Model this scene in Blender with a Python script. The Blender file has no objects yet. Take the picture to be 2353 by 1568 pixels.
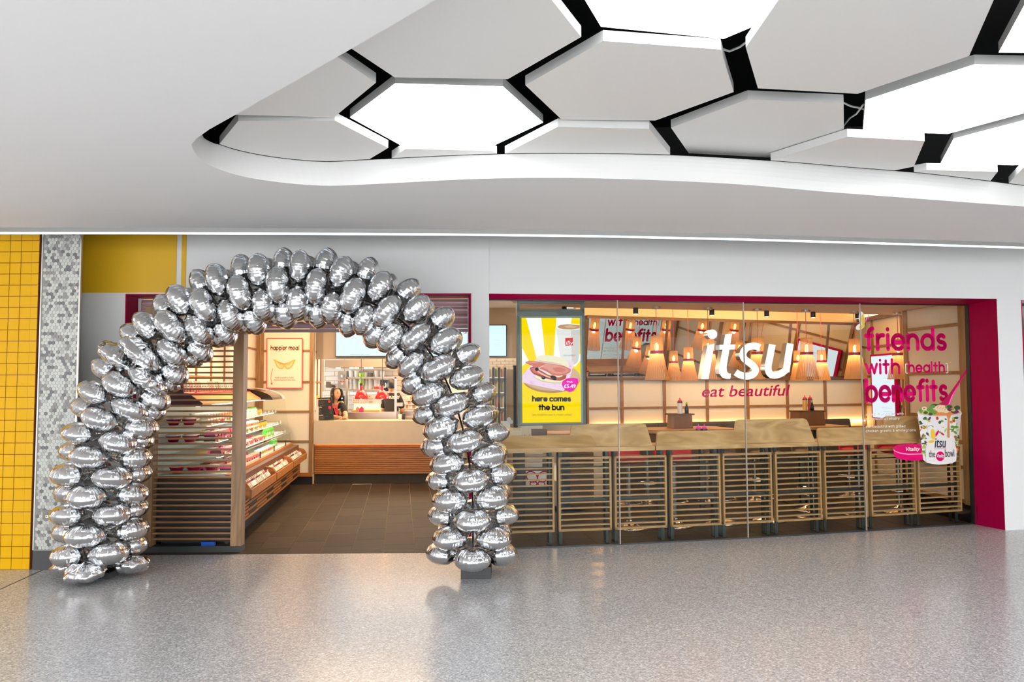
import bpy, bmesh, math, random
from mathutils import Vector, Matrix, noise
random.seed(11)
S = bpy.context.scene
C = S.collection
PI = math.pi
# ------------------------------------------------------------------ camera
FL, IW, IH = 1760.0, 2353.0, 1568.0
EYE = Vector((0, 0, 1.6))
PITCH, ROLL = math.atan(101 / FL), 0.004
fwd = Vector((0, math.cos(PITCH), math.sin(PITCH)))
_u0 = Vector((0, -math.sin(PITCH), math.cos(PITCH)))
_r0 = Vector((1, 0, 0))
rgt = _r0 * math.cos(ROLL) - _u0 * math.sin(ROLL)
upv = _r0 * math.sin(ROLL) + _u0 * math.cos(ROLL)
cam = bpy.data.objects.new('camera', bpy.data.cameras.new('camera'))
C.objects.link(cam)
cam.matrix_world = Matrix(((rgt.x, upv.x, -fwd.x, EYE.x), (rgt.y, upv.y, -fwd.y, EYE.y), (rgt.z, upv.z, -fwd.z, EYE.z), (0, 0, 0, 1)))
cam.data.sensor_width = 36
cam.data.sensor_fit = 'HORIZONTAL'
cam.data.lens = FL / IW * 36
cam.data.clip_start = 0.05
S.camera = cam
# ------------------------------------------------------------------ world, exposure
S.view_settings.view_transform = 'Standard'
S.view_settings.look = 'None'
S.view_settings.gamma = 1
S.view_settings.use_curve_mapping = False
S.view_settings.exposure = 0.26
wd = bpy.data.worlds.new('world')
S.world = wd
wd.use_nodes = True
wd.node_tree.nodes['Background'].inputs[0].default_value = (0.97, 0.98, 1.0, 1)
wd.node_tree.nodes['Background'].inputs[1].default_value = 8.0
S.cycles.use_denoising = True
S.cycles.max_bounces = 8
S.cycles.diffuse_bounces = 4
S.cycles.glossy_bounces = 5
S.cycles.transparent_max_bounces = 24
S.cycles.sample_clamp_indirect = 4.0
S.cycles.caustics_reflective = False
S.cycles.caustics_refractive = False
HEX_POWER = 5.5          # emission of the lit ceiling hexagons
WARM = (1.0, 0.60, 0.30)
WARM2 = (1.0, 0.70, 0.42)


def lamp(kind, loc, power, color=(1, 1, 1), size=0.1, size_y=None, aim=None, spot=None, name='lamp'):
    l = bpy.data.lights.new(name, kind)
    l.energy = power
    l.color = color
    if kind == 'AREA':
        l.size = size
        if size_y:
            l.shape = 'RECTANGLE'
            l.size_y = size_y
    else:
        l.shadow_soft_size = size
    if spot:
        l.spot_size = spot
        l.spot_blend = 0.6
    o = bpy.data.objects.new(name, l)
    C.objects.link(o)
    o.location = loc
    if aim is not None:
        o.rotation_euler = (Vector(aim) - Vector(loc)).to_track_quat('-Z', 'Y').to_euler()
    return o


# large area lights: ceiling downlights of the shop interior (warm) - positions inside the shop, facing down
lamp('AREA', (-2.0, 9.2, 2.85), 40, WARM2, 2.2, 2.6, (-2.0, 9.2, 0), name='shop_downlight')
lamp('AREA', (-1.9, 11.6, 2.85), 48, WARM2, 2.4, 1.2, (-1.9, 11.6, 0), name='shop_downlight')
lamp('SPOT', (-3.5, 10.6, 2.8), 110, WARM2, 0.08, aim=(-3.65, 12.5, 1.55), spot=1.5, name='wall_spot')
lamp('SPOT', (-2.3, 9.6, 2.8), 260, WARM, 0.06, aim=(-3.25, 9.4, 1.45), spot=1.7, name='case_spot')
lamp('AREA', (-1.6, 14.3, 2.5), 120, WARM2, 3.0, 1.6, (-1.6, 14.3, 0), name='kitchen_downlight')
lamp('AREA', (2.2, 8.7, 2.54), 22, WARM2, 3.4, 0.25, (2.2, 8.7, 0), name='bar_downlight')
lamp('AREA', (4.2, 10.6, 2.9), 26, WARM2, 1.8, 0.8, (4.2, 10.6, 0), name='seat_downlight')

# ------------------------------------------------------------------ geometry helpers


def ray(px, py):
    return fwd + rgt * ((px - IW / 2) / FL) + upv * ((IH / 2 - py) / FL)


def on_z(px, py, z=0.0):
    d = ray(px, py)
    return EYE + d * ((z - EYE.z) / d.z)


def on_floor(px, py):
    return on_z(px, py, 0.0)


def on_y(px, py, y):
    d = ray(px, py)
    return EYE + d * (y / d.y)


def project(p):
    v = Vector(p) - EYE
    k = v.dot(fwd)
    return IW / 2 + FL * v.dot(rgt) / k, IH / 2 - FL * v.dot(upv) / k


class Plane:
    """a vertical plane through two ground points; n faces the camera; at() puts a picture point on it"""

    def __init__(s, a, b):
        s.a = Vector((a[0], a[1], 0))
        s.b = Vector((b[0], b[1], 0))
        s.t = (s.b - s.a).normalized()
        s.n = Vector((s.t.y, -s.t.x, 0))
        if s.n.dot(EYE - s.a) < 0:
            s.n = -s.n

    def at(s, px, py, off=0.0):
        d = ray(px, py)
        k = (s.a + s.n * off - EYE).dot(s.n) / d.dot(s.n)
        return EYE + d * k

    def pt(s, dist, z, off=0.0):
        return s.a + s.t * dist + Vector((0, 0, z)) + s.n * off

    def d_of(s, p):
        return (Vector(p) - s.a).dot(s.t)


class Frame:
    def __init__(s, o, ex, ey, ez=(0, 0, 1)):
        s.o, s.ex, s.ey, s.ez = Vector(o), Vector(ex), Vector(ey), Vector(ez)

    def __call__(s, x, y, z):
        return s.o + s.ex * x + s.ey * y + s.ez * z


WORLD = Frame((0, 0, 0), (1, 0, 0), (0, 1, 0))
OFF, KIDS = {}, {}


class MB:
    def __init__(s, fr=WORLD):
        s.v, s.f, s.m, s.fr = [], [], [], fr

    def add(s, vs, fs, m=0):
        k = len(s.v)
        s.v += [Vector(v) for v in vs]
        for f in fs:
            s.f.append([i + k for i in f])
            s.m.append(m)
        return s

    def box(s, x0, y0, z0, x1, y1, z1, m=0, fr=None):
        fr = fr or s.fr
        vs = [fr(x, y, z) for z in (z0, z1) for y in (y0, y1) for x in (x0, x1)]
        return s.add(vs, [(0, 2, 3, 1), (4, 5, 7, 6), (0, 1, 5, 4), (2, 6, 7, 3), (0, 4, 6, 2), (1, 3, 7, 5)], m)

    def quad(s, a, b, c, d, m=0):
        return s.add([a, b, c, d], [(0, 1, 2, 3)], m)

    def poly(s, pts, m=0):
        return s.add(pts, [tuple(range(len(pts)))], m)

    def prism(s, pts, vec, m=0):
        vec = Vector(vec)
        n = len(pts)
        vs = [Vector(p) for p in pts] + [Vector(p) + vec for p in pts]
        fs = [tuple(range(n)), tuple(range(2 * n - 1, n - 1, -1))]
        fs += [(i, i + n, (i + 1) % n + n, (i + 1) % n) for i in range(n)]
        return s.add(vs, fs, m)

    def bar(s, p, q, w, h, m=0, side=None):
        p, q = Vector(p), Vector(q)
        t = (q - p).normalized()
        sd = Vector(side) if side else (t.cross(Vector((0, 0, 1))) if abs(t.z) < 0.95 else Vector((1, 0, 0)))
        sd = (sd - t * sd.dot(t)).normalized()
        u = sd.cross(t).normalized()
        vs = []
        for c in (p, q):
            for a, b in ((-1, -1), (1, -1), (1, 1), (-1, 1)):
                vs.append(c + sd * (a * w / 2) + u * (b * h / 2))
        return s.add(vs, [(3, 2, 1, 0), (4, 5, 6, 7), (0, 1, 5, 4), (1, 2, 6, 5), (2, 3, 7, 6), (3, 0, 4, 7)], m)

    def tube(s, path, r, n=8, m=0, cap=True):
        path = [Vector(p) for p in path]
        rs = r if isinstance(r, (list, tuple)) else [r] * len(path)
        k = len(s.v)
        prev = None
        for i, p in enumerate(path):
            t = (path[min(i + 1, len(path) - 1)] - path[max(i - 1, 0)]).normalized()
            a = prev if prev is not None else (Vector((0, 0, 1)) if abs(t.z) < 0.9 else Vector((1, 0, 0)))
            a = (a - t * a.dot(t)).normalized()
            prev = a
            b = t.cross(a)
            for j in range(n):
                q = 2 * PI * j / n
                s.v.append(p + a * (math.cos(q) * rs[i]) + b * (math.sin(q) * rs[i]))
        for i in range(len(path) - 1):
            for j in range(n):
                s.f.append([k + i * n + j, k + i * n + (j + 1) % n, k + (i + 1) * n + (j + 1) % n, k + (i + 1) * n + j])
                s.m.append(m)
        if cap:
            s.f.append([k + j for j in reversed(range(n))]); s.m.append(m)
            e = k + (len(path) - 1) * n
            s.f.append([e + j for j in range(n)]); s.m.append(m)
        return s

    def lathe(s, prof, n=20, o=(0, 0, 0), m=0, sx=1, sy=1):
        o = Vector(o)
        k = len(s.v)
        for r, z in prof:
            for j in range(n):
                q = 2 * PI * j / n
                s.v.append(s.fr(o.x + r * sx * math.cos(q), o.y + r * sy * math.sin(q), o.z + z))
        for i in range(len(prof) - 1):
            for j in range(n):
                s.f.append([k + i * n + j, k + i * n + (j + 1) % n, k + (i + 1) * n + (j + 1) % n, k + (i + 1) * n + j])
                s.m.append(m)
        if prof[0][0] > 1e-4:
            s.f.append([k + j for j in reversed(range(n))]); s.m.append(m)
        if prof[-1][0] > 1e-4:
            e = k + (len(prof) - 1) * n
            s.f.append([e + j for j in range(n)]); s.m.append(m)
        return s

    def sphere(s, c, r, n=12, m=0, sq=(1, 1, 1)):
        c = Vector(c)
        rings = max(4, n // 2)
        k = len(s.v)
        for i in range(rings + 1):
            a = PI * i / rings
            for j in range(n):
                q = 2 * PI * j / n
                s.v.append(c + Vector((r * sq[0] * math.sin(a) * math.cos(q), r * sq[1] * math.sin(a) * math.sin(q), r * sq[2] * math.cos(a))))
        for i in range(rings):
            for j in range(n):
                s.f.append([k + i * n + j, k + (i + 1) * n + j, k + (i + 1) * n + (j + 1) % n, k + i * n + (j + 1) % n])
                s.m.append(m)
        return s

    def build(s, name, mats, parent=None, smooth=False):
        me = bpy.data.meshes.new(name)
        if parent is not None:
            off = OFF[parent.name]
        else:
            n = max(1, len(s.v))
            off = Vector((sum(v.x for v in s.v) / n, sum(v.y for v in s.v) / n, min(v.z for v in s.v)))
        me.from_pydata([v - off for v in s.v], [], s.f)
        mats = mats if isinstance(mats, (list, tuple)) else [mats]
        for mt in mats:
            me.materials.append(mt)
        if len(mats) > 1:
            me.polygons.foreach_set('material_index', s.m)
        if smooth:
            me.polygons.foreach_set('use_smooth', [True] * len(me.polygons))
        me.update()
        ob = bpy.data.objects.new(name, me)
        C.objects.link(ob)
        OFF[ob.name] = off.copy()
        if parent is not None:
            ob.parent = parent
            KIDS.setdefault(parent.name, []).append(ob)
        else:
            ob.location = off
        return ob


def tag(o, label=None, cat=None, group=None, kind=None):
    if label: o['label'] = label
    if cat: o['category'] = cat
    if group: o['group'] = group
    if kind: o['kind'] = kind
    return o


def struct(o, label=None):
    o['kind'] = 'structure'
    if label: o['label'] = label
    return o


def thing(name, label, cat, loc=(0, 0, 0), group=None, kind=None):
    o = bpy.data.objects.new(name, None)
    C.objects.link(o)
    o.empty_display_size = 0.1
    o.location = loc
    OFF[o.name] = Vector(loc)
    return tag(o, label, cat, group, kind)


def copy_tree(o, parent=None):
    c = o.copy()
    C.objects.link(c)
    OFF[c.name] = OFF.get(o.name, Vector())
    if parent is not None:
        c.parent = parent
        KIDS.setdefault(parent.name, []).append(c)
    for k in list(KIDS.get(o.name, [])):
        copy_tree(k, c)
    return c


def place(proto, first, loc, rz=0, label=None, scale=None):
    o = proto if first else copy_tree(proto)
    o.location = loc
    o.rotation_euler = (0, 0, rz)
    if scale: o.scale = (scale, scale, scale)
    if label: o['label'] = label
    return o


# ------------------------------------------------------------------ materials
MATS = {}


def mat(name, col, rough=0.5, metal=0.0, noise_amt=0, noise_scale=20, bump=0, bump_scale=60, spec=None, coat=0, emis=None, estr=0, alpha=1, trans=0, stretch=None):
    if name in MATS: return MATS[name]
    m = bpy.data.materials.new(name)
    m.use_nodes = True
    nt = m.node_tree
    b = nt.nodes['Principled BSDF']
    b.inputs['Base Color'].default_value = (*col, 1)
    b.inputs['Roughness'].default_value = rough
    b.inputs['Metallic'].default_value = metal
    if spec is not None: b.inputs['Specular IOR Level'].default_value = spec
    if coat: b.inputs['Coat Weight'].default_value = coat
    if emis:
        b.inputs['Emission Color'].default_value = (*emis, 1)
        b.inputs['Emission Strength'].default_value = estr
    b.inputs['Alpha'].default_value = alpha
    b.inputs['Transmission Weight'].default_value = trans
    if noise_amt or bump:
        tc = nt.nodes.new('ShaderNodeTexCoord')
        mp = nt.nodes.new('ShaderNodeMapping')
        nt.links.new(tc.outputs['Object'], mp.inputs[0])
        if stretch: mp.inputs['Scale'].default_value = stretch
    if noise_amt:
        n = nt.nodes.new('ShaderNodeTexNoise')
        n.inputs['Scale'].default_value = noise_scale
        n.inputs['Detail'].default_value = 4
        nt.links.new(mp.outputs[0], n.inputs['Vector'])
        r = nt.nodes.new('ShaderNodeMixRGB')
        r.inputs[1].default_value = (*[max(0, c * (1 - noise_amt)) for c in col], 1)
        r.inputs[2].default_value = (*[min(1, c * (1 + noise_amt)) for c in col], 1)
        nt.links.new(n.outputs['Fac'], r.inputs[0])
        nt.links.new(r.outputs[0], b.inputs['Base Color'])
    if bump:
        n2 = nt.nodes.new('ShaderNodeTexNoise')
        n2.inputs['Scale'].default_value = bump_scale
        n2.inputs['Detail'].default_value = 3
        nt.links.new(mp.outputs[0], n2.inputs['Vector'])
        bp = nt.nodes.new('ShaderNodeBump')
        bp.inputs['Strength'].default_value = bump
        bp.inputs['Distance'].default_value = 0.01
        nt.links.new(n2.outputs['Fac'], bp.inputs['Height'])
        nt.links.new(bp.outputs[0], b.inputs['Normal'])
    MATS[name] = m
    return m


def wood(name, c1, c2, axis=0, scale=9, rough=0.45, cath=0.6):
    """timber with long grain along the given local axis"""
    if name in MATS: return MATS[name]
    m = bpy.data.materials.new(name)
    m.use_nodes = True
    nt = m.node_tree
    b = nt.nodes['Principled BSDF']
    b.inputs['Roughness'].default_value = rough
    tc = nt.nodes.new('ShaderNodeTexCoord')
    mp = nt.nodes.new('ShaderNodeMapping')
    sc = [1, 1, 1]
    sc[axis] = 0.09
    mp.inputs['Scale'].default_value = sc
    nt.links.new(tc.outputs['Object'], mp.inputs[0])
    n = nt.nodes.new('ShaderNodeTexNoise')
    n.inputs['Scale'].default_value = scale
    n.inputs['Detail'].default_value = 2
    n.inputs['Distortion'].default_value = 0.5
    nt.links.new(mp.outputs[0], n.inputs['Vector'])
    mul = nt.nodes.new('ShaderNodeMath'); mul.operation = 'MULTIPLY'; mul.inputs[1].default_value = 9
    nt.links.new(n.outputs['Fac'], mul.inputs[0])
    sn = nt.nodes.new('ShaderNodeMath'); sn.operation = 'PINGPONG'; sn.inputs[1].default_value = 1
    nt.links.new(mul.outputs[0], sn.inputs[0])
    n3 = nt.nodes.new('ShaderNodeTexNoise')
    n3.inputs['Scale'].default_value = scale * 14
    n3.inputs['Detail'].default_value = 3
    nt.links.new(mp.outputs[0], n3.inputs['Vector'])
    mx = nt.nodes.new('ShaderNodeMath'); mx.operation = 'MULTIPLY_ADD'
    mx.inputs[1].default_value = cath
    nt.links.new(sn.outputs[0], mx.inputs[0])
    m2 = nt.nodes.new('ShaderNodeMath'); m2.operation = 'MULTIPLY'; m2.inputs[1].default_value = 1 - cath
    nt.links.new(n3.outputs['Fac'], m2.inputs[0])
    nt.links.new(m2.outputs[0], mx.inputs[2])
    r = nt.nodes.new('ShaderNodeMixRGB')
    r.inputs[1].default_value = (*c1, 1)
    r.inputs[2].default_value = (*c2, 1)
    nt.links.new(mx.outputs[0], r.inputs[0])
    nt.links.new(r.outputs[0], b.inputs['Base Color'])
    MATS[name] = m
    return m


def emit(name, col, strength=1.0):
    if name in MATS: return MATS[name]
    m = bpy.data.materials.new(name)
    m.use_nodes = True
    nt = m.node_tree
    nt.nodes.remove(nt.nodes['Principled BSDF'])
    e = nt.nodes.new('ShaderNodeEmission')
    e.inputs[0].default_value = (*col, 1)
    e.inputs[1].default_value = strength
    nt.links.new(e.outputs[0], nt.nodes['Material Output'].inputs[0])
    MATS[name] = m
    return m


def glass(name, tint=(0.95, 0.97, 0.96), ior=1.45, gain=1.0):
    if name in MATS: return MATS[name]
    m = bpy.data.materials.new(name)
    m.use_nodes = True
    nt = m.node_tree
    nt.nodes.remove(nt.nodes['Principled BSDF'])
    t = nt.nodes.new('ShaderNodeBsdfTransparent'); t.inputs[0].default_value = (*tint, 1)
    g = nt.nodes.new('ShaderNodeBsdfGlossy'); g.inputs['Roughness'].default_value = 0.0
    fr = nt.nodes.new('ShaderNodeLayerWeight'); fr.inputs['Blend'].default_value = 0.1
    ml = nt.nodes.new('ShaderNodeMath'); ml.operation = 'MULTIPLY_ADD'; ml.inputs[1].default_value = 0.5; ml.inputs[2].default_value = 0.0035 * gain
    nt.links.new(fr.outputs['Facing'], ml.inputs[0])
    pw = nt.nodes.new('ShaderNodeMath'); pw.operation = 'POWER'; pw.inputs[1].default_value = 4
    nt.links.new(fr.outputs['Facing'], pw.inputs[0])
    nt.links.new(pw.outputs[0], ml.inputs[0])
    mx = nt.nodes.new('ShaderNodeMixShader')
    nt.links.new(ml.outputs[0], mx.inputs[0])
    nt.links.new(t.outputs[0], mx.inputs[1])
    nt.links.new(g.outputs[0], mx.inputs[2])
    nt.links.new(mx.outputs[0], nt.nodes['Material Output'].inputs[0])
    MATS[name] = m
    return m


def translucent(name, col, fac=0.5):
    if name in MATS: return MATS[name]
    m = bpy.data.materials.new(name)
    m.use_nodes = True
    nt = m.node_tree
    nt.nodes.remove(nt.nodes['Principled BSDF'])
    d = nt.nodes.new('ShaderNodeBsdfDiffuse'); d.inputs[0].default_value = (*col, 1)
    t = nt.nodes.new('ShaderNodeBsdfTranslucent'); t.inputs[0].default_value = (*col, 1)
    mx = nt.nodes.new('ShaderNodeMixShader'); mx.inputs[0].default_value = fac
    nt.links.new(d.outputs[0], mx.inputs[1]); nt.links.new(t.outputs[0], mx.inputs[2])
    nt.links.new(mx.outputs[0], nt.nodes['Material Output'].inputs[0])
    MATS[name] = m
    return m


def terrazzo():
    m = bpy.data.materials.new('terrazzo')
    m.use_nodes = True
    nt = m.node_tree
    b = nt.nodes['Principled BSDF']
    tc = nt.nodes.new('ShaderNodeTexCoord')
    v = nt.nodes.new('ShaderNodeTexVoronoi'); v.inputs['Scale'].default_value = 115
    nt.links.new(tc.outputs['Object'], v.inputs['Vector'])
    sep = nt.nodes.new('ShaderNodeSeparateColor')
    nt.links.new(v.outputs['Color'], sep.inputs[0])
    cr = nt.nodes.new('ShaderNodeValToRGB')
    e = cr.color_ramp.elements
    e[0].position, e[0].color = 0.0, (0.28, 0.28, 0.29, 1)
    e[1].position, e[1].color = 1.0, (0.70, 0.70, 0.70, 1)
    for p, c in ((0.25, (0.39, 0.39, 0.40, 1)), (0.6, (0.455, 0.455, 0.465, 1)), (0.85, (0.58, 0.58, 0.585, 1))):
        x = e.new(p); x.color = c
    nt.links.new(sep.outputs[0], cr.inputs[0])
    nt.links.new(cr.outputs[0], b.inputs['Base Color'])
    b.inputs['Roughness'].default_value = 0.20
    b.inputs['Specular IOR Level'].default_value = 0.6
    return m


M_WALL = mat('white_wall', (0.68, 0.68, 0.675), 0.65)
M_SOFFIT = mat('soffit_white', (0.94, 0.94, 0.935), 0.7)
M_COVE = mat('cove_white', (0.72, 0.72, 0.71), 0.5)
M_BLACK = mat('void_black', (0.004, 0.004, 0.005), 0.6)
M_PANEL = mat('hexagon_white', (0.93, 0.925, 0.895), 0.35)
M_PANELSIDE = mat('hexagon_edge', (0.62, 0.62, 0.61), 0.4)
M_LIT = emit('hexagon_lit', (0.96, 0.985, 1.0), HEX_POWER)
M_LED = emit('edge_led', (0.80, 0.88, 1.0), 2.0)
M_ALU = mat('aluminium', (0.30, 0.30, 0.29), 0.45, 0.3)
M_STEEL = mat('steel', (0.55, 0.53, 0.50), 0.3, 1.0)
M_CHROME = mat('chrome', (0.75, 0.73, 0.70), 0.12, 1.0)
M_MAG = mat('magenta_paint', (0.33, 0.0, 0.045), 0.45, spec=0.12)
M_MAGV = mat('magenta_vinyl', (0.50, 0.0, 0.075), 0.5, spec=0.1)
M_PINKV = mat('pink_vinyl', (0.66, 0.0, 0.13), 0.5, spec=0.1)
M_WHITEV = mat('white_vinyl', (0.85, 0.83, 0.8), 0.5)
M_YELT = mat('yellow_tile', (0.68, 0.37, 0.003), 0.3, spec=0.2)
M_YELP = mat('yellow_paint', (0.66, 0.38, 0.0), 0.55)
M_GROUT = mat('brown_grout', (0.22, 0.05, 0.01), 0.8)
M_TERR = terrazzo()
M_SKIRT = mat('dark_skirting', (0.055, 0.055, 0.058), 0.5)
M_CREAM = mat('shoji_cream', (0.78, 0.70, 0.56), 0.7, noise_amt=0.04, noise_scale=30)
M_BATT = wood('batten_oak', (0.36, 0.19, 0.07), (0.24, 0.115, 0.04), 0, 8)
M_BATTV = wood('batten_oak_upright', (0.36, 0.19, 0.07), (0.22, 0.105, 0.036), 2, 8)
M_OAK = wood('pale_oak', (0.66, 0.40, 0.17), (0.38, 0.195, 0.06), 0, 5.5, cath=0.7)
M_OAKS = wood('oak_slat', (0.46, 0.26, 0.10), (0.32, 0.165, 0.055), 0, 9)
M_OAKV = wood('oak_upright', (0.46, 0.265, 0.105), (0.33, 0.175, 0.06), 2, 9)
M_WALNUT = wood('walnut_slat', (0.28, 0.14, 0.055), (0.18, 0.085, 0.03), 0, 9)
M_WALNUTV = wood('walnut_post', (0.34, 0.195, 0.09), (0.17, 0.09, 0.036), 2, 6, cath=0.75)
M_CHERRY = wood('orange_timber', (0.46, 0.18, 0.035), (0.31, 0.105, 0.02), 0, 8)
M_DARKWOOD = wood('dark_timber', (0.16, 0.065, 0.022), (0.085, 0.032, 0.012), 0, 7)
M_DARKSTEEL = mat('dark_steel', (0.025, 0.030, 0.027), 0.45, 0.4)
M_STONE = mat('beige_stone', (0.55, 0.45, 0.32), 0.4, noise_amt=0.12, noise_scale=6)
M_SLATE = [mat('slate_%d' % i, c, 0.5, spec=0.12, noise_amt=0.25, noise_scale=9, bump=0.25, bump_scale=14, stretch=(1, 3, 1)) for i, c in enumerate([(0.050, 0.040, 0.030), (0.058, 0.046, 0.035), (0.043, 0.035, 0.027)])]
M_SGROUT = mat('slate_grout', (0.36, 0.31, 0.24), 0.8)
M_BLK = mat('black_plastic', (0.012, 0.012, 0.013), 0.4)
M_BLKG = mat('black_gloss', (0.008, 0.008, 0.009), 0.12)
M_BLKT = mat('black_cloth', (0.012, 0.011, 0.011), 0.85)
M_WHITEP = mat('white_plastic', (0.82, 0.80, 0.76), 0.45)
M_GLASS = glass('shop_glass', (0.93, 0.95, 0.94))
M_GLASS2 = glass('case_glass', (0.95, 0.97, 0.955), gain=0.6)
M_MIRROR = mat('mirror', (0.78, 0.80, 0.77), 0.0, 1.0)
M_RED = mat('red_seat', (0.55, 0.02, 0.035), 0.5)
M_BROWNF = mat('brown_fabric', (0.060, 0.046, 0.036), 0.8, bump=0.2, bump_scale=80)
M_SEATB = mat('brown_seat', (0.14, 0.085, 0.05), 0.5)
M_CEILW = mat('shop_ceiling', (0.72, 0.62, 0.52), 0.7)
M_PEACH = mat('cove_peach', (0.85, 0.66, 0.42), 0.7)
M_REDE = mat('red_enamel', (0.55, 0.015, 0.02), 0.2, coat=0.5)
M_SKIN = mat('skin', (0.62, 0.34, 0.20), 0.5)
M_HAIR = mat('black_hair', (0.012, 0.008, 0.007), 0.4)

# ------------------------------------------------------------------ lettering


def arc(cx, cy, rx, ry, a0, a1, n=14):
    return [(cx + rx * math.cos(math.radians(a0 + (a1 - a0) * i / n)), cy + ry * math.sin(math.radians(a0 + (a1 - a0) * i / n))) for i in range(n + 1)]


def _bowl(cx=0.5):
    return arc(cx, 0.5, 0.5, 0.5, 0, 360, 22)


GLY = {
    'a': (1.0, [_bowl(), [(1, 0), (1, 1)]]),
    'b': (1.0, [_bowl(), [(0, 0), (0, 1.48)]]),
    'c': (0.86, [arc(0.5, 0.5, 0.5, 0.5, 45, 315)]),
    'd': (1.0, [_bowl(), [(1, 0), (1, 1.48)]]),
    'e': (0.98, [arc(0.5, 0.5, 0.5, 0.5, 0, 318, 20), [(0.02, 0.47), (0.98, 0.47)]]),
    'f': (0.62, [[(0.26, 0), (0.26, 1.1)] + arc(0.6, 1.1, 0.34, 0.36, 180, 85, 8), [(0, 0.95), (0.58, 0.95)]]),
    'g': (1.0, [_bowl(), [(1, 1), (1, -0.1)] + arc(0.5, -0.1, 0.5, 0.38, 0, -140, 10)]),
    'h': (0.84, [[(0, 0), (0, 1.48)], [(0, 0.5)] + arc(0.42, 0.58, 0.42, 0.42, 180, 0) + [(0.84, 0)]]),
    'i': (0.0, [[(0, 0), (0, 1)], [(0, 1.42), (0, 1.43)]]),
    'k': (0.7, [[(0, 0), (0, 1.48)], [(0.62, 1), (0.04, 0.45)], [(0.24, 0.62), (0.7, 0)]]),
    'l': (0.0, [[(0, 0), (0, 1.48)]]),
    'm': (1.36, [[(0, 0), (0, 1)], [(0, 0.5)] + arc(0.34, 0.63, 0.34, 0.37, 180, 0) + [(0.68, 0)], [(0.68, 0.5)] + arc(1.02, 0.63, 0.34, 0.37, 180, 0) + [(1.36, 0)]]),
    'n': (0.84, [[(0, 0), (0, 1)], [(0, 0.5)] + arc(0.42, 0.58, 0.42, 0.42, 180, 0) + [(0.84, 0)]]),
    'o': (1.0, [_bowl()]),
    'p': (1.0, [_bowl(), [(0, -0.48), (0, 1)]]),
    'r': (0.5, [[(0, 0), (0, 1)], [(0, 0.5)] + arc(0.42, 0.58, 0.42, 0.42, 180, 75, 8)]),
    's': (0.7, [arc(0.36, 0.745, 0.30, 0.255, 35, 270, 12) + arc(0.36, 0.245, 0.33, 0.245, 90, -150, 12)]),
    't': (0.6, [[(0.28, 0), (0.28, 1.36)], [(0, 0.95), (0.58, 0.95)]]),
    'u': (0.84, [[(0, 1), (0, 0.42)] + arc(0.42, 0.42, 0.42, 0.42, 180, 360), [(0.84, 0), (0.84, 1)]]),
    'v': (0.8, [[(0, 1), (0.4, 0), (0.8, 1)]]),
    'w': (1.24, [[(0, 1), (0.31, 0), (0.62, 0.95), (0.93, 0), (1.24, 1)]]),
    'y': (0.8, [[(0, 1), (0.4, 0.02)], [(0.8, 1), (0.22, -0.48)]]),
    '[': (0.2, [[(0.25, -0.2), (0, -0.2), (0, 1.5), (0.25, 1.5)]]),
    ']': (0.2, [[(0, -0.2), (0.25, -0.2), (0.25, 1.5), (0, 1.5)]]),
    '(': (0.15, [[(0.15, -0.3), (0, 0.1), (0, 1.1), (0.15, 1.5)]]),
    ')': (0.15, [[(0, -0.3), (0.15, 0.1), (0.15, 1.1), (0, 1.5)]]),
    "'": (0.0, [[(0, 1.25), (0, 1.45)]]),
    '&': (1.0, [[(1.0, 0), (0.25, 0.95)] + arc(0.47, 1.12, 0.25, 0.26, 215, -30, 8) + [(0.15, 0.5)] + arc(0.42, 0.32, 0.36, 0.32, 150, 400, 10)]),
}


def stroke_text(mb, s, a, b, xh, wt, m=0, gap=0.36, space=0.65, upd=Vector((0, 0, 1)), shear=0):
    """rounded lettering between baseline points a and b (3D); xh = x-height in metres, wt = stroke width in x-heights"""
    a, b = Vector(a), Vector(b)
    xh = xh / (1 + wt)
    a, b = a + Vector(upd) * xh * wt / 2, b + Vector(upd) * xh * wt / 2
    x, items = wt / 2, []
    for ch in s:
        if ch == ' ':
            x += space
            continue
        w, st = GLY[ch]
        items.append((x, st))
        x += w + gap + wt * 0.55
    tot = x - gap - wt * 0.55 + wt / 2
    ex = (b - a) / tot
    ey = Vector(upd) * xh
    sx = ex.length
    k = wt / 2

    def P(u, v): return a + ex * (u + shear * v) + ey * (v + 0)
    rx, ry = k * xh / sx, k
    for x0, st in items:
        for pl in st:
            pts = [(x0 + u, v + 0) for u, v in pl]
            for (u, v) in pts:
                mb.poly([P(u + rx * math.cos(q), v + ry * math.sin(q)) for q in [2 * PI * i / 12 for i in range(12)]], m)
            for (u0, v0), (u1, v1) in zip(pts, pts[1:]):
                dx, dy = (u1 - u0) * sx, (v1 - v0) * xh
                L = math.hypot(dx, dy)
                if L < 1e-9: continue
                nx, ny = -dy / L, dx / L
                ox, oy = nx * rx, ny * ry
                mb.poly([P(u0 + ox, v0 + oy), P(u0 - ox, v0 - oy), P(u1 - ox, v1 - oy), P(u1 + ox, v1 + oy)], m)


_FONT = {}


def font_mesh(s, bold=0.0):
    key = (s, bold)
    if key not in _FONT:
        cu = bpy.data.curves.new('lettering', 'FONT')
        cu.body = s
        cu.size = 1
        cu.resolution_u = 3
        cu.offset = bold
        ob = bpy.data.objects.new('lettering', cu)
        me = ob.to_mesh()
        vs = [v.co.copy() for v in me.vertices]
        fs = [tuple(p.vertices) for p in me.polygons]
        ob.to_mesh_clear()
        bpy.data.objects.remove(ob)
        bpy.data.curves.remove(cu)
        _FONT[key] = (vs, fs)
    return _FONT[key]


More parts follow.
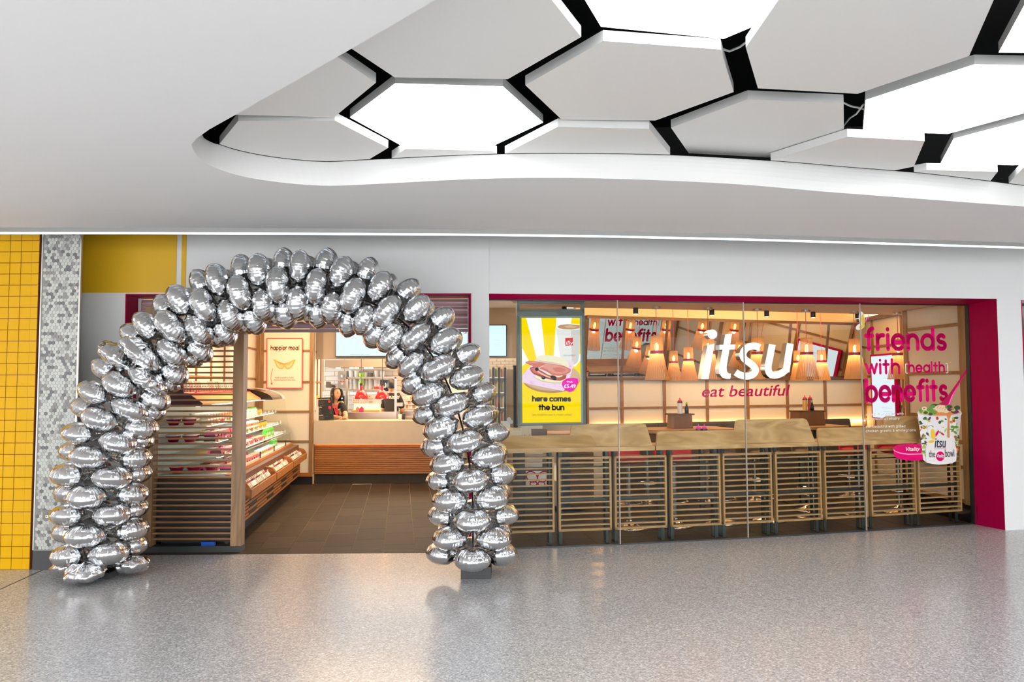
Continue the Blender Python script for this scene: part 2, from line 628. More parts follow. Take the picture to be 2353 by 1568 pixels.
def font_text(mb, s, a, b, h, m=0, upd=Vector((0, 0, 1)), shear=0.0, bold=0.0):
    """plain lettering whose box runs from a to b along the baseline, h = height of the whole box"""
    vs, fs = font_mesh(s, bold)
    if not vs: return
    a, b = Vector(a), Vector(b)
    x0, x1 = min(v.x for v in vs), max(v.x for v in vs)
    y0, y1 = min(v.y for v in vs), max(v.y for v in vs)
    ex = (b - a) / (x1 - x0)
    ey = Vector(upd) * (h / (y1 - y0))
    base = -y0 if y0 < -0.05 else 0
    mb.add([a + ex * (v.x - x0) + ex * (shear * v.y) + ey * v.y for v in vs], fs, m)


def ribbon_solid(mb, pts, w, P, vec, m=0, caps=None):
    """extruded letter stroke with flat ends: pts 2D, w width, P maps 2D to 3D, vec = depth"""
    L, R = [], []
    n = len(pts)
    for i, (x, y) in enumerate(pts):
        x0, y0 = pts[max(i - 1, 0)]
        x1, y1 = pts[min(i + 1, n - 1)]
        l = math.hypot(x1 - x0, y1 - y0)
        nx, ny = -(y1 - y0) / l, (x1 - x0) / l
        L.append((x + nx * w / 2, y + ny * w / 2)); R.append((x - nx * w / 2, y - ny * w / 2))
    if caps:  # horizontal cut of the ends
        L, R = caps(L, R)
    for i in range(n - 1):
        q = [P(*L[i]), P(*R[i]), P(*R[i + 1]), P(*L[i + 1])]
        mb.prism(q, vec, m)


# ================================================================== SETTING
# plan of the facade, found on the ground
LW = Plane(on_floor(322, 1276.5), on_floor(1006, 1271))              # door wall
GP = [on_floor(*p) for p in ((1123, 1265.3), (1425, 1253), (1719, 1238.3), (1991, 1221.8), (2237, 1205))]   # foot of the glass
GPL = [Plane(GP[i], GP[i + 1]) for i in range(4)]
OW = Plane(on_floor(1123, 1269), on_floor(2310, 1219))               # outer face right of the door
ZC = 2.955                                                          # soffit height


def W(px, z, off=0.0):
    """point in picture column px at height z on a line parallel to the glass, off metres behind it"""
    best = None
    for i, pl in enumerate(GPL):
        lo, hi = -0.6 if i == 0 else 0, (pl.b - pl.a).length + (0.8 if i == 3 else 0)
        p = pl.pt(lo, z, -off); q = pl.pt(hi, z, -off)
        if project(p)[0] <= px <= project(q)[0] + 1e-6 or (i == 3 and best is None and px > project(p)[0]) or (i == 0 and px < project(p)[0]):
            for _ in range(40):
                mid = (lo + hi) / 2
                if project(pl.pt(mid, z, -off))[0] < px: lo = mid
                else: hi = mid
            best = pl.pt(lo, z, -off)
            return best
    pl = GPL[2]
    return pl.pt((pl.b - pl.a).length, z, -off)


def Wt(px):
    p, q = W(px - 3, 1.0), W(px + 3, 1.0)
    t = (q - p); t.z = 0
    t.normalize()
    return t, Vector((-t.y, t.x, 0))      # along, inward


# ---- concourse floor
edge = [Vector((-10, LW.pt(-7, 0).y, 0)), LW.a, LW.b] + GP + [Vector((OW.b.x, OW.b.y, 0)), OW.pt(8.2, 0)]
mb = MB()
ring = [Vector((-10, -4.6, 0)), Vector((13, -4.6, 0)), Vector((13, OW.pt(8.2, 0).y, 0))] + list(reversed(edge))
mb.prism(ring, (0, 0, -0.15))
struct(mb.build('floor', M_TERR), 'grey speckled polished terrazzo concourse floor')
j0, j1 = on_floor(-200, 1446), on_floor(97, 1311)
MB().bar(j0 + Vector((0, 0, 0.0005)), j1 + Vector((0, 0, 0.0005)), 0.012, 0.002).build('joint_strip', M_SKIRT, bpy.data.objects['floor'])
# ---- shop floor: slate tiles
mb = MB()
mb.prism([p - Vector((0, 0, 0.006)) for p in edge] + [Vector((12, 18, -0.006)), Vector((-8, 18, -0.006))], (0, 0, -0.14))
shop_floor = struct(mb.build('floor_shop', M_SGROUT), 'dark brown slate tiled shop floor')


def clip(poly, a, b):
    """keep the part of the ground polygon behind line a-b (away from the camera)"""
    t = (b - a).normalized(); n = Vector((-t.y, t.x, 0))
    out = []
    for i, p in enumerate(poly):
        q = poly[(i + 1) % len(poly)]
        dp, dq = (p - a).dot(n) - 0.004, (q - a).dot(n) - 0.004
        if dp >= 0: out.append(p)
        if (dp >= 0) != (dq >= 0): out.append(p + (q - p) * (dp / (dp - dq)))
    return out


ta = Vector((-0.1457, 1, 0)).normalized(); tw = Vector((ta.y, -ta.x, 0))
t0 = on_floor(584, 1275)
tiles = []
for i in range(-5, 33):
    for j in range(-6, 10):
        x0, y0 = i * 0.303, j * 0.606 + (0.303 if i % 2 else 0) - 0.36
        q = [t0 + tw * (x0 + dx) + ta * (y0 + dy) for dx, dy in ((0.003, 0.003), (0.3, 0.003), (0.3, 0.603), (0.003, 0.603))]
        q = [Vector((v.x, v.y, 0)) for v in q]
        c = sum(q, Vector()) / 4
        if c.y > 12.8 or c.x > 5.9 or c.x < -3.75: continue
        for a, b in [(LW.a, LW.b)] + [(GP[k], GP[k + 1]) for k in range(4)]:
            q = clip(q, Vector((a.x, a.y, 0)), Vector((b.x, b.y, 0)))
            if len(q) < 3: break
        if len(q) >= 3:
            tiles.append((c.y, q))
tiles.sort(key=lambda t: t[0])
for k, (yy, q) in enumerate(tiles[:296]):
    MB().prism(q, (0, 0, -0.008)).build('tile', random.choice(M_SLATE), shop_floor)
if len(tiles) > 296:
    mb = MB()
    for yy, q in tiles[296:]:
        mb.prism(q, (0, 0, -0.008))
    mb.build('tile_field', M_SLATE[0], shop_floor)['kind'] = 'stuff'

# ---- soffit with the cloud-shaped opening
outer_px = [(440, 332), (447, 350), (466, 370), (500, 388), (570, 408), (660, 421), (760, 427), (900, 421), (1100, 411), (1300, 409), (1500, 414), (1700, 424), (1900, 441), (2100, 456), (2353, 475)]
inner_px = [(470, 320), (476, 324), (490, 329), (505, 333), (550, 347), (630, 362), (740, 372), (850, 367.5), (1100, 356), (1300, 353.5), (1540, 357), (1770, 370), (1950, 385), (2130, 400), (2353, 427)]
ZI = 3.11


def smooth(pts, n=5):
    out = []
    for i in range(len(pts) - 1):
        p0, p1, p2, p3 = [Vector((*pts[k], 0)) for k in (max(i - 1, 0), i, i + 1, min(i + 2, len(pts) - 1))]
        for k in range(n):
            t = k / n
            v = 0.5 * ((2 * p1) + (p2 - p0) * t + (2 * p0 - 5 * p1 + 4 * p2 - p3) * t * t + (3 * p1 - p0 - 3 * p2 + p3) * t ** 3)
            out.append((v.x, v.y))
    return out + [pts[-1]]


outer_px, inner_px = smooth(outer_px), smooth(inner_px)
rim_o = [on_z(x, y, ZC) for x, y in outer_px]
rim_i = [on_z(x, y, ZI) for x, y in inner_px]
dr = rim_o[-1] - rim_o[-2]
tail_o = [rim_o[-1] + dr * 1.2 + Vector((0, -0.15, 0)), Vector((7.6, 3.6, ZC)), Vector((8.0, 1.2, ZC)), Vector((7.0, -2.5, ZC)), Vector((4.0, -4.2, ZC)), Vector((1.8, -3.0, ZC)), Vector((1.3, -0.5, ZC)), Vector((0.65, 1.74, ZC))]
left_o = [on_z(1000, 0, ZC), on_z(780, 128, ZC), on_z(541, 264, ZC), on_z(482, 297, ZC), on_z(452, 318, ZC)]
loop_o = rim_o + tail_o + left_o
tail_i = []
cen = Vector((3.5, 1.5, 0))
for p in tail_o:
    d = (cen - p); d.z = 0
    tail_i.append(Vector((p.x, p.y, ZI)) + d.normalized() * -0.02)
left_i = [Vector((p.x, p.y, ZI)) + Vector((-0.04, 0.0, 0)) for p in left_o]
loop_i = rim_i + tail_i + left_i
# facade-side soffit edge (parallel to the shopfront)
EDGE = [on_z(-420, 524, ZC), on_z(0, 523.5, ZC), on_z(300, 523.5, ZC), on_z(700, 525, ZC), on_z(1050, 527, ZC), on_z(1373, 531, ZC), on_z(1700, 538.5, ZC), on_z(2050, 549, ZC), on_z(2353, 558.5, ZC)]
EDGE.append(EDGE[-1] + (EDGE[-1] - EDGE[-2]) * 3)
EDGE.insert(0, Vector((-10, EDGE[0].y, ZC)))
bm = bmesh.new()
outl = [Vector((-10, -4.6, ZC)), Vector((EDGE[-1].x, -4.6, ZC))] + list(reversed(EDGE))


def loop_edges(pts):
    vs = [bm.verts.new(p) for p in pts]
    return [bm.edges.new((vs[i], vs[(i + 1) % len(vs)])) for i in range(len(vs))]


es = loop_edges(outl) + loop_edges(loop_o)
bmesh.ops.triangle_fill(bm, use_beauty=True, use_dissolve=False, edges=es)
me = bpy.data.meshes.new('ceiling')
bm.to_mesh(me); bm.free()
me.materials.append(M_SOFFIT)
ceil = bpy.data.objects.new('ceiling', me); C.objects.link(ceil)
OFF[ceil.name] = Vector()
struct(ceil, 'smooth white soffit with a cloud-shaped opening')
# cove lip around the opening: bullnose from the soffit up to the inner rim
mb = MB()
n = len(loop_o)
NS = 7
prof = []
for k in range(NS + 1):
    a = k / NS * PI / 2
    prof.append((1 - math.cos(a), math.sin(a)))
for i in range(n):
    for (f0, g0), (f1, g1) in zip(prof, prof[1:]):
        j = (i + 1) % n
        def L(q, f, g):
            o, nn = loop_o[q], loop_i[q]
            return Vector((o.x + (nn.x - o.x) * f, o.y + (nn.y - o.y) * f, o.z + (nn.z - o.z) * g))
        mb.quad(L(i, f0, g0), L(j, f0, g0), L(j, f1, g1), L(i, f1, g1))
cove = mb.build('cove_lip', M_COVE, ceil, smooth=True)
# black void above
mb = MB()
mb.box(-4.5, -4.5, ZC + 0.03, 10.5, 6.3, 3.75)
mb.f = mb.f[1:]; mb.m = mb.m[1:]
mb.build('dark_void', M_BLACK, ceil)

# ---- edge trim and LED line along the soffit
mb, ml = MB(), MB()
for p, q in zip(EDGE, EDGE[1:]):
    up = Vector((0, 0, 0.02)); dn = Vector((0, 0, -0.036))
    y = Vector((0, 0.05, 0))
    mb.prism([p + up, p + dn, q + dn, q + up], y)
    e = Vector((0, 0.012, 0))
    ml.prism([p + dn + e, p + dn + e + Vector((0, 0, -0.014)), q + dn + e + Vector((0, 0, -0.014)), q + dn + e], Vector((0, 0.022, 0)))
tr = struct(mb.build('trim_1', M_ALU), 'grey metal edge of the soffit')
ml.build('led_strip', M_LED, tr)['label'] = 'glowing bluish white strip light'

# structural slab over the gap behind the soffit edge
struct(MB().box(-12, -5, 3.8, 26, 20, 3.9).build('slab', M_WALL), 'structural slab above the suspended ceilings')
# ---- hexagonal ceiling panels


def rim_run(x0, x1, up=1.5):
    """points just inside the inner rim from picture column x0 to x1"""
    out = []
    n_ = 14
    for i in range(n_ + 1):
        x = x0 + (x1 - x0) * i / n_
        for (xa, ya), (xb, yb) in zip(inner_px, inner_px[1:]):
            if xa <= x <= xb:
                out.append((x, ya + (yb - ya) * (x - xa) / (xb - xa) - up)); break
    return out


ZR = 3.105
HEX = [
    ('A', 1, 3.17, [(908, 191.6), (1156, 198.7), (1248, 281.6), (1124.7, 339.4), (921.9, 334.5), (804, 269.9)], 'lit white hexagon light over the balloon arch, whole hexagon in view'),
    ('B', 0, 3.12, [(700, 40), (907, 178), (1166.8, 182), (1335.5, 85), (1180, -110), (900, -140)], 'large unlit white hexagon panel cut off by the soffit at the top'),
    ('C', 0, 3.12, [(640, 40), (864, 190), (767, 270), (470, 262), (400, 180)], 'unlit white hexagon panel half hidden by the soffit, left of the arch light'),
    ('D', 0, ZR, [(547.4, 278), (769, 277), (892, 340)] + rim_run(849, 504), 'unlit panel in the narrow left tip of the ceiling opening'),
    ('E', 0, ZR, [(933, 342), (1129, 347)] + rim_run(1142, 900), 'thin sliver of white panel below the arch light at the rim'),
    ('F', 0, 3.14, [(1207, 195.7), (1386, 94), (1656, 113.7), (1686, 211.6), (1506, 277), (1290.5, 275)], 'whole unlit white hexagon panel in the middle of the ceiling opening'),
    ('G', 0, ZR, [(1282, 291.5), (1491.7, 296.5)] + rim_run(1540, 1160), 'unlit white panel at the rim below the middle hexagon'),
    ('H', 1, 3.20, [(1381, 61.6), (1663, 89.5), (1900, -10), (1840, -180), (1460, -200), (1320, -40)], 'lit white hexagon light at the top edge of the picture'),
    ('I', 0, 3.12, [(1713.7, 109), (1741.6, 203), (1970.7, 215.7), (2226.8, 129), (2310, -60), (2060, -160), (1830, -60)], 'big unlit white hexagon panel beside the black gap at upper right'),
    ('J', 0, 3.16, [(1541.7, 293.6), (1717.9, 228), (1938.6, 237.4), (1939.4, 312), (1768.7, 362), (1582.5, 352)], 'unlit white hexagon panel with faint reflections above the shop sign'),
    ('K', 1, 3.18, [(1989, 230), (2239, 148), (2480, 152), (2520, 215), (2177, 308), (1983, 300)], 'lit white hexagon light at the right edge, upper one of the two big ones'),
    ('L', 0, ZR, [(1947, 314.4), (2124.8, 324), (2099.8, 383)] + rim_run(2056, 1771), 'unlit white panel meeting the rim left of the lower right light'),
    ('M', 1, 3.18, [(2191.4, 318.6), (2400, 264), (2560, 280), (2520, 370), (2326.8, 379.8), (2161.4, 374.8)], 'lit white hexagon light at the right edge, lower one near the rim'),
    ('N', 0, ZR, [(2129, 390.7), (2292.6, 394.8)] + rim_run(2276, 2100), 'small sliver of white panel by the rim at the right'),
    ('O', 1, 3.17, [(2360, 0), (2294.7, 120.8), (2520, 122), (2640, 40), (2560, -120)], 'lit hexagon light in the top right corner of the picture'),
    ('P', 0, ZR, [(2351, 386), (2480, 386), (2480, 440)] + rim_run(2352, 2318), 'corner of a white panel where the rim leaves the picture at the right'),
]
for nm, lit, z, pts, lab in HEX:
    P3 = [on_z(x, y, z) for x, y in pts]
    c = sum(P3, Vector()) / len(P3)
    h = 0.05
    root = thing('ceiling_hexagon_light' if lit else 'ceiling_hexagon', lab, 'ceiling light' if lit else 'ceiling panel', c)
    mb = MB()
    k = len(P3)
    T3 = [p + Vector((0, 0, h)) for p in P3]
    for i in range(k):
        mb.quad(P3[i], P3[(i + 1) % k], T3[(i + 1) % k], T3[i])
    mb.poly(T3)
    mb.build('edge_frame', M_PANELSIDE, root)
    MB().poly([p + Vector((0, 0, 0.0005)) for p in P3]).build('diffuser' if lit else 'face_board', M_LIT if lit else M_PANEL, root)
# lit hexagons added out of view to brighten the facade and floor
for x, y in ((2.6, 1.0), (3.6, -1.2), (5.4, -2.2), (-1.6, 0.9), (-3.2, 0.2), (-4.9, 1.0), (-6.3, 2.2), (-6.6, 0.0), (-2.4, -1.6), (-4.2, -2.0), (-0.6, -2.6)):
    P3 = [Vector((x + 0.62 * math.cos(a), y + 0.62 * math.sin(a), 3.18 if x > 2 and y > -3 else ZC - 0.08)) for a in [i * PI / 3 for i in range(6)]]
    root = thing('ceiling_hexagon_light', 'lit white hexagon added past the picture edge to brighten the facade', 'ceiling light', (x, y, P3[0].z), 'fill lights added past the picture edge')
    MB().prism([p + Vector((0, 0, 0.002)) for p in P3], (0, 0, 0.07)).build('edge_frame', M_PANELSIDE, root)
    MB().poly(P3).build('diffuser', M_LIT, root)
# unlit hexagons of the same ceiling beyond the right edge of the picture
for x, y in ((4.7, 4.5), (4.6, 3.1), (5.9, 3.9), (5.8, 2.4), (7.0, 3.2), (4.5, 1.7), (5.6, 0.9), (6.9, 1.7)):
    P3 = [Vector((x + 0.6 * math.cos(a), y + 0.6 * math.sin(a), 3.17)) for a in [i * PI / 3 for i in range(6)]]
    root = thing('ceiling_hexagon', 'unlit white hexagon panel of the honeycomb ceiling, past the picture edge', 'ceiling panel', (x, y, 3.17), 'ceiling panels past the picture edge')
    MB().prism([p + Vector((0, 0, 0.002)) for p in P3], (0, 0, 0.05)).build('edge_frame', M_PANELSIDE, root)
    MB().poly(P3).build('face_board', M_PANEL, root)
# loose cables in the gaps
for pts, lab in (([(1938, 236), (1955, 244), (1975, 248), (1990, 252)], 'thin white cable looped in the gap left of the upper right light'),
                 ([(1658, 112), (1676, 118), (1700, 108), (1716, 96)], 'thin white cable looped in the black gap beside the big panel'),
                 ([(1938, 290), (1952, 272), (1968, 262), (1984, 240)], 'thin grey cable with a plug in the black gap')):
    tag(MB().tube([on_z(x, y, 3.24) for x, y in pts], 0.006, 6).build('cable', M_PANEL), lab, 'cable')

# ---- door wall (left part of the facade)
ZD = LW.at(690, 675).z


def dL(px, py=900): return LW.d_of(LW.at(px, py))


def wallbox(mb, pl, d0, d1, z0, z1, thick, off=0.0, m=0):
    a, b = pl.pt(d0, 0, off), pl.pt(d1, 0, off)
    return mb.prism([a + Vector((0, 0, z0)), b + Vector((0, 0, z0)), b + Vector((0, 0, z1)), a + Vector((0, 0, z1))], -pl.n * thick, m)


x_pil = on_floor(165, 1310)
mb = MB()
wallbox(mb, LW, dL(160), dL(288.5, 680), 0, 3.3, 0.34)
wallbox(mb, LW, dL(288.5, 680), dL(1083, 680), ZD, 3.3, 0.34)
d2, d3 = dL(1083, 690), dL(1123.5, 690)
wallbox(mb, LW, d2, d3, 0, 3.3, 0.30)
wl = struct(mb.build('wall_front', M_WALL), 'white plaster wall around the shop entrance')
mb = MB()
wallbox(mb, LW, dL(170, 600), dL(406, 600), LW.at(300, 673).z, 3.2, 0.006, 0.006)
wallbox(mb, LW, dL(417.5, 600), dL(428, 600), LW.at(300, 673).z, 3.2, 0.006, 0.006)
mb.build('yellow_band', M_YELP, wl)['label'] = 'mustard yellow painted band with a thin white stripe'
# magenta reveal of the entrance
mb = MB()
a, b = dL(288.5, 680), dL(1083, 680)
wallbox(mb, LW, a, a + 0.012, 0, ZD, 0.33, 0.002)
wallbox(mb, LW, a, b, ZD - 0.012, ZD, 0.33, 0.002)
wallbox(mb, LW, b - 0.012, b, 0, ZD, 0.33, 0.002)
wallbox(mb, LW, b - 0.035, b, 0, ZD, 0.02, -0.22)
struct(mb.build('trim_2', M_MAG), 'magenta lining of the shop entrance')
# rolled-up shutter
rs = thing('roller_shutter', 'mauve metal roller shutter rolled up at the top of the entrance', 'shutter', LW.pt((a + b) / 2, 2.2, -0.25))
for k in range(4):
    z1 = ZD - 0.03 - k * 0.074
    mb = MB()
    ps = []
    for i in range(6):
        f = i / 5
        ps.append((z1 - 0.07 * f, 0.012 * math.sin(PI * f)))
    for (za, oa), (zb, ob_) in zip(ps, ps[1:]):
        mb.quad(LW.pt(a + 0.04, za, -0.25 + oa), LW.pt(b - 0.04, za, -0.25 + oa), LW.pt(b - 0.04, zb, -0.25 + ob_), LW.pt(a + 0.04, zb, -0.25 + ob_))
    wallbox(mb, LW, a + 0.04, b - 0.04, z1 - 0.07, z1, 0.01, -0.252)
    mb.build('slat', mat('shutter_mauve', (0.42, 0.27, 0.29), 0.4, 0.2), rs)
mb = MB(); wallbox(mb, LW, a + 0.03, b - 0.03, ZD - 0.36, ZD - 0.328, 0.04, -0.24)
mb.build('bottom_bar', mat('shutter_bar', (0.35, 0.24, 0.22), 0.4), rs)
mb = MB()
for dd in (a + 0.015, b - 0.045):
    wallbox(mb, LW, dd, dd + 0.03, 0, ZD - 0.02, 0.05, -0.23)
mb.build('guide_rail', mat('rail_white', (0.6, 0.55, 0.56), 0.35), rs)

# ---- hexagon mosaic pillar and yellow tiled wall
PF = Plane(on_floor(75, 1310), on_floor(165, 1310))
pr = on_floor(165, 1310); pl_ = on_floor(75, 1310)
pe = LW.at(187, 700); pe.z = 0
mb = MB()
mb.prism([pl_, pr, pe, Vector((pl_.x, pe.y, 0))], (0, 0, 3.3))
pil = struct(mb.build('pillar', mat('mosaic_grout', (0.26, 0.255, 0.235), 0.7)), 'column clad in small grey and white hexagon mosaic')
HM = [mat('mosaic_%d' % i, c, 0.3) for i, c in enumerate([(0.50, 0.51, 0.47), (0.38, 0.38, 0.36), (0.24, 0.23, 0.22), (0.14, 0.137, 0.14)])]
mb = MB()
wdt = (pr - pl_).length
hw = 0.0315
row = 0
z = 0.19
while z < 3.1:
    x = hw / 2 + (hw / 2 if row % 2 else 0) + 0.012
    while x < wdt - 0.012:
        r = hw / math.sqrt(3) * 0.94
        k = random.choices([0, 1, 2, 3], [0.52, 0.2, 0.17, 0.11])[0]
        mb.prism([PF.pt(x + r * math.sin(q), z + r * math.cos(q), 0.003) for q in [i * PI / 3 for i in range(6)]], -PF.n * 0.004, k)
        x += hw
    z += hw * math.sqrt(3) / 2
    row += 1
sp = Plane(pr, pe)
row, z = 0, 0.19
while z < 3.1:
    x = 0.02 + (0.016 if row % 2 else 0)
    while x < (pe - pr).length - 0.02:
        r = hw / math.sqrt(3) * 0.94
        mb.prism([sp.pt(x + r * math.sin(q), z + r * math.cos(q), 0.003) for q in [i * PI / 3 for i in range(6)]], -sp.n * 0.004, 0)
        x += hw
    z += hw * math.sqrt(3) / 2
    row += 1
mb.build('hexagon_mosaic', HM, pil)['kind'] = 'stuff'
mb = MB()
for d in (0.0, wdt):
    wallbox(mb, PF, d - 0.006, d + 0.006, 0.17, 3.1, 0.01, 0.005)
mb.build('corner_trim', M_STEEL, pil)['label'] = 'thin metal corner trim'
mb = MB(); wallbox(mb, PF, 0, wdt, 0, 0.165, 0.02, 0.008)
mb.prism([pr, pe, pe + Vector((0.01, -0.01, 0)), pr + Vector((0.012, 0, 0))], (0, 0, 0.165))
mb.build('skirting_board', M_SKIRT, pil)
# double socket on the pillar
so = thing('wall_socket', 'brushed steel double wall socket low on the mosaic column', 'socket', PF.at(118, 1196))
a_, b_ = PF.at(99, 1172, 0.004), PF.at(139, 1172, 0.004); c_, d_ = PF.at(139, 1194.5, 0.004), PF.at(99, 1194.5, 0.004)
MB().prism([a_, b_, c_, d_], PF.n * 0.008).build('face_plate', mat('plate_steel', (0.20, 0.19, 0.17), 0.45, 0.6), so)
mb = MB()
for (x0, y0, x1, y1) in ((105, 1184, 115, 1191), (122, 1178, 131, 1186)):
    mb.prism([PF.at(x0, y0, 0.012), PF.at(x1, y0, 0.012), PF.at(x1, y1, 0.012), PF.at(x0, y1, 0.012)], PF.n * 0.003)
mb.build('outlet_insert', M_WHITEP, so)
mb = MB()
for x, y in ((110, 1182), (107, 1187), (113, 1187), (126, 1180), (124, 1184), (129, 1184)):
    mb.prism([PF.at(x - 1, y - 1.3, 0.0155), PF.at(x + 1, y - 1.3, 0.0155), PF.at(x + 1, y + 1.3, 0.0155), PF.at(x - 1, y + 1.3, 0.0155)], PF.n * 0.0006)
mb.build('pin_hole', M_BLK, so)
# tiled wall
mb = MB()
tp = Plane(PF.pt(-2.2, 0), PF.pt(0, 0))
wallbox(mb, tp, 0, 2.17, 0, 3.3, 0.3, -0.006)
yt = struct(mb.build('wall_left', M_GROUT), 'wall of square glossy yellow tiles with brown grout')
tz = 26.45 * 6.68 / FL
for i in range(6):
    for j in range(31):
        d1 = 2.17 - i * tz - 0.002
        if i == 0:
            d0 = d1 - tz * 0.62
        else:
            d1 = 2.17 - tz * 0.62 - (i - 1) * tz - 0.003
            d0 = d1 - tz + 0.006
        z0 = j * tz + 0.003
        mb = MB(); wallbox(mb, tp, d0, d1, z0, z0 + tz - 0.006, 0.008, 0.0)
        mb.build('tile', M_YELT, yt)

# ---- outer wall right of the door and the window opening
lowA, lowB = OW.at(1123.5, 674.8), OW.at(2290, 687)
gtop = [GPL[0].at(1123.5, 687.5), GPL[0].at(1421, 690.5), GPL[1].at(1712, 695), GPL[2].at(1988, 698), GPL[3].at(2222, 700.5)]
mb = MB()
bk = -OW.n * 0.1
A3, B3 = Vector((lowA.x, lowA.y, 3.3)), Vector((lowB.x, lowB.y, 3.3))
mb.prism([lowA, lowB, B3, A3], bk)
rb = OW.at(2310, 1219)
r1 = OW.at(2346, 690); r2 = OW.at(2366, 1232)
rz = Vector((r1.x, r1.y, 3.3))
lb0 = Vector((rb.x, rb.y, 0))
mb.prism([lb0, Vector((r2.x, r2.y, 0)), r1, rz, B3, lowB], -OW.n * 0.36)
far_w = OW.pt(OW.d_of(r1) + 3.0, 0)
mb.prism([r1, Vector((far_w.x, far_w.y, r1.z)), Vector((far_w.x, far_w.y, 3.3)), rz], -OW.n * 0.36)
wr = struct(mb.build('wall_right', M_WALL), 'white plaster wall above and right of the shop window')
MB().prism([Vector((r2.x, r2.y, 0)), r1, r1 - OW.n * 0.3, Vector((r2.x, r2.y, 0)) - OW.n * 0.3], OW.t * 0.012).build('reveal_lining', M_MAG, wr)
# shopfront of the next unit, past the right edge
nb0, nb1 = OW.pt(OW.d_of(r1) + 0.02, 0, -0.30), OW.pt(OW.d_of(r1) + 9, 0, -0.30)
nx = struct(MB().prism([nb0, nb1, nb1 + Vector((0, 0, 2.9)), nb0 + Vector((0, 0, 2.9))], -OW.n * 0.05).build('window_3', mat('dark_shopfront', (0.03, 0.04, 0.04), 0.1)), 'dark glazed front of the next shop unit')
mb = MB()
for k in range(1, 6):
    wallbox(mb, OW, OW.d_of(r1) + k * 1.4, OW.d_of(r1) + k * 1.4 + 0.05, 0, 2.6, 0.05, -0.25)
mb.build('mullion', M_DARKSTEEL, nx)
# magenta lining of the window
mb = MB()
n4 = 4
lows = []
for g in gtop:
    px = project(g)[0]
    f = (px - 1123.5) / (2222 - 1123.5)
    lows.append(lowA + (lowB - lowA) * f)
for i in range(4):
    mb.quad(lows[i], lows[i + 1], gtop[i + 1], gtop[i])
    mb.quad(gtop[i], gtop[i + 1], gtop[i + 1] + Vector((0, 0, 0.1)), gtop[i] + Vector((0, 0, 0.1)))
g5 = Vector((GP[4].x, GP[4].y, 0))
mb.quad(lb0, lowB, gtop[4], g5)
struct(mb.build('trim_3', M_MAG), 'magenta lining of the shop window opening')
# glass panes
win = thing('window_1', 'frameless shop window of four tall glass panes', 'window', (GP[2].x, GP[2].y, 0), kind='structure')
for i in range(4):
    p, q = GP[i], GP[i + 1]
    th = -GPL[i].n * 0.010
    g = GPL[i].t * 0.003
    zt0, zt1 = gtop[i].z, gtop[i + 1].z
    MB().prism([p + g + Vector((0, 0, 0.01)), q - g + Vector((0, 0, 0.01)), Vector((q.x, q.y, zt1)) - g, Vector((p.x, p.y, zt0)) + g], th).build('pane', M_GLASS, win)
    mb = MB()
    mb.prism([p + GPL[i].n * 0.004, q + GPL[i].n * 0.004, q + GPL[i].n * 0.004 + Vector((0, 0, 0.014)), p + GPL[i].n * 0.004 + Vector((0, 0, 0.014))], th * 1.8)
    mb.build('floor_channel', M_BLK, win)
    mb = MB()
    mb.prism([Vector((p.x, p.y, zt0 - 0.012)), Vector((q.x, q.y, zt1 - 0.012)), Vector((q.x, q.y, zt1)), Vector((p.x, p.y, zt0))], th * 1.5)
    mb.build('head_channel', M_BLK, win)
    if i < 3:
        j = gtop[i + 1]
        MB().bar(Vector((q.x, q.y, 0.01)), Vector((q.x, q.y, j.z)), 0.010, 0.016, side=GPL[i].t).build('silicone_joint', mat('joint_grey', (0.33, 0.28, 0.24), 0.4), win)
MB().bar(g5, gtop[4], 0.02, 0.05, side=GPL[3].t).build('edge_seal', M_BLK, win)

# ================================================================== BALLOON ARCH
YA = 6.55
path_px = [(232, 1308), (231, 1228), (233, 1150), (238, 1080), (250, 1005), (272, 940), (305, 880), (347, 825), (402, 770), (462, 724), (532, 690), (610, 669), (690, 662), (765, 668), (830, 687), (890, 714), (945, 758), (990, 813), (1025, 875), (1050, 940), (1068, 1005), (1080, 1075), (1086, 1145), (1087, 1215), (1086, 1272)]
pp = [on_y(x, y, YA) for x, y in path_px]
dense = []
for i in range(len(pp) - 1):
    p0, p1, p2, p3 = pp[max(i - 1, 0)], pp[i], pp[i + 1], pp[min(i + 2, len(pp) - 1)]
    for k in range(12):
        t = k / 12
        dense.append(0.5 * ((2 * p1) + (p2 - p0) * t + (2 * p0 - 5 * p1 + 4 * p2 - p3) * t * t + (3 * p1 - p0 - 3 * p2 + p3) * t ** 3))
dense.append(pp[-1])
cum = [0]
for p, q in zip(dense, dense[1:]): cum.append(cum[-1] + (q - p).length)


def along(s):
    s = min(max(s, 0), cum[-1])
    lo, hi = 0, len(cum) - 1
    while hi - lo > 1:
        m = (lo + hi) // 2
        if cum[m] <= s: lo = m
        else: hi = m
    f = (s - cum[lo]) / max(1e-9, cum[hi] - cum[lo])
    return dense[lo].lerp(dense[hi], f), (dense[min(hi + 2, len(dense) - 1)] - dense[max(lo - 2, 0)]).normalized()


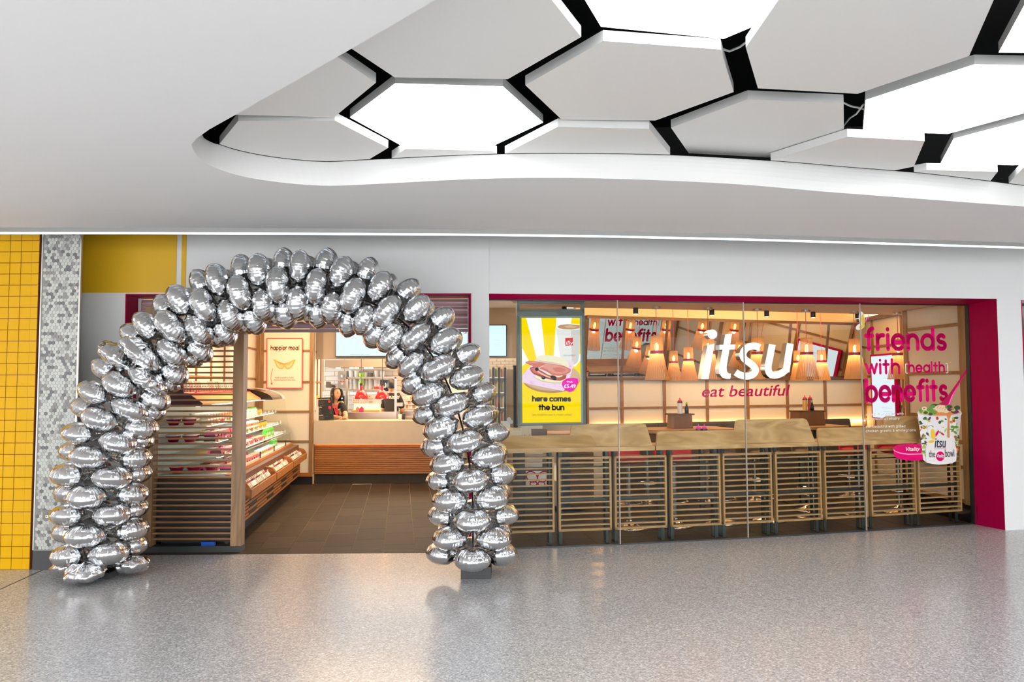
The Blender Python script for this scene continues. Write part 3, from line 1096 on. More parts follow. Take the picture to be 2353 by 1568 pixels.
def foil_mat():
    m = bpy.data.materials.new('silver_foil')
    m.use_nodes = True
    nt = m.node_tree
    b = nt.nodes['Principled BSDF']
    b.inputs['Base Color'].default_value = (0.68, 0.69, 0.70, 1)
    b.inputs['Metallic'].default_value = 1
    b.inputs['Roughness'].default_value = 0.07
    tc = nt.nodes.new('ShaderNodeTexCoord')
    n = nt.nodes.new('ShaderNodeTexNoise'); n.inputs['Scale'].default_value = 34; n.inputs['Detail'].default_value = 4; n.inputs['Distortion'].default_value = 1.5
    v = nt.nodes.new('ShaderNodeTexVoronoi'); v.inputs['Scale'].default_value = 22; v.feature = 'SMOOTH_F1'
    nt.links.new(tc.outputs['Object'], n.inputs['Vector']); nt.links.new(tc.outputs['Object'], v.inputs['Vector'])
    ad = nt.nodes.new('ShaderNodeMath'); ad.operation = 'MULTIPLY_ADD'; ad.inputs[1].default_value = 0.5
    nt.links.new(v.outputs['Distance'], ad.inputs[0]); nt.links.new(n.outputs['Fac'], ad.inputs[2])
    bp = nt.nodes.new('ShaderNodeBump'); bp.inputs['Strength'].default_value = 0.12; bp.inputs['Distance'].default_value = 0.02
    nt.links.new(ad.outputs[0], bp.inputs['Height']); nt.links.new(bp.outputs[0], b.inputs['Normal'])
    return m


M_FOIL = foil_mat()


def balloon_mesh(seed, R=0.153, T=0.096, crumple=0.0):
    rnd = random.Random(seed)
    NA, NR = 84, 20
    npl = rnd.randint(24, 32)
    ph = [rnd.uniform(0, 2 * PI) for _ in range(8)]
    amps = [rnd.uniform(0.5, 1.2) for _ in range(npl * 2)]
    vs, fs = [], []
    sd = Vector((rnd.uniform(0, 50), rnd.uniform(0, 50), rnd.uniform(0, 50)))
    for i in range(NR + 1):
        a = PI * i / NR
        sa, ca = math.sin(a), math.cos(a)
        for j in range(NA):
            q = 2 * PI * j / NA
            seam = sa ** 5
            ridge = sa ** 2.2
            w = amps[int(q / (2 * PI) * npl) % len(amps)]
            pl = math.cos(npl * q + ph[0] + 0.6 * math.sin(3 * q + ph[1]))
            rho = R * sa * (1.022 if i == NR // 2 else 1) * (1 - 0.016 * seam * (1 - pl) * w)
            zz = T * math.copysign(abs(ca) ** 1.06, ca)
            zz *= 1 + 0.085 * ridge * pl * w * (1 if abs(ca) > 0.05 else 0)
            x, y = rho * math.cos(q), rho * math.sin(q)
            # drawn in towards the tied neck at -x
            f = max(0.0, min(1.0, (-x / R - 0.35) / 0.65))
            zz *= 1 - 0.62 * f
            y *= 1 - 0.72 * f
            x -= 0.34 * R * f * f
            p = Vector((x, y, zz))
            d = noise.noise(p * 9 + sd) * 0.004 + noise.noise(p * 24 + sd) * 0.0018
            if crumple:
                d += crumple * (abs(noise.noise(p * 14 + sd)) * 0.05 - 0.012)
            nrm = Vector((x / R / R, y / R / R, zz / T / T))
            if nrm.length > 0: p += nrm.normalized() * d
            vs.append(p)
    for i in range(NR):
        for j in range(NA):
            fs.append((i * NA + j, (i + 1) * NA + j, (i + 1) * NA + (j + 1) % NA, i * NA + (j + 1) % NA))
    me = bpy.data.meshes.new('balloon')
    me.from_pydata(vs, [], fs)
    me.polygons.foreach_set('use_smooth', [True] * len(fs))
    me.materials.append(M_FOIL)
    me.update()
    return me


BAL = [balloon_mesh(i) for i in range(7)]
BALC = [balloon_mesh(40 + i, 0.160, 0.075, 0.7) for i in range(3)]
arch = thing('balloon_arch', 'arch of silver foil balloons in front of the shop entrance', 'balloon arch', (pp[0].x, YA, 0))
OFF[arch.name] = Vector((pp[0].x, YA, 0))
nst = round(cum[-1] / 0.160)
first = True
rb_ = random.Random(5)
nb = 0
for k in range(nst + 1):
    s = 0.0 + k * cum[-1] / nst
    c, T = along(s)
    if k == 0: c = c + Vector((0, 0, 0.0))
    e2 = T.cross(Vector((0, -1, 0))).normalized()
    e1 = e2.cross(T).normalized()
    if e1.y > 0: e1 = -e1
    base = 0 if k % 2 == 0 else 45
    for j in range(4):
        ang = math.radians(base + 90 * j + rb_.uniform(-3, 3))
        rad = e1 * math.cos(ang) + e2 * math.sin(ang)
        cr = 0.240 - 0.034 * abs(T.x) + rb_.uniform(-0.008, 0.012)
        pos = c + rad * cr
        if k == 0: pos.z = max(pos.z, 0.10)
        zax = (T + rad * rb_.uniform(-0.12, 0.12) + e1 * rb_.uniform(-0.08, 0.08)).normalized()
        xax = (rad - zax * rad.dot(zax)).normalized()
        yax = zax.cross(xax)
        special = (j == 0 and k == 12) or (j in (3,) and k == 11) or (k == 11 and j == 0)
        me = rb_.choice(BALC) if special or (k == 0) else rb_.choice(BAL)
        o = bpy.data.objects.new('balloon', me)
        C.objects.link(o)
        o.parent = arch
        sc = rb_.uniform(0.95, 1.03) * (1.0 if not special else 1.12)
        m3 = Matrix(((xax.x, yax.x, zax.x), (xax.y, yax.y, zax.y), (xax.z, yax.z, zax.z)))
        M4 = m3.to_4x4() @ Matrix.Diagonal((sc, sc, sc * rb_.uniform(0.95, 1.05), 1))
        M4.translation = pos - OFF[arch.name]
        o.matrix_local = M4
        nb += 1
mb = MB()
mb.tube([along(cum[-1] * i / 60)[0] for i in range(61)], 0.008, 8)
mb.build('arch_pole', M_BLK, arch)
rb = on_y(1095, 1300, 6.55)
mb = MB(); mb.box(rb.x - 0.125, 6.43, 0.0, rb.x + 0.125, 6.68, 0.095)
mb.prism([Vector((rb.x - 0.09, 6.46, 0.095)), Vector((rb.x + 0.09, 6.46, 0.095)), Vector((rb.x + 0.02, 6.54, 0.2)), Vector((rb.x - 0.05, 6.54, 0.2))], (0, 0.12, 0))
mb.build('base_box', M_BLK, arch)
mb = MB(); mb.box(pp[0].x - 0.11, 6.47, 0.0, pp[0].x + 0.11, 6.66, 0.05)
mb.build('base_box', M_BLK, arch)

# ================================================================== SHOP INTERIOR, LEFT
YB = 12.55


def shoji(mb_parent, pl, d0, d1, z0, z1, vlines, hlines, vw=0.045, hw=0.035, cream=None, proud=0.02):
    """cream paper panes between timber battens on a vertical plane; every pane and batten its own part"""
    vs = [d0] + sorted(vlines) + [d1]
    hs = [z0] + sorted(hlines) + [z1]
    for x0, x1 in zip(vs, vs[1:]):
        for a, b in zip(hs, hs[1:]):
            m = MB(); wallbox(m, pl, x0, x1, a, b, 0.02, 0.0); m.build('panel', cream or M_CREAM, mb_parent)
    for x in [d0 + vw / 2] + sorted(vlines) + [d1 - vw / 2]:
        m = MB(); wallbox(m, pl, x - vw / 2, x + vw / 2, z0, z1, proud, proud); m.build('upright', M_BATTV, mb_parent)
    for h in hlines:
        m = MB(); wallbox(m, pl, d0, d1, h - hw / 2, h + hw / 2, proud, proud * 0.8); m.build('batten', M_BATT, mb_parent)


ZCI = 2.9
# left side wall behind the chilled case
lw0 = LW.pt(a - 0.03, 0, -0.33); lw1 = on_y(587, 900, YB); lw1.z = 0
SL = Plane(lw0, lw1)
mb = MB()
nl = (lw1 - lw0).length
wallbox(mb, SL, 0, nl, 0, ZCI, 0.1, -0.02)
w_ = struct(mb.build('wall_shop_left', M_CREAM), 'shoji panelled side wall behind the chilled case')
shoji(w_, SL, 0, nl, 0.15, ZCI - 0.02, [nl * i / 8 for i in range(1, 8)], [1.25, 1.72, 2.2], vw=0.03, hw=0.026)
# back wall left of the counter
B0, B1 = on_y(587, 900, YB), on_y(720, 900, YB)
SB = Plane((B0.x, YB), (B1.x, YB))
nb_ = (B1 - B0).length


def zB(y, Y=YB, x=650): return on_y(x, y, Y).z


mb = MB(); wallbox(mb, SB, -0.05, nb_, 0, ZCI, 0.1, -0.02)
w2 = struct(mb.build('wall_back', M_CREAM), 'cream shoji wall at the back left of the shop')
shoji(w2, SB, 0, nb_, zB(1091), ZCI - 0.02, [SB.d_of(on_y(601, 900, YB)) + 0.0], [zB(806.6), zB(878.5), zB(946.5), zB(1015)], vw=0.06, hw=0.034)
mb = MB(); wallbox(mb, SB, 0, nb_, zB(1096), zB(1087), 0.03, 0.025); mb.build('bottom_rail', M_CHERRY, w2)
mb = MB(); wallbox(mb, SB, -0.05, nb_, 0, zB(1096), 0.02, 0.01); mb.build('skirting_board', M_BLK, w2)
# return beside the counter
R0 = Vector((B1.x - 0.01, YB, 0)); R1 = on_y(735.5, 900, 13.7); R1.z = 0
SR = Plane(R0, R1)
mb = MB(); wallbox(mb, SR, 0.04, (R1 - R0).length, 0, ZCI, 0.08, -0.02)
w3 = struct(mb.build('wall_return', M_CREAM), 'short shoji return wall beside the serving counter')
mb = MB(); wallbox(mb, SR, 0.03, (R1 - R0).length, 0, zB(1091), 0.03, 0.012); mb.build('skirting_board', M_BLK, w3)
shoji(w3, SR, 0.02, (R1 - R0).length, zB(1091), ZCI - 0.02, [(R1 - R0).length * 0.5], [zB(806.6), zB(878.5), zB(946.5)], vw=0.05, hw=0.03)
# shop ceiling and unseen walls
mb = MB()
mb.prism([Vector((-4.6, LW.a.y + 0.3, ZCI)), Vector((0.2, LW.a.y + 0.3, ZCI)), Vector((0.9, 12.6, ZCI)), Vector((0.9, 17, ZCI)), Vector((-4.6, 17, ZCI))], (0, 0, 0.1))
struct(mb.build('ceiling_shop', M_CEILW), 'plain ceiling over the shop floor')

# ---- poster on the shoji wall
PS = Plane((B0.x, YB - 0.05), (B1.x, YB - 0.05))
po = thing('wall_poster', 'cream poster with thin red frame reading happier meal, on the shoji wall', 'poster', PS.at(655, 835))
q = [PS.at(x, y) for x, y in ((613.5, 778), (695, 778), (694.5, 892.5), (613, 892))]
MB().prism(q, -PS.n * 0.02).build('board', mat('poster_cream', (0.85, 0.74, 0.60), 0.6), po)
mb = MB()
M_RPOS = mat('poster_red', (0.80, 0.04, 0.04), 0.5)
for i in range(4):
    mb.bar(q[i] + PS.n * 0.003, q[(i + 1) % 4] + PS.n * 0.003, 0.012, 0.012, side=PS.n)
mb.build('red_frame', M_RPOS, po)


def PP(x, y, o=0.004):  # poster close-up coordinates
    return PS.at(540 + x * 0.12754, 760 + y * 0.12754, o)


for w_s, xa, xb in (('happier', 642, 935), ('meal', 965, 1155)):
    mb = MB(); stroke_text(mb, w_s, PP(xa, 355), PP(xb, 355), 0.060, 0.24)
    mb.build('heading_print', mat('print_salmon', (0.85, 0.22, 0.09), 0.6), po)
mb = MB()
crn = [(683, 515), (712, 520), (800, 565), (890, 590), (960, 575), (1050, 525), (1100, 522), (1080, 560), (1040, 640), (985, 690), (930, 698), (890, 655), (850, 698), (800, 690), (750, 650), (715, 570)]
mb.poly([PP(x, y) for x, y in crn], 0)
mb.poly([PP(x, y, 0.006) for x, y in [(740, 560), (800, 610), (870, 625), (850, 670), (800, 670), (760, 620)]], 1)
mb.poly([PP(x, y, 0.006) for x, y in [(1040, 560), (980, 610), (910, 630), (935, 675), (990, 660), (1030, 610)]], 1)
mb.poly([PP(x, y, 0.006) for x, y in [(740, 545), (800, 572), (890, 598), (960, 585), (900, 612), (810, 600)]], 2)
mb.build('dumpling_print', [mat('print_gold', (0.80, 0.45, 0.14), 0.6), mat('print_straw', (0.88, 0.62, 0.30), 0.6), mat('print_orange', (0.75, 0.30, 0.06), 0.6)], po)
mb = MB()
pts = [PP(680, 685), PP(655, 770), PP(648, 860), PP(660, 970)]
for p, r in zip(pts, pts[1:]): mb.bar(p, r, 0.006, 0.001, side=PS.t)
mb.bar(PP(640, 940), PP(662, 975), 0.006, 0.001, side=PS.t); mb.bar(PP(680, 935), PP(662, 975), 0.006, 0.001, side=PS.t)
mb.build('arrow_print', M_RPOS, po)
mb = MB()
font_text(mb, 'health yourself to freshly', PP(722, 860), PP(1062, 860), 0.034)
font_text(mb, 'steamed gyoza & bao buns', PP(700, 902), PP(1088, 902), 0.034)
mb.build('small_print', mat('print_brown', (0.30, 0.12, 0.03), 0.6), po)

# ---- slatted end screen
YS = on_floor(420, 1271).y + 0.03
sx = lambda px: on_y(px, 1250, YS).x
sz = lambda py: on_y(440, py, YS).z
scr = thing('slatted_screen', 'tall slatted timber screen at the near end of the chilled case', 'screen', (sx(440), YS, 0))
MB().box(sx(321), YS - 0.01, 0, sx(553.5), YS + 0.12, sz(1256)).build('plinth', mat('plinth_black', (0.02, 0.022, 0.021), 0.5), scr)
ZTOP = 2.38
for x0, x1 in ((322, 346.5), (529, 553)):
    MB().box(sx(x0), YS, sz(1256), sx(x1), YS + 0.11, ZTOP).build('post', M_WALNUTV, scr)
k = 0
z = sz(1242)
while z < ZTOP - 0.02:
    MB().box(sx(338), YS + 0.02, z, sx(530.5), YS + 0.085, z + 0.016).build('slat', M_WALNUT, scr)
    z += 0.0537
MB().box(sx(347), YS + 0.1, sz(1250), sx(529), YS + 0.11, sz(1107)).build('back_board', mat('carcass_black', (0.02, 0.016, 0.013), 0.6), scr)
MB().box(sx(460), YS + 0.02, sz(1256), sx(490), YS + 0.06, sz(1247)).build('blue_block', mat('blue_block', (0.0, 0.06, 0.35), 0.4), scr)

# ---- chilled display case, built along the side wall
cu_ = Vector((-0.137, 1, 0)).normalized(); cw_ = Vector((cu_.y, -cu_.x, 0))
cs = on_floor(553, 1266) + cu_ * 0.08
CF = Frame((cs.x, cs.y, 0), cw_, cu_)
case = thing('chilled_case', 'open chilled display case with timber base along the left wall', 'display case', CF(-0.45, 2.3, 0))
LC = 4.45
mb = MB(CF); mb.box(-0.86, 0.14, 0.20, -0.075, LC, 0.68); mb.build('base_cabinet', M_DARKWOOD, case)
mb = MB(CF); mb.box(-0.80, 0.14, 0, -0.2, LC, 0.20); mb.build('kick_board', M_BLK, case)
for i in range(8):
    z = 0.212 + i * 0.036
    MB(CF).box(-0.075, 0.14, z, -0.05, LC, z + 0.026).build('base_slat', M_CHERRY, case)
for i in range(4):
    for j in range(3):
        u = 0.55 + i * 1.05
        z = 0.25 + j * 0.072
        MB(CF).box(-0.052, u, z, -0.046, u + 0.42, z + 0.034).build('vent_slot', M_BLK, case)
# bread trays
for i, (u0, u1) in enumerate(((0.12, 1.62), (1.64, 3.0), (3.02, 4.4))):
    tr_ = MB(CF)
    tr_.box(0.035, u0, 0.47, 0.055, u1, 0.555)
    tray = tr_.build('timber_tray', M_CHERRY, case)
    for uu in (u0, u1 - 0.02):
        m = MB(CF)
        m.prism([CF(0.055, uu, 0.47), CF(0.055, uu, 0.56), CF(0.01, uu, 0.62), CF(-0.17, uu, 0.66), CF(-0.17, uu, 0.47)], cu_ * 0.02)
        m.build('side_board', M_CHERRY, tray)
    m = MB(CF); m.prism([CF(0.04, u0, 0.47), CF(0.04, u0, 0.49), CF(-0.17, u0, 0.56), CF(-0.17, u0, 0.47)], cu_ * (u1 - u0)); m.build('floor_board', M_CHERRY, tray)
    m = MB(CF); m.box(0.036, u0 + 0.02, 0.555, 0.042, u1 - 0.02, 0.60); m.build('clear_guard', M_GLASS2, tray)
MB(CF).box(-0.21, 0.14, 0.68, -0.165, LC, 0.712).build('front_rail', M_CHERRY, case)
M_SHELF = mat('case_white', (0.62, 0.65, 0.60), 0.3)
MB(CF).box(-0.86, 0.14, 0.69, -0.2, LC, 0.72).build('deck', M_SHELF, case)
SH = [(-0.27, 0.895), (-0.335, 1.035), (-0.41, 1.205)]
for w, z in SH:
    MB(CF).box(-0.84, 0.17, z - 0.012, w, LC - 0.02, z).build('shelf', M_SHELF, case)
    MB(CF).box(w, 0.17, z - 0.022, w + 0.006, LC - 0.02, z + 0.03).build('price_strip', M_GLASS2, case)
    k = 0
    while k < 14:
        u = 0.35 + k * 0.3
        MB(CF).box(w + 0.007, u, z - 0.02, w + 0.01, u + 0.07, z + 0.03).build('price_card', M_WHITEP, case)
        k += 1
MB(CF).box(-0.87, 0.14, 0.7, -0.85, LC, 1.42).build('back_panel', M_SHELF, case)
MB(CF).box(-0.86, 0.13, 0.70, -0.21, 0.14, 1.41).build('end_glass', M_GLASS2, case)
mb = MB(CF)
mb.prism([CF(-0.86, LC, 0.70), CF(-0.19, LC, 0.70), CF(-0.30, LC, 1.41), CF(-0.86, LC, 1.41)], cu_ * 0.012)
mb.build('end_glass', M_GLASS2, case)
MB(CF).box(-0.205, 0.14, 0.712, -0.197, LC, 0.872).build('front_glass', M_GLASS2, case)
MB(CF).box(-0.208, 0.14, 0.868, -0.194, LC, 0.876).build('glass_edge', mat('glass_edge', (0.25, 0.22, 0.2), 0.3), case)
for u in (0.9, 1.9, 2.9, 3.9):
    MB(CF).box(-0.196, u, 0.712, -0.185, u + 0.02, 0.79).build('glass_clamp', M_DARKSTEEL, case)
M_CANO = wood('canopy_oak', (0.62, 0.38, 0.17), (0.50, 0.28, 0.11), 1, 5)
mb = MB(CF)
mb.prism([CF(-0.455, 0.16, 1.405), CF(-0.455, 0.16, 1.425), CF(-0.60, 0.16, 1.515), CF(-0.86, 0.16, 1.515), CF(-0.86, 0.16, 1.405)], cu_ * 3.2)
mb.build('canopy', M_CANO, case)
mb = MB(CF)
mb.prism([CF(-0.44, 0.14, 1.395), CF(-0.44, 0.14, 1.43), CF(-0.58, 0.14, 1.53), CF(-0.86, 0.14, 1.53), CF(-0.86, 0.14, 1.395)], cu_ * 0.02)
mb.prism([CF(-0.62, 0.14, 1.53), CF(-0.63, 0.14, 1.60), CF(-0.68, 0.14, 1.635), CF(-0.80, 0.14, 1.635), CF(-0.80, 0.14, 1.53)], cu_ * 0.02)
mb.build('canopy_end', mat('end_maroon', (0.05, 0.006, 0.008), 0.5), case)
mb = MB(CF)
ps = [CF(-0.86, 3.4, 1.40)] + [CF(-0.86 + 0.56 * math.sin(q), 3.4, 1.40 + 0.17 * math.cos(q)) for q in [i * PI / 16 for i in range(9)]]
mb.prism(ps, cu_ * (LC - 3.4 - 0.2)); cc = mb.build('curved_canopy', M_BLKG, case)
mb = MB(CF)
ps = [CF(-0.86, LC - 0.2, 1.395)] + [CF(-0.86 + 0.57 * math.sin(q), LC - 0.2, 1.40 + 0.175 * math.cos(q)) for q in [i * PI / 16 for i in range(9)]]
mb.prism(ps, cu_ * 0.2); mb.build('canopy_cap', mat('cap_white', (0.7, 0.62, 0.58), 0.3), case)
M_CASELED = emit('case_led', (0.95, 1.0, 0.92), 6)
for w, z in [(-0.50, 1.40)] + [(w - 0.02, z - 0.014) for w, z in SH]:
    MB(CF).box(w - 0.03, 0.25, z - 0.010, w, LC - 0.15, z - 0.001).build('light_tube', M_CASELED, case)
MB(CF).box(-0.62, 0.16, 1.515, -0.60, 3.35, 1.532).build('red_rail', mat('rail_red', (0.5, 0.03, 0.03), 0.5), case)

# ---- goods
PK = {}


def pack(name, kind):
    """one product at the origin facing +x of the case frame"""
    if kind == 'bowl':
        mb = MB(); mb.lathe([(0.045, 0), (0.07, 0.05), (0.072, 0.06)], 14); mb.lathe([(0.074, 0.06), (0.072, 0.07), (0.05, 0.078), (0.0, 0.08)], 14, m=1)
        return mb.build(name, [mat('bowl_maroon', (0.30, 0.0, 0.04), 0.3), mat('bowl_lid', (0.7, 0.62, 0.6), 0.2)])
    if kind == 'sushi':
        mb = MB(); mb.box(-0.055, -0.06, 0, 0.055, 0.06, 0.016, 0)
        for i in range(3):
            for j in range(3):
                mb.box(-0.048 + i * 0.033, -0.052 + j * 0.036, 0.016, -0.02 + i * 0.033, -0.022 + j * 0.036, 0.036, 1 + (i + j) % 3)
        mb.prism([Vector((-0.055, -0.06, 0.016)), Vector((0.055, -0.06, 0.016)), Vector((0.05, -0.055, 0.046)), Vector((-0.05, -0.055, 0.046))], (0, 0.012, 0), 4)
        mb.box(-0.03, -0.03, 0.044, 0.052, 0.035, 0.047, 4)
        mb.box(0.0545, -0.05, 0.004, 0.057, 0.05, 0.038, 5)
        return mb.build(name, [M_BLK, mat('rice', (0.85, 0.80, 0.70), 0.6), mat('salmon', (0.80, 0.28, 0.10), 0.5), mat('nori', (0.05, 0.07, 0.04), 0.6), mat('lid_clear', (0.85, 0.85, 0.83), 0.2), mat('sleeve_pink', (0.75, 0.10, 0.25), 0.5)])
    if kind == 'salad':
        mb = MB(); mb.lathe([(0.045, 0), (0.056, 0.045)], 10, m=0); mb.lathe([(0.057, 0.045), (0.05, 0.056), (0, 0.056)], 10, m=1); mb.lathe([(0.053, 0.012), (0.0555, 0.034)], 10, m=2)
        return mb.build(name, [mat('tub_cream', (0.80, 0.72, 0.55), 0.3), M_WHITEP, mat('tub_band', (0.65, 0.35, 0.12), 0.5)])
    if kind == 'bottle':
        mb = MB(); mb.lathe([(0.028, 0), (0.028, 0.07), (0.012, 0.09), (0.012, 0.094)], 10, m=0); mb.lathe([(0.0285, 0.015), (0.0285, 0.055)], 10, m=1); mb.lathe([(0.014, 0.094), (0.014, 0.106), (0, 0.106)], 10, m=2)
        return mb.build(name, [mat('juice_pale', (0.62, 0.72, 0.55), 0.2), M_WHITEP, mat('cap_green', (0.10, 0.45, 0.05), 0.4)])
    if kind == 'green':
        mb = MB(); mb.box(-0.025, -0.028, 0, 0.025, 0.028, 0.085, 0); mb.prism([Vector((-0.025, -0.028, 0.085)), Vector((0.025, -0.028, 0.085)), Vector((0, -0.028, 0.115))], (0, 0.056, 0), 0); mb.box(0.0252, -0.02, 0.02, 0.026, 0.02, 0.06, 1)
        return mb.build(name, [mat('carton_green', (0.09, 0.55, 0.04), 0.4), M_WHITEP])
    if kind == 'orange':
        mb = MB(); mb.box(-0.03, -0.03, 0, 0.03, 0.03, 0.07, 0); mb.box(0.0302, -0.025, 0.03, 0.032, 0.025, 0.06, 1); mb.box(-0.025, -0.025, 0.07, 0.025, 0.025, 0.082, 2)
        return mb.build(name, [mat('carton_orange', (0.85, 0.33, 0.02), 0.4), mat('label_yellow', (0.85, 0.6, 0.05), 0.4), M_BLK])
    if kind == 'bag':
        mb = MB(); mb.prism([Vector((-0.03, -0.035, 0)), Vector((0.03, -0.035, 0)), Vector((0.035, -0.035, 0.05)), Vector((0.0, -0.03, 0.10)), Vector((-0.035, -0.035, 0.05))], (0, 0.065, 0), 0)
        mb.box(0.0, -0.03, 0.09, 0.004, 0.03, 0.115, 1); mb.prism([Vector((0.0325, -0.025, 0.015)), Vector((0.036, -0.025, 0.048)), Vector((0.036, 0.02, 0.048)), Vector((0.0325, 0.02, 0.015))], (0.001, 0, 0), 2)
        return mb.build(name, [mat('bag_clear', (0.74, 0.68, 0.62), 0.25), mat('bag_top', (0.55, 0.03, 0.13), 0.4), mat('bag_label', (0.10, 0.09, 0.09), 0.5)])
    if kind == 'crisps':
        mb = MB(); mb.prism([Vector((-0.02, -0.05, 0)), Vector((0.02, -0.05, 0)), Vector((0.028, -0.05, 0.05)), Vector((0.004, -0.05, 0.105)), Vector((-0.004, -0.05, 0.105)), Vector((-0.028, -0.05, 0.05))], (0, 0.096, 0), 0)
        mb.box(0.020, -0.04, 0.006, 0.0285, 0.036, 0.03, 1); mb.box(0.018, -0.03, 0.05, 0.0285, 0.028, 0.062, 2); mb.v = [Vector((v.x, v.y, v.z * 1.15)) for v in mb.v]
        return mb.build(name, [mat('crisp_pale', (0.82, 0.76, 0.68), 0.35), mat('crisp_red', (0.42, 0.03, 0.02), 0.4), mat('crisp_dark', (0.05, 0.025, 0.02), 0.4)])


GOODS = {'bowl': ('takeaway_bowl', 'bowl'), 'sushi': ('sushi_box', 'sushi box'), 'salad': ('salad_tub', 'salad tub'), 'bottle': ('drink_bottle', 'bottle'), 'green': ('drink_carton', 'drink carton'), 'orange': ('snack_carton', 'snack box'), 'bag': ('snack_bag', 'snack bag'), 'crisps': ('crisp_packet', 'crisp packet')}
TXT = {'bowl': 'maroon takeaway bowl', 'sushi': 'small boxed meal with a * top', 'salad': 'small salad tub with * band', 'bottle': 'small pale green drink bottle with white label', 'green': 'bright green gable topped drink carton', 'orange': 'small orange and yellow snack box with black lid', 'bag': 'small clear snack bag with a * fold', 'crisps': '* crisp packet standing upright'}
PC = lambda n, c: (n, mat('pack_' + n.replace(' ', '_'), c, 0.35))
VAR = {'crisps': (0, [PC('white', (0.62, 0.57, 0.50)), PC('greyish', (0.40, 0.35, 0.30)), PC('pinkish', (0.55, 0.32, 0.28))]),
       'sushi': (4, [PC('clear white', (0.75, 0.72, 0.68)), PC('hot pink', (0.70, 0.03, 0.25)), PC('salmon orange', (0.75, 0.30, 0.12)), PC('dark maroon', (0.16, 0.01, 0.03)), PC('golden', (0.65, 0.42, 0.14)), PC('pale pink', (0.75, 0.40, 0.42))]),
       'bag': (1, [PC('deep pink', (0.60, 0.02, 0.16)), PC('black', (0.02, 0.02, 0.02)), PC('cream', (0.70, 0.60, 0.48)), PC('red', (0.55, 0.03, 0.03))]),
       'salad': (2, [PC('orange', (0.70, 0.32, 0.08)), PC('leaf green', (0.16, 0.40, 0.06)), PC('tan', (0.50, 0.33, 0.18)), PC('rose', (0.65, 0.12, 0.18))])}
crz = math.atan2(cw_.y, cw_.x)


def goods(kind, spots, where, grp):
    for (w, u, z, dz) in spots:
        nm, cat = GOODS[kind]
        p = CF(w, u, z)
        if kind not in PK:
            PK[kind] = pack(nm, kind)
            o = PK[kind]
        else:
            o = PK[kind].copy(); C.objects.link(o)
        o.location = p
        o.rotation_euler = (0, 0, crz + dz)
        tx = TXT[kind]
        if kind in VAR:
            slot, opts = VAR[kind]
            cn, cm = rg.choice(opts)
            o.material_slots[slot].link = 'OBJECT'
            o.material_slots[slot].material = cm
            tx = tx.replace('*', cn)
        tag(o, tx + ' ' + where, cat, grp)


rg = random.Random(3)
jit = lambda: rg.uniform(-0.06, 0.06)
goods('bowl', [(-0.72, 0.32, 0.72, jit()), (-0.55, 0.32, 0.72, jit()), (-0.38, 0.34, 0.72, 0)], 'on the deck at the near end of the case', 'bowls on the deck of the chilled case')
goods('bowl', [(-0.76, 0.32, 1.035, 0), (-0.60, 0.32, 1.035, 0), (-0.60, 0.48, 1.035, 0)], 'on the middle shelf at the near end of the case', 'bowls on the middle shelf')
goods('bowl', [(-0.76, 0.32, 1.205, 0), (-0.61, 0.32, 1.205, 0)], 'on the top shelf at the near end of the case', 'bowls on the top shelf')
goods('sushi', [(w, 0.55 + 0.14 * i, 0.72, jit()) for i in range(12) for w in (-0.28, -0.42, -0.56)], 'on the deck of the case', 'sushi boxes on the deck')
goods('salad', [(-0.29, 2.3 + 0.135 * i, 0.72, jit()) for i in range(8)], 'on the deck of the case behind the glass', 'salad tubs on the deck')
goods('green', [(-0.32, 3.5 + 0.08 * i, 0.72, jit()) for i in range(5)], 'on the deck near the far end of the case', 'green cartons on the deck')
goods('sushi', [(w, 0.36 + 0.14 * i, 0.895, jit()) for i in range(18) for w in (-0.34, -0.47)], 'on the lowest shelf of the case', 'sushi boxes on the lowest shelf')
goods('green', [(-0.33, 3.0 + 0.085 * i, 0.895, jit()) for i in range(8)], 'on the lowest shelf of the case', 'green cartons on the lowest shelf')
goods('sushi', [(w, 0.36 + 0.14 * i, 1.035 + dz, jit()) for i in range(10) for dz in (0, 0.047) for w in ((-0.40,) if i == 0 else (-0.40, -0.53))], 'stacked on the middle shelf of the case', 'sushi boxes on the middle shelf')
goods('salad', [(-0.39, 1.8 + 0.13 * i, 1.035 + dz, jit()) for i in range(7) for dz in (0, 0.056)], 'stacked on the middle shelf of the case', 'salad tubs on the middle shelf')
goods('orange', [(-0.39, 2.8 + 0.085 * i, 1.035, jit()) for i in range(7)], 'on the middle shelf of the case', 'snack boxes on the middle shelf')
goods('salad', [(w, 0.36 + 0.125 * i, 1.205 + dz, jit()) for i in range(10) for dz in (0, 0.056) for w in ((-0.47,) if i == 0 else (-0.47, -0.6))], 'stacked on the top shelf of the case', 'salad tubs on the top shelf')
goods('bottle', [(-0.45, 1.65 + 0.075 * i, 1.205, jit()) for i in range(18)], 'on the top shelf of the case', 'bottles on the top shelf')
goods('orange', [(-0.45, 3.05 + 0.075 * i, 1.205, jit()) for i in range(4)], 'at the end of the top shelf', 'snack boxes on the top shelf')
goods('bag', [(-0.01 - 0.07 * r, 0.2 + 0.082 * i + 0.03 * r, 0.505 + 0.035 * r, jit() * 3) for i in range(16) for r in (0, 1)], 'in the nearest timber tray', 'snack bags in the nearest tray')
goods('bag', [(-0.01 - 0.07 * r, 1.72 + 0.09 * i + 0.03 * r, 0.505 + 0.035 * r, jit() * 3) for i in range(13) for r in (0, 1)], 'in the middle timber tray', 'snack bags in the middle tray')
goods('bag', [(-0.01 - 0.07 * r, 3.1 + 0.09 * i + 0.03 * r, 0.505 + 0.035 * r, jit() * 3) for i in range(13) for r in (0, 1)], 'in the farthest timber tray', 'snack bags in the farthest tray')
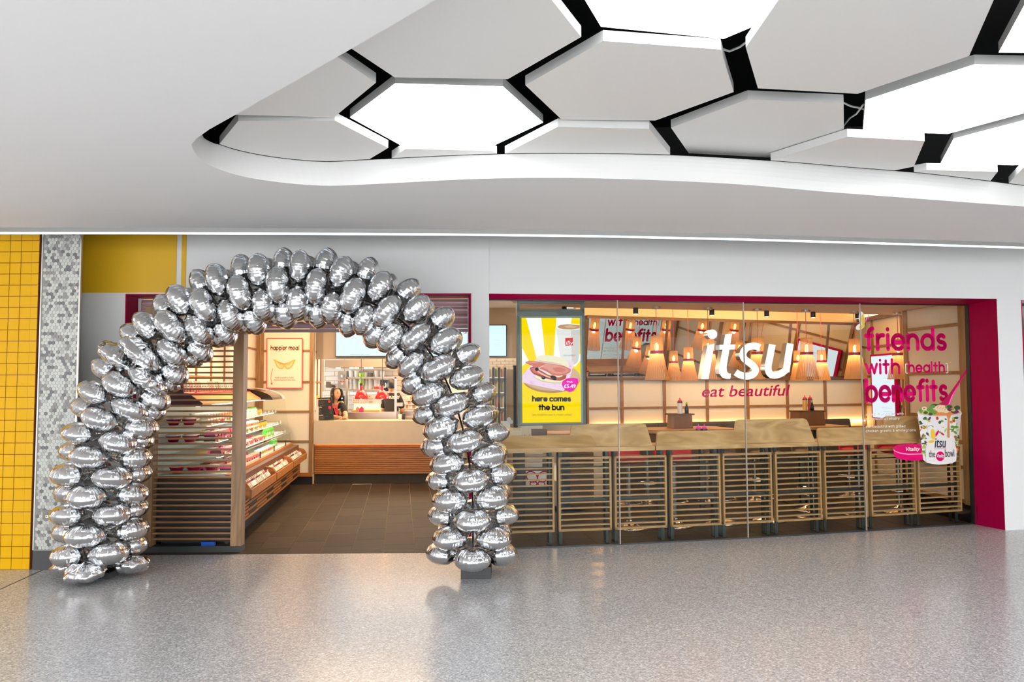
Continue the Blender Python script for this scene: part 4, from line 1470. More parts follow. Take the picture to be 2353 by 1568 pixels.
goods('crisps', [(-0.66, 0.3 + 0.112 * i, 1.535, jit()) for i in range(27)], 'in the row on top of the case', 'crisp packets on top of the case')

# ================================================================== SERVING COUNTER AND KITCHEN
c0, c1 = on_y(720.5, 1000, YB).x, -0.6
ct = thing('serving_counter', 'serving counter with beige stone front over orange timber slats', 'counter', ((c0 + c1) / 2, YB + 0.3, 0))
zt, zm, zk = zB(968.5), zB(1022.5), zB(1092)
MB().box(c0, YB, zm, c1, YB + 0.06, zt).build('stone_front', M_STONE, ct)
MB().box(c0, YB + 0.06, zt - 0.04, c1, YB + 0.65, zt).build('stone_top', M_STONE, ct)
MB().box(c0, YB + 0.12, zk, c1, YB + 0.6, zm).build('carcass', M_DARKWOOD, ct)
nba = 16
for i in range(nba):
    h = (zm - zk) / nba
    MB().box(c0, YB + 0.075, zk + i * h + h * 0.22, c1, YB + 0.12, zk + (i + 1) * h).build('slat', M_CHERRY, ct)
MB().box(c0, YB + 0.10, 0, c1, YB + 0.55, zk).build('kick_board', M_SLATE[2], ct)
MB().box(c0 + 0.02, YB + 0.063, zm + 0.004, c1, YB + 0.075, zm + 0.012).build('led_strip', emit('counter_led', (1, 0.42, 0.12), 28), ct)
# bulkhead above the counter
YK = 12.95
mb = MB(); mb.box(R1.x - 0.1, YK, on_y(850, 825, YK).z, 1.1, YK + 0.12, ZCI)
bh = struct(mb.build('wall_bulkhead', mat('bulkhead_beige', (0.42, 0.33, 0.26), 0.7)), 'beige bulkhead above the serving counter carrying the menu screens')
M_SCR = emit('screen_pale', (0.62, 0.80, 0.95), 1.15)
M_SCRT = mat('screen_ink', (0.02, 0.10, 0.25), 0.5)
TVL = ['leftmost menu screen over the counter, lower edge showing under the arch', 'middle menu screen over the counter, mostly hidden by the balloons', 'right menu screen reading hot drinks, beside the white pillar']
for i, (x0, x1) in enumerate(((771, 899), (904, 1031), (1035, 1164.5))):
    pa = on_y(x0, 747, YK - 0.056); pb = on_y(x1, 820, YK - 0.056)
    tv = thing('menu_screen', TVL[i], 'screen', ((pa.x + pb.x) / 2, YK - 0.03, pb.z))
    MB().box(pa.x, YK - 0.056, pb.z, pb.x, YK - 0.004, pa.z).build('casing', M_BLK, tv)
    MB().box(pa.x + 0.012, YK - 0.0563, pb.z + 0.014, pb.x - 0.012, YK - 0.0561, pa.z - 0.012).build('display', M_SCR, tv)
    TP = Plane((pa.x, YK - 0.062), (pb.x, YK - 0.062))
    mb = MB()
    if i == 2:
        stroke_text(mb, 'hot drinks', TP.at(1045, 767), TP.at(1093, 767), 0.05, 0.2)
        for j in range(6):
            y = 772 + j * 5 if j < 3 else 788 + (j - 3) * 7
            mb.bar(TP.at(1046, y), TP.at(1080, y), 0.006, 0.001, side=(0, 1, 0))
            mb.bar(TP.at(1112, 781 + j * 6), TP.at(1129, 781 + j * 6), 0.008, 0.001, side=(0, 1, 0))
        for y, x2 in ((782, 1160), (788, 1158), (791.5, 1150), (795.5, 1152)):
            mb.bar(TP.at(1136, y), TP.at(x2, y), 0.010 if y in (782, 795.5) else 0.006, 0.001, side=(0, 1, 0))
    else:
        font_text(mb, 'download the app to earn', TP.at(x0 + 34, 816), TP.at(x0 + 78, 816), 0.02)
    mb.build('screen_print', M_SCRT, tv)
# kitchen shell
YKB = 16.0
K = lambda x, y, Y: on_y(700 + x * 0.1275, 820 + y * 0.1275, Y)
M_TILEW = mat('kitchen_tile', (0.78, 0.70, 0.60), 0.25)
M_TGR = mat('kitchen_grout', (0.35, 0.28, 0.21), 0.8)
mb = MB(); mb.box(-5, YKB, 0, 1.6, YKB + 0.1, 2.6)
kb = struct(mb.build('wall_kitchen', M_TGR), 'white brick tiled kitchen back wall')
th_ = 54 * 0.1275 * YKB / FL
for j in range(12):
    for i in range(-1, 13):
        x = -4.1 + i * 0.40 + (0.2 if j % 2 else 0)
        z = 1.0 + j * th_ * 1.6
        MB().box(x + 0.004, YKB - 0.01, z + 0.004, x + 0.396, YKB, z + th_ * 1.6 - 0.004).build('tile', M_TILEW, kb)
mb = MB(); mb.box(K(240, 0, 13.75).x - 0.9, 13.75, 0, K(302, 0, 13.75).x, 13.85, 2.6)
mb.box(-5, 16.5, 0, 1.6, 16.6, 2.6)
e0 = K(302, 60, 13.8); e1 = K(362, 645, 13.8)
wk = struct(mb.build('wall_kitchen_end', M_TGR), 'tiled wall end beside the kitchen opening')
for j in range(11):
    zt_ = e0.z - j * 0.052
    MB().box(e0.x, 13.74, zt_ - 0.049, e1.x, 13.76, zt_).build('tile', M_TILEW, wk)
# hood
h0, h1 = K(365, 62, 15.0), K(1560, 190, 15.0)
hd = thing('extractor_hood', 'long stainless extractor hood over the kitchen', 'extractor hood', ((h0.x + h1.x) / 2, 15.2, h1.z))
MB().box(h0.x, 15.0, h1.z, h1.x, 15.7, h0.z).build('canopy', mat('hood_steel', (0.52, 0.42, 0.32), 0.35, 0.8), hd)
for xx in (600, 840, 930, 1100, 1190):
    p = K(xx, 205, 15.05)
    MB().box(p.x - 0.035, 15.05, h1.z - 0.02, p.x + 0.035, 15.12, h1.z).build('hood_lamp', emit('hood_glow', (1, 0.8, 0.5), 6), hd)
MB().box(h0.x, 15.0, h1.z - 0.035, h1.x, 15.03, h1.z - 0.022).build('lower_rail', M_STEEL, hd)
# machine with the red buttons
p, q2 = K(598, 260, 15.4), K(752, 575, 15.4)
mc = thing('water_boiler', 'stainless wall boiler with two red buttons in the kitchen', 'boiler', ((p.x + q2.x) / 2, 15.6, q2.z))
zmid = K(600, 418, 15.4).z
MB().box(p.x, 15.4, zmid + 0.005, q2.x, 15.9, p.z).build('upper_casing', M_STEEL, mc)
MB().box(p.x, 15.4, q2.z, q2.x, 15.9, zmid - 0.01).build('lower_casing', M_STEEL, mc)
mb = MB()
for xx in (652, 703): mb.sphere(K(xx, 446, 15.4), 0.016, 8)
mb.build('red_button', mat('button_red', (0.8, 0.03, 0.01), 0.4, emis=(1, 0.05, 0.01), estr=0.6), mc)
pq = K(676, 487, 15.39); MB().box(pq.x - 0.02, 15.385, pq.z - 0.022, pq.x + 0.02, 15.4, pq.z + 0.022).build('dial_plate', M_WHITEP, mc)
pq = K(683, 350, 15.39); MB().sphere(pq, 0.035, 10).build('logo_disc', M_WHITEP, mc)
# back shelf with white tubs
sa, sb_ = K(770, 372, 15.3), K(1540, 396, 15.3)
tag(MB().box(sa.x, 15.2, sb_.z, sb_.x, 15.55, sa.z).build('kitchen_shelf', M_STEEL), 'steel shelf holding white tubs across the kitchen', 'shelf')
tubs = [(785, 870, 250, 0), (880, 970, 255, 0), (1060, 1130, 285, 0), (1140, 1225, 290, 1), (1245, 1330, 250, 0), (1350, 1430, 260, 0)]
for i, (x0, x1, y0, dk) in enumerate(tubs):
    p, q2 = K(x0, y0, 15.3), K(x1, 371, 15.3)
    mb = MB(); r = (q2.x - p.x) / 2
    mb.lathe([(r * 0.85, 0), (r, q2.z * 0 + (p.z - q2.z))], 14, o=((p.x + q2.x) / 2, 15.36, q2.z))
    tag(mb.build('food_tub', M_WHITEP if not dk else mat('tub_dark', (0.15, 0.12, 0.1), 0.5), smooth=False), 'white tub standing on the steel kitchen shelf' if not dk else 'dark patterned tub on the steel kitchen shelf', 'tub', 'white tubs on the kitchen shelf' if not dk else None)
p, q2 = K(982, 295, 15.3), K(1056, 371, 15.3)
mb = MB(); mb.lathe([(0.06, 0), (0.065, p.z - q2.z)], 14, o=((p.x + q2.x) / 2, 15.36, q2.z))
tag(mb.build('food_tub', mat('lime_tub', (0.42, 0.75, 0.02), 0.4)), 'lime green tub standing on the steel kitchen shelf', 'tub')
for i, (x0, x1, y0) in enumerate(((785, 850, 405), (855, 930, 405), (1065, 1125, 405), (1130, 1215, 400), (1230, 1345, 405), (945, 1000, 450))):
    p, q2 = K(x0, y0, 15.35), K(x1, 585, 15.35)
    st = MB(); st.box(p.x, 15.35, q2.z, q2.x, 15.5, p.z)
    o = st.build('carton_stack', mat('carton_white', (0.80, 0.74, 0.62), 0.5)) if False else None
    s_ = thing('paper_cup_stack', 'stack of nested white paper cups under the kitchen shelf', 'cup stack', ((p.x + q2.x) / 2, 15.45, q2.z), 'cup stacks under the kitchen shelf')
    nn = 7; hh = (p.z - q2.z) / nn
    for k in range(nn):
        m = MB(); r = (q2.x - p.x) / 2
        m.lathe([(r * 0.9, q2.z + k * hh), (r, q2.z + (k + 0.9) * hh)], 12, o=((p.x + q2.x) / 2, 15.45, 0)); m.build('cup', M_WHITEP, s_)
p, q2 = K(985, 400, 15.36), K(1052, 520, 15.36)
mb = MB(); mb.lathe([(0.05, 0), (0.06, p.z - q2.z)], 14, o=((p.x + q2.x) / 2, 15.42, q2.z))
tag(mb.build('food_tub', mat('lime_tub2', (0.50, 0.72, 0.10), 0.4)), 'lime green tub hanging just below the steel kitchen shelf', 'tub')
sa, sb_ = K(700, 590, 15.3), K(1560, 606, 15.3)
tag(MB().box(sa.x, 15.25, sb_.z, sb_.x, 15.6, sa.z).build('kitchen_shelf', M_STEEL), 'lower steel shelf under the paper cup stacks', 'shelf')
tag(MB().box(K(1258, 0, 15.3).x, 15.28, K(0, 588, 15.3).z, K(1335, 0, 15.3).x, 15.4, K(0, 545, 15.3).z).build('red_crate', mat('crate_red', (0.7, 0.03, 0.02), 0.5)), 'small red crate on the lower kitchen shelf', 'crate')
# hot pass: steel frame, glass, glowing food well
hp0, hp1 = K(752, 0, 14.0).x, K(1655, 0, 14.0).x
hpz0, hpz1 = K(0, 1135, 14.0).z, K(0, 1010, 14.0).z
hp = thing('hot_pass', 'stainless hot food pass with a steel frame behind the counter', 'food warmer', ((hp0 + hp1) / 2, 14.2, 0))
MB().box(hp0, 14.0, 0, hp1, 14.5, hpz1).build('base_unit', M_STEEL, hp)
zt_ = K(0, 380, 14.0).z
for xx in (766, 1641):
    p = K(xx, 0, 14.0); MB().box(p.x - 0.02, 14.0, hpz1, p.x + 0.02, 14.04, zt_).build('post', M_STEEL, hp)
MB().box(hp0, 14.0, zt_ - 0.02, hp1, 14.04, zt_ + 0.01).build('top_bar', M_STEEL, hp)
MB().box(hp0, 14.35, K(0, 680, 14.35).z, K(1375, 0, 14.4).x, 14.4, K(0, 655, 14.35).z).build('heat_bar', emit('heat_glow', (1, 0.62, 0.28), 7), hp)
MB().box(hp0 + 0.05, 14.45, hpz1, K(1375, 0, 14.5).x, 14.5, K(0, 850, 14.45).z).build('warm_shelf', mat('warm_white', (0.8, 0.62, 0.42), 0.4), hp)
MB().box(hp0 + 0.06, 14.2, hpz1, K(1375, 0, 14.3).x, 14.3, hpz1 + 0.04).build('food_well', mat('food_gold', (0.8, 0.5, 0.2), 0.5), hp)
lamp('AREA', ((hp0 + hp1) / 2 - 0.1, 14.3, K(0, 700, 14.3).z), 10, WARM, 0.9, 0.15, ((hp0 + hp1) / 2 - 0.1, 14.3, 0), name='pass_heat')
for i, (x0, y0, x1, y1) in enumerate(((858, 700, 1106, 850), (1138, 690, 1384, 850))):
    p, q2 = K(x0, y0, 13.97), K(x1, y1, 13.97)
    cd = thing('notice_card', ['white notice card with six printed dots under the left heat lamp', 'white notice card with two printed lines under the right heat lamp'][i], 'card', ((p.x + q2.x) / 2, 13.97, q2.z))
    MB().box(p.x, 13.965, q2.z, q2.x, 13.97, p.z).build('card', M_WHITEP, cd)
    mb = MB()
    for (xx, yy, w2, h2) in ([(885, 785, 8, 8), (925, 785, 8, 8), (964, 785, 8, 8), (885, 822, 8, 8), (925, 822, 8, 8), (964, 822, 8, 8)] if i == 0 else [(1170, 715, 15, 8), (1190, 760, 40, 6), (1190, 815, 35, 8)]):
        a0, a1 = K(xx - w2, yy - h2, 13.963), K(xx + w2, yy + h2, 13.963)
        mb.box(a0.x, 13.962, a1.z, a1.x, 13.964, a0.z)
    mb.build('card_print', mat('print_tan', (0.55, 0.30, 0.12), 0.6), cd)
for x0 in (945, 1015):
    p = K(x0, 1000, 13.98); q2 = K(x0 + 70, 930, 13.98)
    mb = MB(); mb.prism([Vector((p.x - 0.03, 14.02, p.z)), Vector((p.x + 0.035, 14.02, p.z)), Vector((p.x + 0.035, 14.02, q2.z)), Vector((p.x, 14.02, q2.z + 0.03)), Vector((p.x - 0.03, 14.02, q2.z))], (0, 0.06, 0))
    tag(mb.build('takeaway_box', mat('box_pink%d' % x0, (0.8, 0.30, 0.28) if x0 < 1000 else (0.8, 0.05, 0.14), 0.5)), 'pale pink takeaway box on the hot pass' if x0 < 1000 else 'deep pink takeaway box on the hot pass', 'takeaway box')
# heat lamps
HLab = ['red dome heat lamp hanging over the pass, the left one', 'red dome heat lamp hanging over the pass, in front of the cook']
for i, xx in enumerate((1016, 1397)):
    Y = 13.7
    c = K(xx, 760, Y); zt_ = K(xx, 600, Y).z; zn = K(xx, 520, Y).z; R = 0.128 * 127.5 * Y / FL
    hl = thing('heat_lamp', HLab[i], 'lamp', (c.x, Y, c.z))
    R = 128 * 0.1275 * Y / FL
    hgt = zt_ - c.z
    mb = MB(); mb.lathe([(R, c.z), (R * 1.02, c.z + 0.008), (R * 0.97, c.z + hgt * 0.35), (R * 0.78, c.z + hgt * 0.68), (R * 0.45, c.z + hgt * 0.92), (R * 0.24, zt_)], 24, o=(c.x, Y, 0)); mb.f = [f for f in mb.f if len(f) == 4]; mb.m = [0] * len(mb.f)
    mb.build('shade', M_REDE, hl, smooth=True)
    mb = MB(); mb.lathe([(R * 0.22, zt_), (R * 0.24, zn - 0.01), (R * 0.24, zn)], 14, o=(c.x, Y, 0)); mb.build('neck', M_REDE, hl)
    mb = MB(); mb.lathe([(R * 0.23, zn), (R * 0.2, zn + 0.03), (0.012, zn + 0.05)], 12, o=(c.x, Y, 0)); mb.build('cap', M_BLK, hl)
    MB().tube([(c.x, Y, zn + 0.05), (c.x, Y, 2.5)], 0.006, 6).build('cord', M_BLK, hl)
    MB().sphere((c.x, Y, c.z + 0.02), 0.03, 10).build('bulb', emit('heat_bulb', (1, 0.6, 0.3), 12), hl)
# black order monitor with a butterfly
p, q2 = K(1362, 420, 14.9), K(1640, 622, 14.9)
mo = thing('order_monitor', 'black monitor showing a white and yellow butterfly behind the cook', 'monitor', ((p.x + q2.x) / 2, 14.93, q2.z))
MB().box(p.x, 14.9, q2.z, q2.x, 14.95, p.z).build('casing', M_BLKG, mo)


def butterfly(mb, P):
    """the two-winged emblem; P maps unit square (0..1, 0 top) to 3D; materials 0 white, 1 yellow, 2 magenta"""
    def el(cx, cy, rx, ry, rot, k, lay):
        r = math.radians(rot)
        mb.poly([P(cx + rx * math.cos(q) * math.cos(r) - ry * math.sin(q) * math.sin(r), cy + rx * math.cos(q) * math.sin(r) + ry * math.sin(q) * math.cos(r), lay) for q in [2 * PI * i / 20 for i in range(20)]], k)
    el(0.42, 0.36, 0.22, 0.40, -12, 0, 0)
    el(0.30, 0.80, 0.34, 0.17, -18, 0, 0)
    el(0.82, 0.34, 0.07, 0.26, 28, 0, 0)
    el(0.80, 0.42, 0.05, 0.20, 28, 2, 1)
    el(0.50, 0.44, 0.13, 0.31, -10, 1, 1)
    el(0.42, 0.80, 0.22, 0.10, -18, 1, 1)


M_BF = [emit('logo_white', (0.7, 0.8, 1.0), 1.0), emit('logo_yellow', (0.8, 0.6, 0.1), 0.9), emit('logo_magenta', (0.6, 0.0, 0.35), 0.8)]
mb = MB(); butterfly(mb, lambda x, y, l: K(1430 + 75 * x, 475 + 90 * y, 14.896 - 0.002 * l)); mb.build('screen_logo', M_BF, mo)
# tall till screen beside the woman
p, q2 = K(608, 560, 13.9), K(715, 870, 13.9)
ti = thing('till_screen', 'tall black till on the kitchen side, right of the woman', 'till', ((p.x + q2.x) / 2, 13.95, q2.z))
MB().box(p.x, 13.9, q2.z, q2.x, 13.98, K(0, 715, 13.9).z).build('casing', M_BLK, ti)
mb = MB(); mb.prism([Vector((p.x, 13.9, K(0, 712, 13.9).z)), Vector((q2.x - 0.02, 13.9, K(0, 712, 13.9).z)), Vector((q2.x - 0.05, 13.9, K(0, 590, 13.9).z)), Vector((q2.x - 0.14, 13.9, p.z)), Vector((p.x, 13.9, K(0, 600, 13.9).z))], (0, 0.06, 0)); mb.build('reader', M_BLK, ti)
pq = K(672, 752, 13.89); MB().sphere(pq, 0.014, 8).build('indicator', emit('till_glow', (0.3, 0.8, 0.9), 2), ti)
MB().box(p.x - 0.02, 13.9, 0.0, q2.x, 14.0, q2.z).build('stand', M_STEEL, ti)
# small kitchen appliances left
for (x0, y0, x1, y1, Y, m_, nm, lab, cat) in (
        (385, 450, 445, 560, 15.2, mat('kit_dark', (0.12, 0.09, 0.06), 0.5), 'spice_box', 'dark upright box on the kitchen worktop at far left', 'box'),
        (460, 490, 575, 570, 15.3, M_STEEL, 'microwave_oven', 'small steel microwave on the kitchen worktop behind the woman', 'microwave'),
        (1665, 830, 1760, 895, 14.4, M_STEEL, 'ticket_rail', 'steel ticket rail at the right end of the pass', 'rail'),
        (1680, 1040, 1755, 1135, 12.95, M_WHITEP, 'paper_cup', 'white paper cup at the counter edge near the balloons', 'cup'),
        (1760, 1030, 1805, 1135, 13.0, M_BLK, 'card_stand', 'narrow black stand on the counter near the balloons', 'stand'),
        (1810, 1070, 2060, 1135, 13.05, mat('note_tan', (0.55, 0.42, 0.33), 0.6), 'notice_board', 'low tan notice board with two text lines on the counter', 'notice')):
    p, q2 = K(x0, y0, Y), K(x1, y1, Y)
    cx = (p.x + q2.x) / 2
    if nm == 'paper_cup':
        mb = MB(); mb.lathe([(0.024, 0), (0.036, p.z - q2.z), (0.038, p.z - q2.z + 0.004)], 14, o=(cx, Y, zt)); tag(mb.build(nm, m_), lab, cat); continue
    if nm == 'microwave_oven':
        t_ = thing(nm, lab, cat, (cx, Y, q2.z)); MB().box(p.x, Y, q2.z, q2.x, Y + 0.3, p.z).build('casing', m_, t_); MB().box(p.x + 0.03, Y - 0.006, q2.z + 0.03, q2.x - 0.03, Y, p.z - 0.03).build('door', M_BLKG, t_); continue
    if nm == 'notice_board':
        t_ = thing(nm, lab, cat, (cx, Y, zt)); MB().box(p.x, Y, zt, q2.x, Y + 0.03, p.z).build('board', m_, t_)
        mb = MB()
        for yy in (1100, 1122): mb.bar(K(1825, yy, Y - 0.003), K(2040, yy, Y - 0.003), 0.008, 0.002, side=(0, 1, 0))
        mb.build('text_print', M_BLK, t_); continue
    z0 = zt if nm == 'card_stand' else q2.z
    tag(MB().box(p.x, Y, z0, q2.x, Y + 0.12, p.z).build(nm, m_), lab, cat)
tag(MB().box(-3.9, 15.1, 0, -2.7, 15.9, K(0, 1000, 15.2).z).build('kitchen_worktop', M_STEEL), 'steel kitchen worktop behind the woman', 'worktop')
tag(MB().box(-2.3, 15.3, 0, 0.6, 15.9, K(0, 1000, 15.1).z).build('kitchen_worktop', M_STEEL), 'steel kitchen worktop behind the hot pass', 'worktop')
# packed shelf right of the cook
for j in range(3):
    for i in range(5):
        p, q2 = K(1820 + i * 42, 720 + j * 75, 14.8), K(1858 + i * 42, 780 + j * 75, 14.8)
        tag(MB().box(p.x, 14.8, q2.z, q2.x, 14.92, p.z).build('food_box', mat('fbox%d' % ((i + j) % 3), [(0.7, 0.55, 0.38), (0.8, 0.7, 0.55), (0.45, 0.2, 0.12)][(i + j) % 3], 0.5)), 'small boxed food on the rack right of the cook', 'box', 'boxes on the rack beside the cook')
    p = K(1810, 782 + j * 75, 14.8); tag(MB().box(p.x, 14.78, p.z - 0.015, p.x + 0.22 * 8, 14.95, p.z).build('rack_shelf', M_STEEL), ['upper', 'middle', 'lower'][j] + ' steel rack shelf right of the cook', 'shelf')
# black menu board and leaflets on the counter
p0, p1, p2, p3 = [K(x, y, 12.78) for x, y in ((235, 745), (480, 733), (528, 1165), (263, 1172))]
dz_ = zt - p3.z
p2.z = p3.z = zt
bd = thing('menu_board', 'tilted black drinks menu board standing on the counter in front of the woman', 'menu board', (p3.x, 12.78, zt))
MB().prism([p0, p1, p2, p3], (0, 0.02, 0)).build('board', M_BLK, bd)
mb = MB()
KB = lambda x, y: K(x, y, 12.776)
M_MB = [mat('board_white', (0.62, 0.52, 0.42), 0.6), mat('board_red', (0.75, 0.02, 0.02), 0.5), mat('board_leaf', (0.06, 0.10, 0.01), 0.6)]
font_text(mb, 'tea & hot beverages', KB(245, 782), KB(450, 775), 0.030, bold=0.02)
for i, yy in enumerate((800, 818, 836, 853, 872, 888)): mb.bar(KB(249 + i * 1.5, yy), KB(330 + (i * 37) % 55, yy - 3), 0.007, 0.001, side=(0, 1, 0))
font_text(mb, 'coffee', KB(255, 925), KB(310, 922), 0.024, bold=0.02)
for i, yy in enumerate((962, 980, 997, 1014, 1031)):
    mb.bar(KB(258 + i * 2, yy), KB(300 + (i * 23) % 15, yy - 2), 0.008, 0.001, side=(0, 1, 0)); mb.bar(KB(445 + i * 2, yy - 10), KB(485 + i * 2, yy - 12), 0.006, 0.001, side=(0, 1, 0))
font_text(mb, 'smoothies', KB(262, 1068), KB(335, 1063), 0.022, bold=0.02)
for yy in (1075, 1098, 1115, 1128, 1155): mb.bar(KB(268, yy), KB(430 if yy == 1075 else 350, yy - 4), 0.006, 0.001, side=(0, 1, 0))
mb.poly([KB(446 + 22 * math.cos(q), 810 + 20 * math.sin(q)) for q in [i * PI / 8 for i in range(16)]], 1)
mb.poly([KB(x, y) for x, y in ((428, 893), (475, 890), (480, 940), (432, 943))], 1)
mb.poly([KB(x, y) for x, y in ((395, 1167), (430, 1140), (480, 1128), (522, 1120), (527, 1163))], 2)
mb.build('menu_print', M_MB, bd)
p, q2 = K(200, 760, 12.72), K(240, 1165, 12.72)
lf = thing('leaflet_stand', 'narrow stand of pale leaflets left of the black menu board', 'leaflet stand', ((p.x + q2.x) / 2, 12.75, zt))
MB().box(p.x, 12.72, zt, q2.x, 12.8, K(0, 900, 12.72).z).build('holder', M_WHITEP, lf)
MB().box(p.x + 0.005, 12.73, K(0, 900, 12.72).z, q2.x - 0.005, 12.75, p.z).build('leaflet', mat('leaflet', (0.7, 0.6, 0.55), 0.5), lf)
pq = K(232, 725, 12.73); MB().sphere(pq, 0.03, 8, sq=(0.7, 0.3, 1)).build('yellow_flower', mat('flower', (0.85, 0.5, 0.02), 0.5), lf)

# ================================================================== PEOPLE
def skin_mesh(chains, name, mats, parent, sub=2, smooth=True):
    """chains: list of lists of (point, radius); the first point of a chain that equals an earlier one is welded to it"""
    vs, rs, es, idx = [], [], [], {}
    for ch in chains:
        prev = None
        for p, r in ch:
            key = tuple(round(c, 4) for c in p)
            if key not in idx:
                idx[key] = len(vs); vs.append(Vector(p)); rs.append(r)
            if prev is not None: es.append((prev, idx[key]))
            prev = idx[key]
    me = bpy.data.meshes.new(name + '_skeleton')
    me.from_pydata(vs, es, [])
    ob = bpy.data.objects.new(name + '_skeleton', me)
    C.objects.link(ob)
    ob.modifiers.new('skin', 'SKIN')
    sv = me.skin_vertices[0].data
    for i, r in enumerate(rs):
        sv[i].radius = (r, r) if not isinstance(r, tuple) else r
        sv[i].use_root = (i == 0)
    ss = ob.modifiers.new('sub', 'SUBSURF'); ss.levels = sub; ss.render_levels = sub
    dg = bpy.context.evaluated_depsgraph_get()
    m2 = bpy.data.meshes.new_from_object(ob.evaluated_get(dg))
    out = MB()
    out.add([v.co for v in m2.vertices], [tuple(p.vertices) for p in m2.polygons])
    bpy.data.objects.remove(ob); bpy.data.meshes.remove(m2); bpy.data.meshes.remove(me)
    return out


def head_mesh(mb, c, look, tilt=0.0, s=1.0):
    """a head with brow, nose, lips, chin and ears; c = centre, look = horizontal facing direction"""
    f = Vector(look).normalized(); r = Vector((f.y, -f.x, 0)); u = Vector((0, 0, 1))
    u2 = (u * math.cos(tilt) + f * math.sin(tilt)); f2 = (f * math.cos(tilt) - u * math.sin(tilt))
    NA, NR = 24, 18
    vs, fs = [], []
    for i in range(NR + 1):
        a = PI * i / NR
        for j in range(NA):
            q = 2 * PI * j / NA
            x, y, z = math.sin(a) * math.sin(q), math.sin(a) * math.cos(q), math.cos(a)
            w = 1 - 0.22 * max(0, -z) ** 1.3
            X, Y, Z = 0.074 * x * w, 0.093 * y * (1 - 0.12 * max(0, -z)), 0.113 * z
            fr = max(0, y)
            if fr > 0.5:
                nose = math.exp(-((x / 0.16) ** 2) - (((z + 0.18) / 0.22) ** 2)); Y += 0.022 * nose
                Y += 0.006 * math.exp(-((x / 0.3) ** 2) - (((z + 0.55) / 0.1) ** 2))
                Y += 0.008 * math.exp(-((x / 0.35) ** 2) - (((z + 0.9) / 0.15) ** 2))
                Y -= 0.008 * (math.exp(-(((abs(x) - 0.38) / 0.16) ** 2) - (((z - 0.02) / 0.12) ** 2)))
            vs.append(Vector(c) + (r * X + f2 * Y + u2 * Z) * s)
    for i in range(NR):
        for j in range(NA):
            fs.append((i * NA + j, (i + 1) * NA + j, (i + 1) * NA + (j + 1) % NA, i * NA + (j + 1) % NA))
    mb.add(vs, fs)
    H = lambda x, y, z: Vector(c) + (r * x + f2 * y + u2 * z) * s
    for sgn in (-1, 1):
        mb.sphere(H(sgn * 0.074, -0.005, -0.012), 0.026 * s, 8, sq=(0.45, 0.8, 1.1))
    return H


def hand(mb, wrist, palm_dir, side, up, s=1.0, curl=0.5):
    """palm, four bent fingers of different length and a thumb from the palm's side"""
    d, sd, u = Vector(palm_dir).normalized(), Vector(side).normalized(), Vector(up).normalized()
    w = Vector(wrist)
    ch = [[(w, 0.024 * s), (w + d * 0.045 * s, (0.034 * s)), (w + d * 0.085 * s, 0.030 * s)]]
    chains = [ch[0]]
    out = skin_mesh(chains, 'palm', None, None, 1)
    mb.add(out.v, out.f)
    for k, (o, L) in enumerate(((-0.027, 0.062), (-0.009, 0.072), (0.009, 0.068), (0.027, 0.052))):
        b0 = w + d * 0.075 * s + sd * o * s
        p1 = b0 + d * L * 0.45 * s
        p2 = p1 + (d * (1 - curl) - u * curl).normalized() * L * 0.32 * s
        p3 = p2 + (d * (1 - 1.5 * curl) - u * curl * 1.3).normalized() * L * 0.25 * s
        o2 = skin_mesh([[(b0, 0.009 * s), (p1, 0.009 * s), (p2, 0.008 * s), (p3, 0.007 * s)]], 'finger', None, None, 1)
        mb.add(o2.v, o2.f)
    t0 = w + d * 0.03 * s - sd * 0.022 * s
    o2 = skin_mesh([[(t0, 0.011 * s), (t0 + (d * 0.6 - sd * 0.8) * 0.04 * s, 0.010 * s), (t0 + (d * 0.9 - sd * 0.75) * 0.065 * s, 0.008 * s)]], 'thumb', None, None, 1)
    mb.add(o2.v, o2.f)


WP = lambda x, y, Y: on_y(720 + x * 0.07018, 870 + y * 0.07018, Y)
# --- woman leaning on the counter
wom = thing('person', 'woman with long dark hair in black shirt and red lanyard leaning on the counter', 'person', (WP(760, 0, 13.5).x, 13.6, 0))
pel = Vector((WP(700, 0, 13.72).x, 13.72, 0.93)); waist = Vector((pel.x + 0.02, 13.66, 1.08))
chest = WP(770, 960, 13.5); nb2 = WP(700, 760, 13.42); hc = WP(738, 505, 13.38)
shR, shL = WP(930, 830, 13.45), WP(470, 850, 13.52)
elR, elL = WP(1060, 1195, 13.22), WP(520, 1300, 13.2)
elR.z = max(elR.z, zt + 0.05); elL.z = zt + 0.05
wrR, wrL = WP(1075, 1290, 13.0), WP(930, 1310, 12.96)
wrR.z = wrL.z = zt + 0.035
hipR, hipL = pel + Vector((0.09, 0, -0.06)), pel + Vector((-0.09, 0, -0.06))
body = skin_mesh([[(pel, 0.125), (waist, 0.11), (chest, 0.125), (nb2 - Vector((0, -0.01, 0.03)), 0.06), (nb2, 0.045), (hc - Vector((0, 0, 0.06)), 0.045)],
                  [(chest, 0.125), (shR, 0.055), (elR, 0.042), (wrR, 0.027)], [(chest, 0.125), (shL, 0.055), (elL, 0.042), (wrL, 0.027)],
                  [(pel, 0.125), (hipR, 0.09), (hipR + Vector((0.01, -0.03, -0.42)), 0.06), (hipR + Vector((0.01, 0.05, -0.82)), 0.04), (hipR + Vector((0.01, -0.06, -0.845)), 0.032)],
                  [(pel, 0.125), (hipL, 0.09), (hipL + Vector((-0.01, -0.03, -0.42)), 0.06), (hipL + Vector((-0.01, 0.05, -0.82)), 0.04), (hipL + Vector((-0.01, -0.06, -0.845)), 0.032)]], 'woman', None, None)
look = Vector((0.80, -0.60, 0))
H = head_mesh(body, hc, look, -0.12)
hand(body, wrR, Vector((-0.55, -0.5, -0.05)), Vector((0.6, -0.6, 0)), (0, 0, 1), 0.9, 0.4)
